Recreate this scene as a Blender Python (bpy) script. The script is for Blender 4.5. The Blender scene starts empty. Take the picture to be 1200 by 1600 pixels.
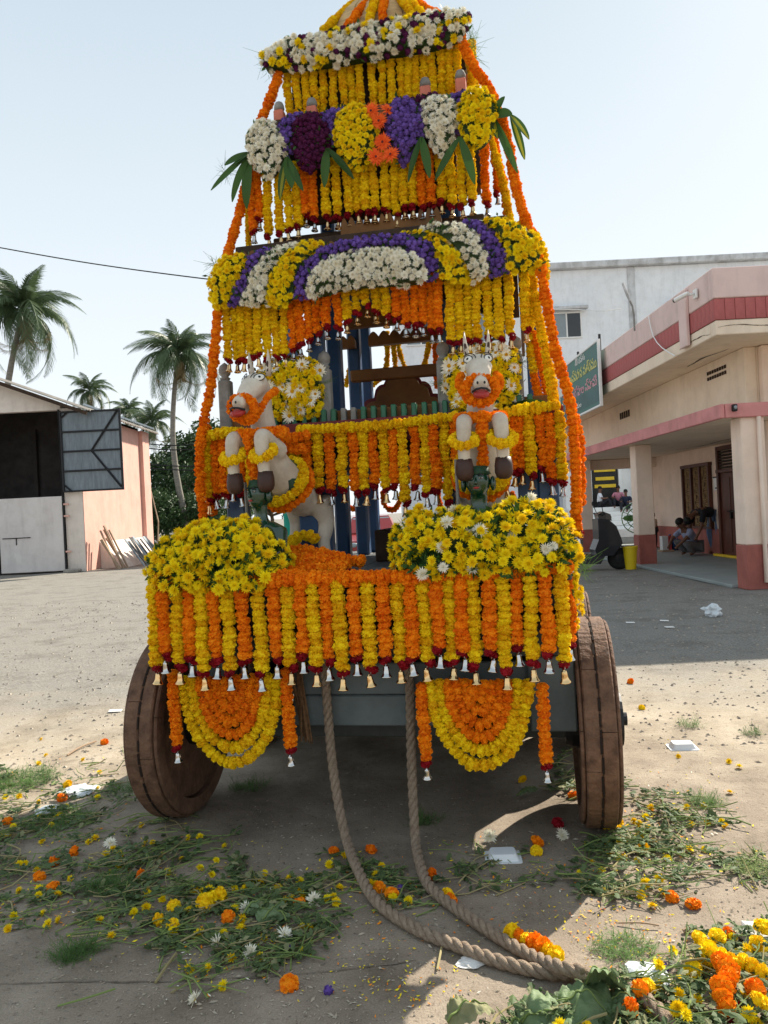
import bpy, bmesh, math, random
from mathutils import Vector, Matrix, Quaternion, noise

sc = bpy.context.scene
col = sc.collection
RD = random.Random(11)
V = Vector
PI = math.pi

# ---------------------------------------------------------------- camera, sky, sun, exposure
CAM_H = 1.5
ROLL = 0.05
cam = bpy.data.cameras.new('camera')
cam.sensor_fit = 'VERTICAL'; cam.sensor_height = 24.0; cam.lens = 18.0
cam.clip_start = 0.05; cam.clip_end = 2000
camo = bpy.data.objects.new('camera', cam); col.objects.link(camo)
camo.matrix_world = Matrix.Translation((0, 0, CAM_H)) @ Matrix.Rotation(PI/2, 4, 'X') @ Matrix.Rotation(-ROLL, 4, 'Z')
sc.camera = camo

SDIR = V((0.79, 0.90, 1.0)).normalized()      # towards the sun
sun_el = math.asin(SDIR.z); sun_az = math.atan2(SDIR.x, SDIR.y)
w = bpy.data.worlds.new('World'); sc.world = w; w.use_nodes = True
wn = w.node_tree.nodes; wl = w.node_tree.links; wn.clear()
wo = wn.new('ShaderNodeOutputWorld'); wb = wn.new('ShaderNodeBackground'); sk = wn.new('ShaderNodeTexSky')
sk.sky_type = 'NISHITA'; sk.sun_disc = False; sk.sun_elevation = sun_el; sk.sun_rotation = sun_az
sk.air_density = 1.0; sk.dust_density = 5.0; sk.ozone_density = 1.0; sk.altitude = 0
wb.inputs['Strength'].default_value = 0.115
# hazy tropical sky: the sky model veiled by an even layer of bright haze, whiter towards the horizon
wt = wn.new('ShaderNodeTexCoord'); ws = wn.new('ShaderNodeSeparateXYZ'); wl.new(wt.outputs['Generated'], ws.inputs[0])
wr = wn.new('ShaderNodeValToRGB'); e_ = wr.color_ramp.elements
e_[0].position = 0.0; e_[0].color = (4.5, 4.7, 4.8, 1); e_[1].position = 0.62; e_[1].color = (2.55, 3.1, 3.55, 1)
k_ = e_.new(.22); k_.color = (3.95, 4.3, 4.55, 1)
wl.new(ws.outputs[2], wr.inputs[0])
wm = wn.new('ShaderNodeMix'); wm.data_type = 'RGBA'; wm.inputs[0].default_value = .97
wl.new(sk.outputs[0], wm.inputs[6]); wl.new(wr.outputs[0], wm.inputs[7])
wl.new(wm.outputs[2], wb.inputs[0]); wl.new(wb.outputs[0], wo.inputs[0])
sl = bpy.data.lights.new('sun', 'SUN'); sl.energy = 4.6; sl.angle = math.radians(0.6); sl.color = (1.0, 0.92, 0.79)
so = bpy.data.objects.new('sun', sl); col.objects.link(so)
so.rotation_euler = SDIR.to_track_quat('Z', 'Y').to_euler()
sc.view_settings.view_transform = 'Standard'; sc.view_settings.look = 'None'
sc.view_settings.exposure = 1.0; sc.view_settings.gamma = 1.0; sc.view_settings.use_curve_mapping = False
sc.cycles.use_denoising = True
sc.cycles.max_bounces = 6; sc.cycles.transparent_max_bounces = 6

# ---------------------------------------------------------------- placing things: sight lines of the camera
CR, SR = math.cos(ROLL), math.sin(ROLL)
def ray(x, y):
    dx, dy = x - 600.0, 800.0 - y
    return (dx*CR + dy*SR)/1200.0, (-dx*SR + dy*CR)/1200.0
def ground(x, y, z=0.0):
    a, c = ray(x, y); d = (z - CAM_H)/c
    return V((a*d, d, z))
def far(x, y, d):
    a, c = ray(x, y)
    return V((a*d, d, CAM_H + c*d))
# the cart's own axes: u along its front, v towards its rear
YAW = -0.1856
CO = V((-0.035, 3.8, 0)); CU = V((math.cos(YAW), math.sin(YAW), 0)); CV = V((-math.sin(YAW), math.cos(YAW), 0))
def C(u, v, z): return CO + CU*u + CV*v + V((0, 0, z))
def cart(x, y, v):
    a, c = ray(x, y)
    r = V((a, 1, 0)); n = CV
    d = (CO.dot(n) + v)/r.dot(n)
    p = r*d
    return (p - CO).dot(CU), CAM_H + c*d
def CP(x, y, v):
    u, z = cart(x, y, v); return C(u, v, z)

# ---------------------------------------------------------------- object helpers
def link(o, parent=None):
    col.objects.link(o)
    if parent is not None: o.parent = parent
    return o
def tag(o, label=None, cat=None, group=None, kind=None):
    if label: o['label'] = label
    if cat: o['category'] = cat
    if group: o['group'] = group
    if kind: o['kind'] = kind
    return o
def thing(name, label, cat, loc=(0, 0, 0), rz=0.0, group=None):
    o = bpy.data.objects.new(name, None); o.empty_display_size = 0.05
    o.location = loc; o.rotation_euler = (0, 0, rz); link(o)
    return tag(o, label, cat, group)
def inst(name, mesh, parent, mat4):
    o = bpy.data.objects.new(name, mesh); link(o, parent); o.matrix_local = mat4
    return o
_ORD = 'first second third fourth fifth sixth seventh eighth ninth tenth eleventh twelfth thirteenth fourteenth fifteenth sixteenth seventeenth eighteenth nineteenth twentieth'.split()
def ordw(i):
    if i < 20: return _ORD[i]
    t = {2: 'twenty', 3: 'thirty', 4: 'forty'}[(i+1)//10]
    return {2: 'twentieth', 3: 'thirtieth', 4: 'fortieth'}[(i+1)//10] if (i+1) % 10 == 0 else t + '-' + _ORD[(i+1) % 10 - 1]

class MB:
    def __init__(s): s.v = []; s.f = []; s.m = []; s.uv = None
    def add(s, vs, fs, m=0):
        b = len(s.v); s.v.extend([tuple(p) for p in vs])
        for f in fs: s.f.append(tuple(b+i for i in f)); s.m.append(m)
    def box(s, c, size, rot=None, m=0, taper=1.0):
        hx, hy, hz = size[0]/2, size[1]/2, size[2]/2
        vs = []
        for z in (-1, 1):
            t = taper if z > 0 else 1.0
            for x, y in ((-1, -1), (1, -1), (1, 1), (-1, 1)): vs.append(V((x*hx*t, y*hy*t, z*hz)))
        if rot is not None: vs = [rot @ p for p in vs]
        c = V(c); vs = [p + c for p in vs]
        s.add(vs, [(3, 2, 1, 0), (4, 5, 6, 7), (0, 1, 5, 4), (1, 2, 6, 5), (2, 3, 7, 6), (3, 0, 4, 7)], m)
    def cham(s, lo, hi, b=0.006, m=0):      # box with chamfered vertical and horizontal edges
        lo = V(lo); hi = V(hi); c = (lo+hi)/2; h = (hi-lo)/2
        b = min(b, h.x*.45, h.y*.45, h.z*.45)
        vs = []; idx = {}
        for sx in (-1, 1):
            for sy in (-1, 1):
                for sz in (-1, 1):
                    for ax in range(3):
                        p = V((sx*h.x, sy*h.y, sz*h.z))
                        for k in range(3):
                            if k != ax: p[k] -= (sx, sy, sz)[k]*b
                        idx[(sx, sy, sz, ax)] = len(vs); vs.append(c+p)
        fs = []
        def q(keys):
            pts = [vs[idx[k]] for k in keys]; n = (pts[1]-pts[0]).cross(pts[2]-pts[0]); cen = sum(pts, V())/len(pts) - c
            ids = [idx[k] for k in keys]
            fs.append(tuple(ids if n.dot(cen) > 0 else ids[::-1]))
        S = (-1, 1)
        for sg in S:
            q([(sg, a, d, 0) for a, d in ((-1, -1), (1, -1), (1, 1), (-1, 1))])
            q([(a, sg, d, 1) for a, d in ((-1, -1), (1, -1), (1, 1), (-1, 1))])
            q([(a, d, sg, 2) for a, d in ((-1, -1), (1, -1), (1, 1), (-1, 1))])
        for a in S:
            for d in S:
                q([(a, d, -1, 0), (a, d, 1, 0), (a, d, 1, 1), (a, d, -1, 1)])
                q([(a, -1, d, 0), (a, 1, d, 0), (a, 1, d, 2), (a, -1, d, 2)])
                q([(-1, a, d, 1), (1, a, d, 1), (1, a, d, 2), (-1, a, d, 2)])
                for e in S: q([(a, d, e, 0), (a, d, e, 1), (a, d, e, 2)])
        s.add(vs, fs, m)
    def tube(s, pts, rad, n=8, m=0, caps=True, flat=None):
        pts = [V(p) for p in pts]
        if not hasattr(rad, '__len__'): rad = [rad]*len(pts)
        t0 = (pts[1]-pts[0]).normalized()
        up = V((0, 0, 1)) if abs(t0.z) < .9 else V((1, 0, 0))
        x = t0.cross(up).normalized(); vs = []; fs = []
        for i, p in enumerate(pts):
            t = (pts[min(i+1, len(pts)-1)] - pts[max(i-1, 0)])
            t = t.normalized() if t.length > 1e-9 else t0
            x = (x - t*x.dot(t)); x = x.normalized() if x.length > 1e-6 else t.orthogonal().normalized()
            y = t.cross(x)
            for k in range(n):
                a = 2*PI*k/n
                vs.append(p + (x*math.cos(a) + y*math.sin(a)*(flat or 1))*rad[i])
        for i in range(len(pts)-1):
            for k in range(n):
                a, b = i*n+k, i*n+(k+1) % n
                fs.append((a, b, b+n, a+n))
        if caps and n > 2:
            fs.append(tuple(range(n-1, -1, -1))); fs.append(tuple(range((len(pts)-1)*n, len(pts)*n)))
        s.add(vs, fs, m)
    def lathe(s, prof, n=16, mat4=None, m=0):
        vs = []; fs = []
        for r, z in prof:
            for k in range(n):
                a = 2*PI*k/n; p = V((r*math.cos(a), r*math.sin(a), z)); vs.append(mat4 @ p if mat4 else p)
        for i in range(len(prof)-1):
            for k in range(n):
                a, b = i*n+k, i*n+(k+1) % n
                fs.append((a, b, b+n, a+n))
        if prof[0][0] > 1e-4: fs.append(tuple(range(n-1, -1, -1)))
        if prof[-1][0] > 1e-4: fs.append(tuple(range((len(prof)-1)*n, len(prof)*n)))
        s.add(vs, fs, m)
    def ball(s, c, r, n=10, m=0, rot=None):
        if not hasattr(r, '__len__'): r = (r, r, r)
        k = max(4, n//2); vs = []; fs = []; c = V(c)
        for i in range(k+1):
            th = PI*i/k
            for j in range(n):
                a = 2*PI*j/n; p = V((r[0]*math.sin(th)*math.cos(a), r[1]*math.sin(th)*math.sin(a), r[2]*math.cos(th)))
                vs.append((rot @ p if rot else p) + c)
        for i in range(k):
            for j in range(n):
                a, b = i*n+j, i*n+(j+1) % n
                fs.append((a, a+n, b+n, b))
        s.add(vs, fs, m)
    def prism(s, poly, axis, lo, hi, m=0):        # poly 2D, extruded along axis ('x','y','z')
        def P(p, h): return {'x': V((h, p[0], p[1])), 'y': V((p[0], h, p[1])), 'z': V((p[0], p[1], h))}[axis]
        n = len(poly); vs = [P(p, lo) for p in poly] + [P(p, hi) for p in poly]
        fs = [tuple(range(n)), tuple(range(2*n-1, n-1, -1))] + [(i, i+n, (i+1) % n + n, (i+1) % n) for i in range(n)]
        s.add(vs, fs, m)
    def quad(s, a, b, c, d, m=0): s.add([a, b, c, d], [(0, 1, 2, 3)], m)
    def mesh(s, name, mats, smooth=False, fixn=False):
        me = bpy.data.meshes.new(name); me.from_pydata(s.v, [], s.f)
        for mm in (mats if isinstance(mats, (list, tuple)) else [mats]): me.materials.append(mm)
        me.polygons.foreach_set('material_index', s.m)
        if smooth: me.polygons.foreach_set('use_smooth', [True]*len(s.f))
        if fixn:
            bm = bmesh.new(); bm.from_mesh(me); bmesh.ops.recalc_face_normals(bm, faces=bm.faces); bm.to_mesh(me); bm.free()
        me.update()
        return me
    def build(s, name, mats, parent=None, smooth=False, loc=None, kind=None, fixn=True):
        o = bpy.data.objects.new(name, s.mesh(name, mats, smooth, fixn)); link(o, parent)
        if loc is not None: o.location = loc
        if kind: o['kind'] = kind
        return o

def catmull(pts, step=0.01, closed=False):
    pts = [V(p) for p in pts]; n = len(pts); out = []
    segs = n if closed else n-1
    for i in range(segs):
        if closed: p0, p1, p2, p3 = pts[(i-1) % n], pts[i], pts[(i+1) % n], pts[(i+2) % n]
        else:
            p1, p2 = pts[i], pts[i+1]; p0 = pts[i-1] if i else p1*2-p2; p3 = pts[i+2] if i+2 < n else p2*2-p1
        k = max(2, int((p2-p1).length/step)+1)
        for j in range(k):
            t = j/k; t2 = t*t; t3 = t2*t
            out.append(0.5*((2*p1) + (p2-p0)*t + (2*p0-5*p1+4*p2-p3)*t2 + (3*p1-p0-3*p2+p3)*t3))
    out.append(pts[0].copy() if closed else pts[-1].copy())
    return out
def resample(pts, sp, closed=False):
    L = [0.0]
    for a, b in zip(pts, pts[1:]): L.append(L[-1] + (b-a).length)
    n = max(1, round(L[-1]/sp)); out = []; j = 0
    for i in range(n if closed else n+1):
        t = L[-1]*i/n
        while j < len(L)-2 and L[j+1] < t: j += 1
        d = L[j+1]-L[j]; k = (t-L[j])/d if d > 1e-9 else 0
        p = pts[j].lerp(pts[j+1], min(1, k)); tg = (pts[min(j+2, len(pts)-1)] - pts[max(j-1, 0)])
        out.append((p, tg.normalized() if tg.length > 1e-9 else V((0, 0, -1))))
    return out

# ---------------------------------------------------------------- materials
def newmat(name):
    m = bpy.data.materials.new(name); m.use_nodes = True
    return m, m.node_tree.nodes, m.node_tree.links, m.node_tree.nodes['Principled BSDF']
def ramp(n, stops):
    r = n.new('ShaderNodeValToRGB'); e = r.color_ramp.elements
    while len(e) > 1: e.remove(e[-1])
    e[0].position, e[0].color = stops[0][0], (*stops[0][1], 1)
    for p, c in stops[1:]:
        k = e.new(p); k.color = (*c, 1)
    return r
def mat(name, c, rough=.7, var=.15, scale=8.0, metal=0.0, bump=0.0, bscale=60.0, c2=None, spec=.3, stretch=None, coat=0, streak=0):
    m, n, l, p = newmat(name)
    tc = n.new('ShaderNodeTexCoord'); src = tc.outputs['Object']
    if stretch:
        mp = n.new('ShaderNodeMapping'); mp.inputs['Scale'].default_value = stretch; l.new(src, mp.inputs[0]); src = mp.outputs[0]
    nz = n.new('ShaderNodeTexNoise'); nz.inputs['Scale'].default_value = scale; nz.inputs['Detail'].default_value = 6; nz.inputs['Roughness'].default_value = .65
    l.new(src, nz.inputs['Vector'])
    lo = c2 if c2 else tuple(x*(1-var) for x in c)
    hi = c if c2 else tuple(min(1, x*(1+var)) for x in c)
    r = ramp(n, [(.32, lo), (.68, hi)]); l.new(nz.outputs['Fac'], r.inputs[0]); out = r.outputs[0]
    if streak:      # rain streaks running down and blotchy patches of old paint
        for sc_, stops in (((1.5, 1.5, .28), [(.36, (1-streak*.75,)*3), (.50, (1, 1, 1))]), ((.9, .9, .9), [(.38, (1-streak*.6, 1-streak*.65, 1-streak*.7)), (.52, (1, 1, 1))])):
            mp2 = n.new('ShaderNodeMapping'); mp2.inputs['Scale'].default_value = sc_; l.new(tc.outputs['Object'], mp2.inputs[0])
            n3 = n.new('ShaderNodeTexNoise'); n3.inputs['Scale'].default_value = 2.2; n3.inputs['Detail'].default_value = 8; n3.inputs['Roughness'].default_value = .7; l.new(mp2.outputs[0], n3.inputs['Vector'])
            r3 = ramp(n, stops); l.new(n3.outputs['Fac'], r3.inputs[0])
            mx = n.new('ShaderNodeMix'); mx.data_type = 'RGBA'; mx.blend_type = 'MULTIPLY'; mx.inputs[0].default_value = 1
            l.new(out, mx.inputs[6]); l.new(r3.outputs[0], mx.inputs[7]); out = mx.outputs[2]
    l.new(out, p.inputs['Base Color'])
    p.inputs['Roughness'].default_value = rough; p.inputs['Metallic'].default_value = metal; p.inputs['Specular IOR Level'].default_value = spec
    if coat: p.inputs['Coat Weight'].default_value = coat
    if bump:
        b = n.new('ShaderNodeBump'); b.inputs['Strength'].default_value = bump; b.inputs['Distance'].default_value = .01
        n2 = n.new('ShaderNodeTexNoise'); n2.inputs['Scale'].default_value = bscale; n2.inputs['Detail'].default_value = 5
        l.new(src, n2.inputs['Vector']); l.new(n2.outputs['Fac'], b.inputs['Height']); l.new(b.outputs[0], p.inputs['Normal'])
    return m
def petal(name, c, c2, tr=.10, rough=.75):      # thin petals let light through; hue shifts from flower to flower
    m, n, l, p = newmat(name)
    oi = n.new('ShaderNodeObjectInfo'); gm = n.new('ShaderNodeNewGeometry')
    ad = n.new('ShaderNodeMath'); ad.operation = 'MULTIPLY_ADD'; ad.inputs[1].default_value = .45
    mu = n.new('ShaderNodeMath'); mu.operation = 'MULTIPLY'; mu.inputs[1].default_value = .55
    l.new(oi.outputs['Random'], mu.inputs[0]); l.new(gm.outputs['Random Per Island'], ad.inputs[0]); l.new(mu.outputs[0], ad.inputs[2])
    r = ramp(n, [(0.05, c2), (.6, c), (1, tuple(min(1, x*1.12) for x in c))]); l.new(ad.outputs[0], r.inputs[0])
    l.new(r.outputs[0], p.inputs['Base Color']); p.inputs['Roughness'].default_value = rough; p.inputs['Specular IOR Level'].default_value = .2
    t = n.new('ShaderNodeBsdfTranslucent'); l.new(r.outputs[0], t.inputs[0])
    mx = n.new('ShaderNodeMixShader'); mx.inputs[0].default_value = tr
    l.new(p.outputs[0], mx.inputs[1]); l.new(t.outputs[0], mx.inputs[2]); l.new(mx.outputs[0], n['Material Output'].inputs['Surface'])
    return m
M = {}
M['mari_y'] = petal('marigold_yellow', (.95, .70, .010), (.86, .47, .005))
M['mari_o'] = petal('marigold_orange', (.96, .32, .006), (.84, .17, .004))
M['mum_y'] = petal('chrysanthemum_yellow', (.95, .76, .010), (.90, .58, .005))
M['mum_eye'] = petal('chrysanthemum_eye', (.75, .42, .006), (.55, .25, .004), .1)
M['mum_w'] = petal('chrysanthemum_white', (.91, .88, .77), (.86, .80, .62))
M['aster'] = petal('aster_violet', (.17, .095, .40), (.075, .035, .20))
M['burg'] = petal('burgundy_bloom', (.10, .012, .07), (.05, .006, .035), .12)
M['gerb'] = petal('gerbera_orange', (.92, .17, .03), (.85, .10, .02))
M['rose'] = petal('red_rose', (.30, .006, .014), (.18, .003, .010), .12, .6)
M['leaf'] = petal('leaf_green', (.05, .115, .025), (.025, .06, .015), .15, .5)
M['leafdark'] = mat('dark_leaf', (.025, .05, .012), .7, .4, 40)
M['leafyel'] = petal('leaf_variegation', (.34, .33, .03), (.16, .20, .02), .2, .45)
M['stem'] = petal('cut_stem', (.22, .29, .09), (.12, .18, .05), .1)
M['straw'] = petal('dry_stem', (.38, .32, .16), (.24, .2, .09), .1)
M['fern'] = petal('fern_green', (.12, .22, .06), (.07, .14, .035), .25)
M['banana'] = mat('banana_leaf', (.165, .225, .115), .62, .35, 9, spec=.3, c2=(.10, .16, .06), bump=.8, bscale=22, stretch=(1, 3, 1))
M['silver'] = mat('silver_bell', (.56, .55, .53), .14, .08, 30, 1.0)
M['gold'] = mat('gold_bell', (.78, .52, .25), .16, .1, 30, 1.0)
M['thread'] = mat('white_thread', (.7, .66, .55), .8)
M['wheelwood'] = mat('wheel_wood', (.21, .115, .07), .8, .45, 14, bump=.9, bscale=45, c2=(.085, .045, .028), streak=.35)
M['crack'] = mat('wood_crack', (.02, .013, .01), .95)
M['iron'] = mat('dark_iron', (.03, .03, .032), .5, .3, 20, .6)
M['greypaint'] = mat('grey_blue_paint', (.15, .18, .185), .6, .3, 6, bump=.15, bscale=40, c2=(.10, .125, .13))
M['darkgrey'] = mat('dark_grey_paint', (.055, .062, .06), .6, .3, 6)
M['blue'] = mat('navy_paint', (.02, .075, .19), .4, .3, 5, spec=.5, c2=(.014, .048, .12), bump=.15, bscale=25)
M['maroon'] = mat('maroon_paint', (.16, .022, .025), .55, .25, 10)
M['brown'] = mat('ochre_brown_paint', (.24, .105, .025), .55, .25, 6, c2=(.15, .06, .016), bump=.15, bscale=25)
M['ochre'] = mat('ochre_tile', (.20, .085, .016), .55, .25, 7, c2=(.11, .045, .010))
M['darkwood'] = mat('shadowed_wood', (.045, .026, .016), .8, .4, 9)  # brown darkened to stand for the shadow behind the hanging strands
M['greenpaint'] = mat('green_paint', (.012, .115, .055), .4, .25, 12, spec=.5)
M['stonegrey'] = mat('weathered_grey_post', (.30, .29, .27), .85, .4, 14, bump=.3, bscale=50, c2=(.17, .165, .15))
M['salmon'] = mat('salmon_post', (.55, .17, .11), .7, .2, 12)
M['palewood'] = mat('pale_wood', (.52, .36, .17), .7, .3, 10, stretch=(1, 1, 6))
M['deck'] = mat('deck_boards', (.10, .105, .105), .6, .4, 7)
M['rope'] = mat('rope_fibre', (.44, .34, .25), .9, .35, 60, bump=1.0, bscale=300, c2=(.28, .205, .145))
M['twine'] = mat('coir_twine', (.16, .09, .045), .95, .4, 60)
# ---------------------------------------------------------------- the setting
def ground_material():
    m, n, l, p = newmat('yard_ground')
    g = n.new('ShaderNodeNewGeometry'); sx = n.new('ShaderNodeSeparateXYZ'); l.new(g.outputs['Position'], sx.inputs[0])
    def nz(s, d=8, r=.6):
        t = n.new('ShaderNodeTexNoise'); t.inputs['Scale'].default_value = s; t.inputs['Detail'].default_value = d; t.inputs['Roughness'].default_value = r
        l.new(g.outputs['Position'], t.inputs['Vector']); return t
    def mix(f, a, b, mode='MIX', k=None):
        x = n.new('ShaderNodeMix'); x.data_type = 'RGBA'; x.blend_type = mode
        if isinstance(f, float): x.inputs[0].default_value = f
        else: l.new(f, x.inputs[0])
        for i, c in ((6, a), (7, b)):
            if isinstance(c, tuple): x.inputs[i].default_value = (*c, 1)
            else: l.new(c, x.inputs[i])
        return x.outputs[2]
    def rng(src, a, b):
        r = n.new('ShaderNodeMapRange'); r.inputs[1].default_value = a; r.inputs[2].default_value = b; l.new(src, r.inputs[0]); return r.outputs[0]
    def math_(op, a, b):
        x = n.new('ShaderNodeMath'); x.operation = op
        for i, c in ((0, a), (1, b)):
            if isinstance(c, float): x.inputs[i].default_value = c
            else: l.new(c, x.inputs[i])
        return x.outputs[0]
    big = nz(.55).outputs['Fac']; mid = nz(3.5).outputs['Fac']; fine = nz(38, 6, .7).outputs['Fac']; grain = nz(150, 4, .8).outputs['Fac']
    sand = ramp(n, [(.3, (.35, .288, .215)), (.55, (.435, .366, .278)), (.75, (.50, .427, .335))]); l.new(mid, sand.inputs[0])
    conc = ramp(n, [(.28, (.225, .182, .138)), (.5, (.305, .250, .194)), (.72, (.38, .316, .248))]); l.new(mid, conc.inputs[0])
    # worn concrete near the cart, sand further out
    yy = math_('ADD', sx.outputs['Y'], math_('MULTIPLY', math_('SUBTRACT', big, .5), 3.2))
    yy = math_('ADD', yy, math_('MULTIPLY', math_('SUBTRACT', mid, .5), 1.6))
    c1 = mix(rng(yy, 3.9, 5.3), conc.outputs[0], sand.outputs[0])
    # gravel: dark stones strewn over the sand beyond
    grav = ramp(n, [(.35, (.08, .078, .075)), (.5, (.20, .195, .183)), (.66, (.35, .335, .305))]); l.new(nz(44, 8, .85).outputs['Fac'], grav.inputs[0])
    gm = math_('MULTIPLY', rng(yy, 5.2, 7.4), .82)
    c2 = mix(gm, c1, grav.outputs[0])
    # stains and specks
    st = ramp(n, [(.36, (.55, .53, .50)), (.5, (1, 1, 1))]); l.new(nz(1.7, 6, .7).outputs['Fac'], st.inputs[0])
    c3 = mix(.55, c2, st.outputs[0], 'MULTIPLY')
    sp = ramp(n, [(.33, (.30, .27, .25)), (.43, (1, 1, 1)), (.62, (1, 1, 1)), (.74, (1.35, 1.3, 1.2))]); l.new(fine, sp.inputs[0])
    c4 = mix(.7, c3, sp.outputs[0], 'MULTIPLY')
    gr = ramp(n, [(.3, (.6, .6, .6)), (.7, (1.3, 1.3, 1.3))]); l.new(grain, gr.inputs[0])
    c5 = mix(.8, c4, gr.outputs[0], 'MULTIPLY')
    l.new(c5, p.inputs['Base Color']); p.inputs['Roughness'].default_value = .92; p.inputs['Specular IOR Level'].default_value = .15
    b = n.new('ShaderNodeBump'); b.inputs['Strength'].default_value = .55; b.inputs['Distance'].default_value = .02
    h = math_('ADD', math_('MULTIPLY', fine, .6), math_('MULTIPLY', grain, .35)); h = math_('ADD', h, math_('MULTIPLY', mid, 1.2))
    l.new(h, b.inputs['Height']); l.new(b.outputs[0], p.inputs['Normal'])
    return m
M['ground'] = ground_material()

mb = MB()
def gz(x, y): return 0.018*(noise.noise(V((x*.7, y*.7, 0))) + .5*noise.noise(V((x*2.1, y*2.1, 3))))*min(1, max(0, (y-5.6)/3))
xs = [-300, -120, -60, -30] + [-16 + .5*i for i in range(65)] + [30, 60, 120, 300]
ys = [-60, -20, -6] + [-2 + .5*i for i in range(70)] + [45, 70, 120, 300, 600]
for y in ys:
    for x in xs: mb.v.append((x, y, gz(x, y) if abs(x) < 17 and y < 33 else 0))
nx = len(xs)
for j in range(len(ys)-1):
    for i in range(nx-1): mb.f.append((j*nx+i, j*nx+i+1, (j+1)*nx+i+1, (j+1)*nx+i)); mb.m.append(0)
tag(mb.build('ground', M['ground'], smooth=True, fixn=False), kind='structure')

# expansion joints and cracks of the old concrete: thin strips of dirt filling them, just proud of the slab
M['joint'] = mat('joint_dirt', (.19, .155, .12), .95, .4, 20)
mb = MB()
for line in ([(-20, 1538), (120, 1533), (250, 1534), (430, 1524), (560, 1512), (650, 1500)], [(1010, 1492), (1090, 1480), (1200, 1466), (1230, 1464)],
             [(-20, 1214), (70, 1196), (150, 1180), (210, 1160)]):
    P = [p for p, t in resample(catmull([ground(x, y, .0035) for x, y in line], .02), .03)]
    for a, b in zip(P, P[1:]):
        wdt = .0012 + .005*abs(noise.noise(a*9)); o = V((noise.noise(a*13)*.006, noise.noise(a*11)*.008, 0))
        o2 = V((noise.noise(b*13)*.006, noise.noise(b*11)*.008, 0)); wv = V((0, wdt, 0))
        mb.quad(a+o-wv, b+o2-wv, b+o2+wv, a+o+wv)
tag(mb.build('pavement_joint', M['joint'], fixn=False), kind='structure')

# loose stones on the gravel, joined: nobody could count them
M['pebble'] = petal('pebble_stone', (.44, .38, .31), (.22, .19, .16), 0.0, .9)
mb = MB(); rp = random.Random(5)
for i in range(5200):
    y = 4.6 + rp.random()**1.6*11; x = rp.uniform(-.72*y-.3, .72*y+.3)
    if y < 6 and abs(x) < 1.5: continue
    if y > 11.5 and x > 5.2: continue
    s = rp.uniform(.004, .013)*(1 + .06*y); a = rp.uniform(0, 6.28)
    c = V((x, y, gz(x, y)))
    pts = [c + V((math.cos(a+k*2.09+rp.uniform(-.4, .4))*s*1.3, math.sin(a+k*2.09)*s*1.1, 0)) for k in range(3)] + [c + V((rp.uniform(-.3, .3)*s, 0, s*rp.uniform(.5, 1)))]
    mb.add(pts, [(0, 1, 3), (1, 2, 3), (2, 0, 3)])
tag(mb.build('gravel', M['pebble'], fixn=False), label='small loose stones strewn over the gravel yard', cat='gravel', kind='stuff')

# ---------------------------------------------------------------- shed on the left
M['shedpink'] = mat('shed_pink_plaster', (.70, .40, .325), .85, .07, 1.5, bump=.1, bscale=30, streak=.10)
M['shedwhite'] = mat('shed_white_door', (.72, .67, .64), .6, .08, 1.2, c2=(.62, .56, .53), streak=.12)
M['shedcream'] = mat('shed_cream_plaster', (.72, .64, .57), .85, .08, 1.5, streak=.14)
M['steelgrey'] = mat('galvanised_sheet', (.21, .245, .27), .5, .3, 4, .3, c2=(.13, .155, .175), stretch=(3, 1, .5))
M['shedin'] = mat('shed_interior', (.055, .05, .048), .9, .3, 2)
M['asbestos'] = mat('cement_roof_sheet', (.36, .33, .29), .9, .3, 3, c2=(.22, .20, .18))
shed = thing('storage_shed', 'tall pink storage shed with open dark upper doorway and sloping sheet roof', 'shed', (-10.2, 26, 0))
def sb(mb, lo, hi, m=0): mb.cham(V(lo) - V((-10.2, 26, 0)), V(hi) - V((-10.2, 26, 0)), .01, m)
def roofz(x): return 5.52 - .40*(x + 9.9)
mb = MB()
mb.prism([(-6.8, 0.0), (-5.5, 0.0), (-5.5, 8.0), (-6.8, 8.0)], 'y', 0, .25)
sb(mb, (-10.78, 26, 0), (-10.16, 26.25, 5.55))
mb.prism([(-5.5, 5.5), (-.58, 5.5), (-.58, roofz(-10.78)-.1), (-5.5, roofz(-15.7)-.1)], 'y', 0.0, .25)
mb.build('front_wall', M['shedcream'], shed)
mb = MB(); sb(mb, (-10.41, 26.255, 0), (-10.15, 33.2, 5.42)); sb(mb, (-10.15, 32.3, 0), (-10.0, 33.2, 5.42))
sb(mb, (-10.15, 26.0, 0), (-10.145, 26.26, 5.5))
mb.build('side_wall', M['shedpink'], shed)
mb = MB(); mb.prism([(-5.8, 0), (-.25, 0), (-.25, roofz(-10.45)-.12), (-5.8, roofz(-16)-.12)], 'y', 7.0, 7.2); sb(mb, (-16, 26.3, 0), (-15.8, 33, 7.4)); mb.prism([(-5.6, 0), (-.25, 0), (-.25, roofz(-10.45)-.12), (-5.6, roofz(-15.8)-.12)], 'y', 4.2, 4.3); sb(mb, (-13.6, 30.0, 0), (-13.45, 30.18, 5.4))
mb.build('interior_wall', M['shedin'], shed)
mb = MB()     # corrugated roof sheets
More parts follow.
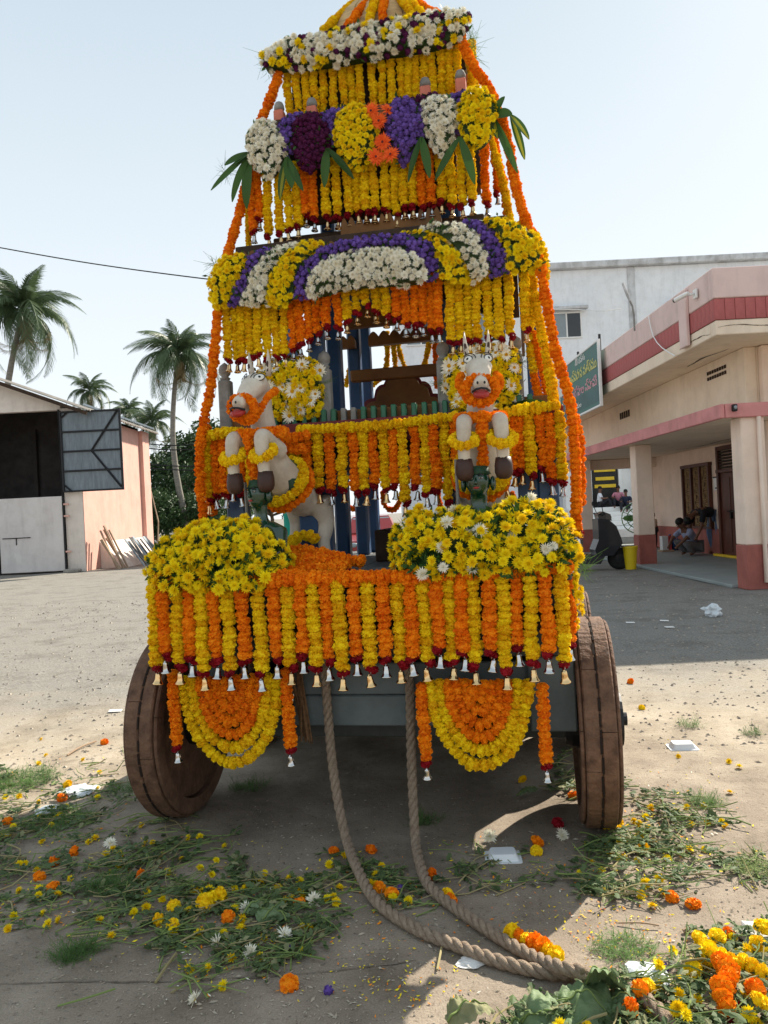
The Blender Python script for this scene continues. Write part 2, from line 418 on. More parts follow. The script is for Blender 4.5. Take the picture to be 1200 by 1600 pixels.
def corr(mb, x0, x1, z0, z1, y0, y1, n, amp=.035):
    vs = []; fs = []
    for i in range(n+1):
        y = y0 + (y1-y0)*i/n; dz = amp*(1 if i % 2 else -1)
        vs += [(x0, y, z0+dz), (x1, y, z1+dz), (x0, y, z0+dz-.03), (x1, y, z1+dz-.03)]
    for i in range(n):
        a = 4*i; b = a+4
        fs += [(a, a+1, b+1, b), (a+2, b+2, b+3, a+3), (a, b, b+2, a+2), (a+1, a+3, b+3, b+1)]
    fs += [(0, 2, 3, 1), (4*n, 4*n+1, 4*n+3, 4*n+2)]
    mb.add(vs, fs)
corr(mb, -6.2, .55, roofz(-16.4), roofz(-9.65), -.5, 7.5, 80)
mb.build('roof', M['asbestos'], shed)
mb = MB(); corr(mb, -1.2, .35, roofz(-11.4)+.13, roofz(-9.85)+.13, 3.6, 7.6, 40)
mb.build('upper_roof', M['steelgrey'], shed)
mb = MB(); mb.box((-2.9, -.46, roofz(-13.1)-.17), (7.3, .06, .12), Matrix.Rotation(math.atan(.40), 3, 'Y')); mb.build('roof_edge_board', M['darkwood'], shed)
mb = MB(); sb(mb, (-13.0, 25.92, .06), (-10.83, 25.98, 2.58)); lowdoor = mb.build('lower_door', M['shedwhite'], shed)
mb = MB(); sb(mb, (-15.6, 25.92, .06), (-13.08, 25.98, 2.58)); mb.build('lower_door', M['shedwhite'], shed)
mb = MB(); sb(mb, (-12.9, 25.895, 1.22), (-11.95, 25.92, 1.25)); sb(mb, (-12.45, 25.89, 1.0), (-12.42, 25.92, 1.25)); mb.build('door_latch', M['iron'], lowdoor).matrix_parent_inverse = Matrix()
up = MB(); sb(up, (-10.72, 25.86, 2.72), (-8.72, 25.88, 5.42)); leaf_ = up.build('upper_door', M['steelgrey'], shed)
fr = MB()
for z in (2.72, 3.4, 4.06, 4.72, 5.39): sb(fr, (-10.74, 25.80, z-.03), (-8.70, 25.855, z+.03))
for x in (-10.72, -8.72): sb(fr, (x-.035, 25.79, 2.69), (x+.035, 25.858, 5.44))
def bar(mb, a, b, r):
    mb.tube([V(a) - V((-10.2, 26, 0)), V(b) - V((-10.2, 26, 0))], r, 4)
bar(fr, (-8.8, 25.82, 5.36), (-9.72, 25.82, 4.06), .035); bar(fr, (-9.72, 25.82, 4.06), (-8.78, 25.82, 2.8), .035)
bar(fr, (-10.7, 25.82, 2.95), (-10.45, 25.82, 2.72), .03); bar(fr, (-10.7, 25.82, 5.2), (-10.45, 25.82, 5.4), .03)
fr.build('door_frame', M['iron'], leaf_)
mb = MB(); bar(mb, (-10.8, 25.9, 0), (-10.8, 25.9, 5.5), .035); mb.build('door_post', M['iron'], shed)
for z in (.7, 1.9, 2.3):
    mb = MB(); sb(mb, (-10.78, 25.86, z-.03), (-10.6, 25.92, z+.03)); mb.build('hinge', M['shedpink'], shed)
mb = MB(); mb.prism([(-10.14, .0), (-9.2, .0), (-10.14, .95)], 'y', 27.3, 32.2)
tag(mb.build('concrete_apron', M['shedcream']), 'pale sloping concrete apron along the foot of the pink shed wall', 'apron')
mb = MB(); mb.cham((-10.75, 25.5, 0), (-10.25, 25.85, .12), .03); tag(mb.build('door_step', M['asbestos']), 'rough concrete block at the foot of the shed door post', 'step')
rq = random.Random(3)
M['oldplank'] = mat('old_plank', (.42, .30, .2), .85, .3, 5, c2=(.28, .19, .13))
for i in range(7):
    x = -10.0 + .02*i; y = 26.2 + .16*i; h = rq.uniform(1.0, 1.75)
    mb = MB(); mb.box((0, 0, h/2), (.05, .1, h)); o = mb.build('plank', M['oldplank'])
    o.location = (-9.15 + rq.uniform(-.1, .15), y, 0); o.rotation_euler = (rq.uniform(-.15, .25), -math.atan2(.6, h), rq.uniform(-.2, .2))
    tag(o, f'{ordw(i)} weathered wooden plank from the left leaning on the pink shed wall', 'plank', 'planks leaning on the shed')
for i in range(11):
    y = 27.5 + .34*i; h = rq.uniform(1.0, 1.25)
    mb = MB(); mb.cham((-.012, -.11, 0), (.012, .11, h), .004); o = mb.build('metal_sheet', M['iron'] if i % 3 else M['steelgrey'])
    o.location = (-8.7 + rq.uniform(-.06, .06), y, 0); o.rotation_euler = (rq.uniform(-.1, .1)+.08*i/10, -math.atan2(.75, h), rq.uniform(-.1, .1))
    tag(o, f'{ordw(i)} dark metal strip from the left leaning beside the shed planks', 'metal sheet', 'metal strips leaning by the shed')

# ---------------------------------------------------------------- white hall far behind
M['hallwhite'] = mat('hall_whitewash', (.82, .84, .86), .85, .05, .6, c2=(.74, .77, .80), streak=.12)
M['hallgrey'] = mat('hall_grey_cement', (.56, .57, .58), .9, .2, 2, streak=.3)
M['glassdark'] = mat('dark_window_glass', (.02, .024, .028), .08, .2, 2, spec=.6)
M['glassgrey'] = mat('frosted_window_glass', (.22, .26, .28), .25, .1, 2, spec=.6)
M['whiteframe'] = mat('white_frame', (.78, .78, .76), .5, .05)
hall = thing('white_hall', 'large whitewashed hall rising behind the cart and the pink building', 'building', (8, 38, 0))
def hb(mb, lo, hi, b=.03, m=0): mb.cham(V(lo)-V((8, 38, 0)), V(hi)-V((8, 38, 0)), b, m)
mb = MB(); hb(mb, (1.0, 38, 0), (24, 44, 13.0)); mb.build('wall', M['hallwhite'], hall)
mb = MB(); hb(mb, (.7, 37.7, 13.003), (24.3, 44.3, 13.32)); mb.build('roof_edge', M['hallgrey'], hall)
mb = MB(); hb(mb, (12.6, 37.93, 6), (12.95, 37.995, 12.99), .01); mb.build('plaster_strip', M['hallgrey'], hall)
def hall_window(x, z, ww=1.5, hh=1.3):
    f = MB(); hb(f, (x, 37.93, z), (x+.07, 38.06, z+hh), .01); hb(f, (x+ww-.07, 37.93, z), (x+ww, 38.06, z+hh), .01); hb(f, (x+.07, 37.93, z+hh-.07), (x+ww-.07, 38.06, z+hh), .01)
    hb(f, (x+.07, 37.93, z), (x+ww-.07, 38.06, z+.07), .01); hb(f, (x+ww/2-.035, 37.93, z+.07), (x+ww/2+.035, 38.06, z+hh-.07), .01)
    wo_ = f.build('window', M['whiteframe'], hall)
    for k in (0, 1):
        g = MB(); hb(g, (x+.07+k*(ww/2-.035), 37.96, z+.07), (x+ww/2-.035+k*(ww/2-.035), 37.975, z+hh-.07), .002); g.build('pane', M['glassdark'] if k else M['glassgrey'], wo_)
    s = MB(); hb(s, (x-.15, 37.5, z+hh+.05), (x+ww+.25, 37.99, z+hh+.2), .02); s.build('sunshade', M['hallgrey'], wo_)
p = far(864, 527, 38); hall_window(p.x-.05, p.z-.1)
hall_window(1.5, p.z-.1); hall_window(5.0, p.z-.1); hall_window(14.5, p.z-.1); hall_window(18, p.z-.1)

# temple portal with steps, at the hall's foot
M['templewhite'] = mat('temple_whitewash', (.80, .79, .76), .8, .06, 2)
tem = thing('temple_porch', 'white temple porch with steps and a black and yellow signed doorway', 'building', (11, 37, 0))
def tb(mb, lo, hi, b=.02, m=0): mb.cham(V(lo)-V((11, 37, 0)), V(hi)-V((11, 37, 0)), b, m)
mb = MB(); tb(mb, (8.6, 36.2, .4), (14.5, 36.9, 4.2)); mb.build('wall', M['templewhite'], tem)
for k in range(4):
    mb = MB(); tb(mb, (8.4, 33.9+.38*k, .37+.21*k+(.0 if k == 0 else .001)), (13.6, 36.19, .37+.21*(k+1))); mb.build('step', M['templewhite'], tem)
for x in (9.35, 11.9, 13.2):
    mb = MB(); mb.lathe([(.24, 1.21), (.24, 1.4), (.16, 1.5), (.15, 3.6), (.25, 3.8), (.25, 4.0)], 14, Matrix.Translation((x-11, -1.05, 0))); mb.build('column', M['templewhite'], tem, smooth=True)
M['signblack'] = mat('door_black', (.02, .02, .018), .5, .3); M['signyellow'] = mat('sign_yellow', (.75, .50, .03), .5, .1)
pd = far(946, 770, 36.1)
d = MB(); tb(d, (pd.x-.62, 36.1, 1.2), (pd.x+.62, 36.195, 3.2), .01); dd = d.build('door', M['signblack'], tem)
for k, z in enumerate((2.95, 2.55, 2.2)):
    s = MB(); tb(s, (pd.x-.5+.06*(k % 2), 36.06, z-.08), (pd.x+.5-.06*(k % 2), 36.098, z+.08), .02); s.build('sign_band', M['signyellow'], dd)
f = MB()
for a, b, c_, e in ((-.78, -.63, 1.2, 3.2), (.63, .78, 1.2, 3.2), (-.78, .78, 3.203, 3.38)): tb(f, (pd.x+a, 36.02, c_), (pd.x+b, 36.194, e), .01)
f.build('door_frame', M['templewhite'], tem)
mb = MB(); mb.cham((6.2, 30.5, 0), (16, 33.88, .37), .03); tag(mb.build('forecourt', M['templewhite']), kind='structure')
mb = MB(); tb(mb, (12.2, 36.0, 3.0), (12.9, 36.19, 3.45)); mb.build('plaster_patch', M['hallgrey'], tem)

# ---------------------------------------------------------------- pink building on the right
M['pbpink'] = mat('parapet_pale_pink', (.76, .58, .54), .85, .12, 1.6, c2=(.66, .50, .47), streak=.12)
M['pbred'] = mat('parapet_red_band', (.44, .125, .12), .75, .15, 3, streak=.15)
M['pbcream'] = mat('cream_plaster', (.84, .71, .57), .85, .12, 1.3, c2=(.77, .63, .49), bump=.1, streak=.12)
M['pbpeach'] = mat('peach_plaster', (.83, .66, .54), .85, .08, 1.5, streak=.08)
M['pbrose'] = mat('rose_fascia', (.62, .26, .25), .75, .12, 2, streak=.15)
M['pbdado'] = mat('red_oxide_dado', (.38, .12, .095), .7, .12, 3, streak=.2)
M['pbfloor'] = mat('porch_floor', (.30, .33, .32), .55, .2, 2, c2=(.22, .25, .25))
M['doorwood'] = mat('door_wood', (.10, .035, .022), .45, .3, 3, stretch=(4, 4, .6))
M['grille'] = mat('window_grille', (.32, .20, .09), .5, .2, 10)
pb = thing('pink_building', 'long single storey pink and cream building with red banded parapet and porch', 'building', (6, 12, 0))
def pbx(mb, lo, hi, b=.012, m=0): mb.cham(V(lo)-V((6, 12, 0)), V(hi)-V((6, 12, 0)), b, m)
X0, Y0 = 5.0, 11.3; YE = 27.0; XE = 11.0
mb = MB(); pbx(mb, (X0, Y0+.18, 4.40), (X0+.18, YE, 4.85)); pbx(mb, (X0, Y0, 4.40), (XE, Y0+.178, 4.85)); mb.build('parapet', M['pbpink'], pb)
mb = MB(); pbx(mb, (X0+.05, Y0+.17, 4.081), (X0+.18, YE, 4.398)); pbx(mb, (X0+.05, Y0+.05, 4.081), (XE, Y0+.168, 4.398)); mb.build('band_backing', M['maroon'], pb)
tl = MB(); tl.cham((-.03, .003, 0), (.0, .149, .31), .004); tme = tl.mesh('band_tile', M['pbred'], fixn=True)
y = Y0 + .02
while y < YE-.3:
    inst('band_tile', tme, pb, Matrix.Translation((X0+.04-6, y-12, 4.084)))
    y += .1515
x = X0 + .012
while x < 9.5:
    inst('band_tile', tme, pb, Matrix.Translation((x+.1515-6, Y0+.04-12, 4.084)) @ Matrix.Rotation(PI/2, 4, 'Z'))
    x += .1515
mb = MB(); pbx(mb, (X0+.02, Y0+.2, 3.86), (X0+.2, YE, 4.079)); pbx(mb, (X0+.02, Y0+.02, 3.86), (XE, Y0+.198, 4.079)); mb.build('parapet_base', M['pbcream'], pb)
mb = MB(); pbx(mb, (X0+.201, Y0+.2, 3.9), (XE, YE, 4.2)); mb.build('roof_slab', M['pbcream'], pb)
mb = MB(); pbx(mb, (X0-.06, 12.2, 3.9), (X0+.0, 12.5, 4.8)); mb.build('parapet_pier', M['pbpink'], pb)
mb = MB(); pbx(mb, (6.0, 12.55, 2.9), (6.2, YE, 3.898)); pbx(mb, (6.202, 12.55, 2.9), (XE, 12.7, 3.898)); mb.build('upper_wall', M['pbcream'], pb)
mb = MB(); pbx(mb, (6.22, 12.40, 2.9), (6.45, 12.54, 3.89)); mb.build('wall_pilaster', M['pbpeach'], pb)
mb = MB(); pbx(mb, (5.36, 11.96, 2.705), (XE, YE, 2.895)); mb.build('canopy_slab', M['pbcream'], pb)
mb = MB(); pbx(mb, (5.28, 11.9, 2.69), (5.355, YE, 2.91)); pbx(mb, (5.357, 11.88, 2.69), (XE, 11.955, 2.91)); mb.build('canopy_fascia', M['pbrose'], pb)
mb = MB(); pbx(mb, (5.5, 12.3, 0), (XE, 25, .06)); mb.build('porch_floor', M['pbfloor'], pb)
for yy in (11.95, 17.0, 22.0):
    q = MB(); pbx(q, (5.61, yy, .7), (5.98, yy+.36, 2.70), .015); o = q.build('pillar', M['pbpeach'], pb)
    q = MB(); pbx(q, (5.605, yy-.006, .0), (5.986, yy+.366, .698), .01); q.build('pillar_foot', M['pbdado'], o)
mb = MB(); pbx(mb, (8.0, 13.0, .69), (8.2, 24.0, 2.704)); pbx(mb, (6.4, 12.72, .0), (8.19, 12.9, 2.70)); mb.build('porch_wall', M['pbpeach'], pb)
mb = MB(); pbx(mb, (7.98, 13.0, .061), (8.21, 24.02, .688)); mb.build('porch_dado', M['pbdado'], pb)
mb = MB(); pbx(mb, (5.4, 22.4, 2.42), (8.2, 22.7, 2.70)); mb.build('beam', M['pbpeach'], pb)
mb = MB(); pbx(mb, (8.2, 24.03, 0), (8.4, 24.2, 2.7)); mb.build('end_wall', M['pbpeach'], pb)
# window with scroll grille
f = MB(); ya, yb, za, zb = 18.65, 20.35, .74, 2.24
for a, b in ((ya, ya+.08), (yb-.08, yb), (ya+.52, ya+.6), (ya+1.06, ya+1.14)): pbx(f, (7.90, a, za), (7.999, b, zb), .006)
pbx(f, (7.895, ya-.03, zb), (7.999, yb+.03, zb+.08), .006); pbx(f, (7.895, ya-.03, za-.05), (7.979, yb+.03, za-.002), .006)
win = f.build('window', M['doorwood'], pb)
g = MB(); pbx(g, (7.985, ya+.08, za), (7.998, yb-.08, zb), .002); g.build('pane', M['glassdark'], win)
g = MB()
for a in (ya+.08, ya+.6, ya+1.14):
    for k in range(5): g.tube([V((7.95-6, a+.05+.085*k-12, za)), V((7.95-6, a+.05+.085*k-12, zb))], .011, 4)
    for k in range(5):
        z = za + .15 + .3*k
        for rr in (.1, .16): g.tube([V((7.94-6, a+.22+rr*math.cos(t*PI/5)-12, z+rr*.8*math.sin(t*PI/5))) for t in range(11)], .012, 4)
g.build('grille', M['grille'], win)
f = MB(); ya, yb = 16.75, 18.15
for a, b in ((ya, ya+.1), (yb-.1, yb)): pbx(f, (7.88, a, .062), (7.978, b, 2.64), .008)
pbx(f, (7.885, ya+.1, 2.54), (7.978, yb-.1, 2.64), .008); pbx(f, (7.885, ya-.05, 2.02), (7.975, yb+.05, 2.1), .008)
dr = f.build('door', M['doorwood'], pb)
g = MB()
for k in range(2): pbx(g, (7.93, ya+.1+k*.6, .09), (7.976, ya+.695+k*.605, 2.018), .01)
for k in range(2):
    for z in (.2, 1.15): pbx(g, (7.915, ya+.2+k*.6, z), (7.932, ya+.58+k*.6, z+.75), .012)
g.build('door_panel', M['doorwood'], dr)
for k in range(6):
    g = MB(); pbx(g, (7.91, ya+.1, 2.12+.07*k), (7.96, yb-.1, 2.165+.07*k), .006); g.build('louver', M['darkwood'], dr)
g = MB(); g.box((7.9-6, (ya+yb)/2-12+.05, 1.05), (.05, .06, .2)); g.box((7.89-6, (ya+yb)/2-12, 1.12), (.03, .42, .035)); g.build('door_bolt', M['iron'], dr)
g = MB(); pbx(g, (7.8, ya-.05, .062), (7.9, yb+.2, .12), .01); g.build('threshold', M['signyellow'], dr)
g = MB()
for z in range(2):
    for k in range(8): pbx(g, (5.985, 13.2+.10*k, 3.58+.1*z), (5.998, 13.265+.10*k, 3.64+.1*z), .004)
g.build('vent_grille', M['darkwood'], pb)
g = MB()
for k in range(5): pbx(g, (5.985, 18.4+.16*k, 3.5), (5.998, 18.5+.16*k, 3.66), .004)
g.build('vent_grille', M['darkwood'], pb)
g = MB(); q = [V((5.93-6, -.09, 2.69)), V((5.93-6, -.09, .9)), V((5.93-6, -.09, .1)), V((6.2-6, -.15, .08)), V((7-6, -.2, .08))]
g.tube([V((5.87-6, -.1, 2.69)), V((5.87-6, -.1, .12)), V((6.3-6, -.16, .12)), V((7-6, -.2, .12))], .035, 8); g.build('drain_pipe', M['pbpeach'], pb, smooth=True)
g = MB(); pbx(g, (7.96, 18.25, 1.62), (7.998, 18.5, 1.95), .004); no = g.build('notice', M['whiteframe'], pb)
g = MB()
for a in ((18.25, 18.28, 1.62, 1.95), (18.25, 18.5, 1.92, 1.95), (18.3, 18.4, 1.66, 1.69)): pbx(g, (7.945, a[0], a[2]), (7.959, a[1], a[3]), .002)
g.build('notice_print', M['iron'], no)

M['plcrack'] = mat('plaster_crack', (.10, .075, .055), .95, .3)
def crack_strip(pts, wd, axis):      # broken plaster along an edge: a shallow dark ragged strip on the wall face
    mb = MB(); P_ = [p for p, _ in resample(catmull(pts, .03), .05)]
    for i, (a, b) in enumerate(zip(P_, P_[1:])):
        k = wd*(.3 + abs(noise.noise(a*5)))*min(1, .3 + 3*min(i, len(P_)-i)/len(P_)); d = V((0, 0, k)) if axis == 'wall' else V((k, 0, 0)); o = V((0, 0, .03*noise.noise(a*3))) if axis == 'wall' else V((.05*noise.noise(a*2), 0, 0))
        mb.quad(a+o-d-V((6, 12, 0)), b+o-d-V((6, 12, 0)), b+o+d-V((6, 12, 0)), a+o+d-V((6, 12, 0)))
    mb.build('plaster_crack', M['plcrack'], pb, fixn=False)
crack_strip([V((5.05, 11.316, 3.97)), V((5.4, 11.316, 4.0)), V((5.9, 11.316, 3.96)), V((6.6, 11.316, 3.98))], .012, 'wall')
crack_strip([V((5.016, 11.5, 3.93)), V((5.016, 12.1, 3.96)), V((5.016, 12.7, 3.92))], .012, 'wall')
crack_strip([V((7.6, 15.2, 2.70)), V((7.5, 16.5, 2.70)), V((7.65, 18.2, 2.70)), V((7.55, 19.5, 2.70))], .04, 'soffit')
crack_strip([V((5.8, 12.6, 3.895)), V((5.7, 13.5, 3.895)), V((5.75, 14.2, 3.895))], .03, 'soffit')
fl = thing('floodlight', 'small black floodlight fixed to the rose canopy edge near its corner', 'lamp', (5.48, 11.86, 2.84))
mb = MB(); mb.cham((-.035, -.05, -.06), (.035, .018, .05), .01); mb.build('housing', M['iron'], fl); mb = MB(); mb.ball((0, -.055, .0), (.028, .012, .03), 8); mb.build('lens', M['glassgrey'], fl)
# signboard in Telugu on the parapet
M['signgreen'] = mat('sign_green', (.035, .17, .115), .5, .25, 1.5, c2=(.06, .13, .14)); M['signteal'] = mat('sign_dark_teal', (.04, .105, .105), .5, .2, 2)
M['txtwhite'] = mat('lettering_white', (.75, .75, .72), .6, .02); M['txtyellow'] = mat('lettering_yellow', (.66, .62, .22), .6, .05); M['txtpink'] = mat('lettering_pink', (.72, .36, .42), .6, .05)
pA = far(943, 545, 16.7)
sY0, sY1, sZ0, sZ1 = 16.75, 20.4, 3.62, 4.98
sg = thing('signboard', 'green signboard with yellow and pink Telugu lettering fixed to the pink parapet', 'sign', (4.85, sY0, sZ0))
mb = MB(); mb.cham((-.02, 0, 0), (.02, sY1-sY0, sZ1-sZ0), .004); bd = mb.build('board', M['signgreen'], sg)
mb = MB(); mb.cham((-.023, .06, .08), (-.0205, sY1-sY0-.06, .42), .0005); mb.build('lower_panel', M['signteal'], bd)
fr = MB()
H_, L_ = sZ1-sZ0, sY1-sY0
fr.cham((-.035, -.05, -.05), (.03, -.002, H_+.05)); fr.cham((-.035, L_+.002, -.05), (.03, L_+.05, H_+.05)); fr.cham((-.034, 0, H_+.002), (.03, L_, H_+.05)); fr.cham((-.034, 0, -.05), (.03, L_, -.002))
fr.build('sign_frame', M['whiteframe'], sg)
for k in range(3):
    mb = MB(); mb.tube([V((.05, .05+k*1.85, H_-.2)), V((.05, .05+k*1.85, H_+.17))], .03, 5); mb.build('bracket', M['iron'], sg)
def text(body, size, y0, z0, mt, parent, maxw):
    cu = bpy.data.curves.new('lettering', 'FONT'); cu.body = body; cu.size = size; cu.extrude = .004; cu.align_x = 'CENTER'
    to = bpy.data.objects.new('lettering', cu); col.objects.link(to)
    me = bpy.data.meshes.new_from_object(to.evaluated_get(bpy.context.evaluated_depsgraph_get()))
    bpy.data.objects.remove(to)
    me.materials.clear(); me.materials.append(mt)
    o = bpy.data.objects.new('lettering', me); link(o, parent)
    if len(me.vertices):
        xs_ = [v.co.x for v in me.vertices]; wd = max(xs_) - min(xs_); k = maxw/wd
        o.scale = (k, k if k < 1 else 1, 1)
    # reads towards -X: text x runs along -Y, text y up
    o.rotation_euler = Matrix(((0, 0, -1), (-1, 0, 0), (0, 1, 0))).to_euler()
    o.location = (-.026, y0, z0)
    return o
text('శ్రీ రస్తు', .2, 1.5, 1.18, M['txtwhite'], bd, .9)
text('అన్నదాన సత్రము', .34, 1.35, .84, M['txtyellow'], bd, 2.45)
text('శ్రీ వేణుగోపాల స్వామి', .30, 1.75, .45, M['txtpink'], bd, 3.2)
text('దేవాలయం', .17, 2.2, .16, M['txtwhite'], bd, 1.3)
mb = MB(); rs = random.Random(2)
for k in range(9): mb.tube([V((-.024, 3.1+.07*k, .62+.1*rs.random())), V((-.024, 3.15+.06*k, 1.0+.2*rs.random()))], .018, 4)
mb.build('emblem', M['txtwhite'], bd)

# camera and street lamp on the parapet
pc = thing('security_camera', 'white bullet security camera on a bracket at the parapet corner', 'camera', (4.98, 11.85, 4.62)); pc.scale = (.6, .6, .6)
mb = MB(); mb.cham((-.05, -.1, -.12), (0, .1, .12), .02); mb.build('bracket', M['whiteframe'], pc)
mb = MB(); mb.tube([V((-.05, 0, 0)), V((-.18, .05, 0)), V((-.26, .1, .02))], .03, 8); mb.build('arm', M['whiteframe'], pc, smooth=True)
mb = MB(); mb.tube([V((-.2, .0, .03)), V((-.26, .1, .01)), V((-.40, .38, -.04))], [.05, .06, .06], 10); cb = mb.build('housing', M['whiteframe'], pc, smooth=False)
mb = MB(); mb.tube([V((-.395, .37, -.038)), V((-.42, .42, -.047))], [.052, .052], 10); mb.build('lens', M['iron'], cb)
lp = thing('street_lamp', 'slim grey led street lamp on a bent pole above the parapet', 'lamp', (5.1, 13.9, 4.85))
b0 = V((5.1, 13.9, 4.85)); p1 = far(988, 478, 13.9) - b0; p2 = far(984, 470, 13.9) - b0; p3 = far(973, 442, 13.9) - b0
mb = MB(); mb.tube([V((p1.x+.02, 0, -.3)), V((p1.x+.02, 0, -.02)), p1, p2], .016, 6); mb.build('pole', M['stonegrey'], lp)
mb = MB(); mb.tube([p2, p2.lerp(p3, .3), p3], [.02, .042, .036], 6, flat=.6); mb.build('lamp_head', M['hallgrey'], lp)
# cables
def cable(label, pts, r, m='iron'):
    mb = MB(); mb.tube(catmull(pts, .5), r, 4)
    tag(mb.build('cable', M[m]), label, 'cable')
cable('thin dark power line crossing the sky on the left', [far(-60, 376, 30), far(90, 403, 29), far(200, 420, 28), far(332, 437, 27), far(420, 446, 26)], .022)
for k, (ya_, yb_) in enumerate(((692, 690), (699, 698), (724, 727), (730, 733))):
    cable(f'{ordw(k)} thin overhead wire from the top strung before the dark trees', [far(215, ya_, 44), far(270, ya_+4, 44), far(345, yb_+2, 44)], .03)
cable('thin white wire sagging along the pale hall wall', [far(858, 483, 36), far(905, 484, 36), far(940, 486, 35), far(972, 482, 34)], .02, 'whiteframe')
cable('loose cable hanging down the pale parapet beneath the lamp', [V((4.96, 13.9, 4.8)), V((4.95, 13.7, 4.4)), V((4.95, 13.3, 4.1)), V((4.97, 12.8, 3.86))], .01, 'whiteframe')
# ---------------------------------------------------------------- flower meshes (unit radius, face towards +Z), shared by all blooms
def frame(n):
    n = n.normalized(); x = n.orthogonal().normalized(); return x, n.cross(x), n
def marigold_mesh(name, mt, seed, np_=96, flat=.66, wide=.26, core=True):
    r = random.Random(seed); mb = MB()
    mb.ball((0, 0, 0), (.78, .78, .78*flat), 8)
    for i in range(np_):
        z = 1-2*(i+.5)/np_; a = i*2.39996 + r.uniform(-.3, .3); q = math.sqrt(1-z*z)
        n = V((q*math.cos(a), q*math.sin(a), z)); x, y, n = frame(n)
        t = r.uniform(0, 6.28); x, y = x*math.cos(t)+y*math.sin(t), y*math.cos(t)-x*math.sin(t)
        ln = r.uniform(.9, 1.06); wv = wide*r.uniform(.8, 1.2)
        S = lambda p: V((p.x, p.y, p.z*flat))
        b = n*.6; tip = n*ln + x*r.uniform(.12, .3)
        vs = [S(b - y*wv*.5), S(b + y*wv*.5), S(n*ln*.93 + y*wv + x*.06), S(tip), S(n*ln*.93 - y*wv + x*.06)]
        mb.add(vs, [(0, 1, 2, 3), (0, 3, 4)])
    return mb.mesh(name, mt)
def mum_mesh(name, mt, eye, seed, rings=((16, .05, 1.0), (15, .38, .97), (13, .75, .85), (9, 1.1, .62)), eyer=.15, wid=.15, cup=.0):
    r = random.Random(seed); mb = MB()
    for n_, el, ln in rings:
        o = r.uniform(0, 6)
        for k in range(n_):
            a = o + 2*PI*(k + r.uniform(-.25, .25))/n_; e = el + r.uniform(-.16, .16); L = ln*r.uniform(.88, 1.08)
            d = V((math.cos(a)*math.cos(e), math.sin(a)*math.cos(e), math.sin(e))); s = V((-math.sin(a), math.cos(a), 0)); up = s.cross(d)
            if up.z < 0: up = -up
            w_ = wid*r.uniform(.8, 1.15); z0 = V((0, 0, .05*el))
            p0 = z0 + d*.12; pm = z0 + d*L*.6 - up*.03; pt = z0 + d*L + up*(.06 - .22*L*max(0, .5-el)) + s*r.uniform(-.06, .06)
            mb.add([p0 - s*w_*.4, p0 + s*w_*.4, pm + s*w_ + up*.04, pt, pm - s*w_ + up*.04, pm], [(0, 1, 2, 5), (0, 5, 4), (5, 2, 3), (5, 3, 4)], 0)
    if eyer:
        mb.ball((0, 0, .05), (eyer, eyer, eyer*.75), 8, 1)
        for k in range(14):
            a = k*2.4; q = eyer*.85*math.sqrt((k+.5)/14); c = V((math.cos(a)*q, math.sin(a)*q, .05+math.sqrt(max(0, eyer**2-q*q))*.75))
            mb.ball(c, eyer*.2, 4, 1)
    return mb.mesh(name, [mt, eye])
MARI_Y = [marigold_mesh('marigold_yellow', M['mari_y'], i) for i in range(5)]
MARI_O = [marigold_mesh('marigold_orange', M['mari_o'], 10+i) for i in range(5)]
MARI = {'Y': MARI_Y, 'O': MARI_O}
ROSE = [marigold_mesh('rose', M['rose'], 30+i, 26, .75, .5) for i in range(3)]
MUM_Y = [mum_mesh('chrysanthemum_yellow', M['mum_y'], M['mum_eye'], 40+i) for i in range(5)]
MUM_W = [mum_mesh('chrysanthemum_white', M['mum_w'], M['mum_y'], 50+i, ((16, .05, 1.0), (15, .45, .95), (12, .85, .8), (9, 1.2, .55)), .13, .12) for i in range(4)]
DAISY = [mum_mesh('daisy_white', M['mum_w'], M['mum_eye'], 60+i, ((17, .08, 1.0), (14, .3, .9)), .26, .12) for i in range(3)]
ASTER = [marigold_mesh('aster', M['aster'], 70+i, 40, .8, .3) for i in range(4)]
BURG = [marigold_mesh('burgundy_bloom', M['burg'], 80+i, 40, .8, .3) for i in range(3)]
GERB = [mum_mesh('gerbera', M['gerb'], M['maroon'], 90+i, ((26, .05, 1.0), (20, .2, .8), (14, .5, .45)), .15, .095) for i in range(2)]
def bell_mesh(name, mt):
    mb = MB()
    mb.lathe([(.10, 1.0), (.13, .985), (.13, .93), (.30, .90), (.36, .82), (.40, .55), (.44, .35), (.52, .2), (.68, .07), (.72, .02), (.70, -.01), (.64, .02), (.42, .3), (.3, .7)], 14)
    mb.ball((0, 0, .02), (.13, .13, .16), 8)
    return mb.mesh(name, mt, smooth=True)
BELL = {'S': bell_mesh('bell_silver', M['silver']), 'G': bell_mesh('bell_gold', M['gold'])}

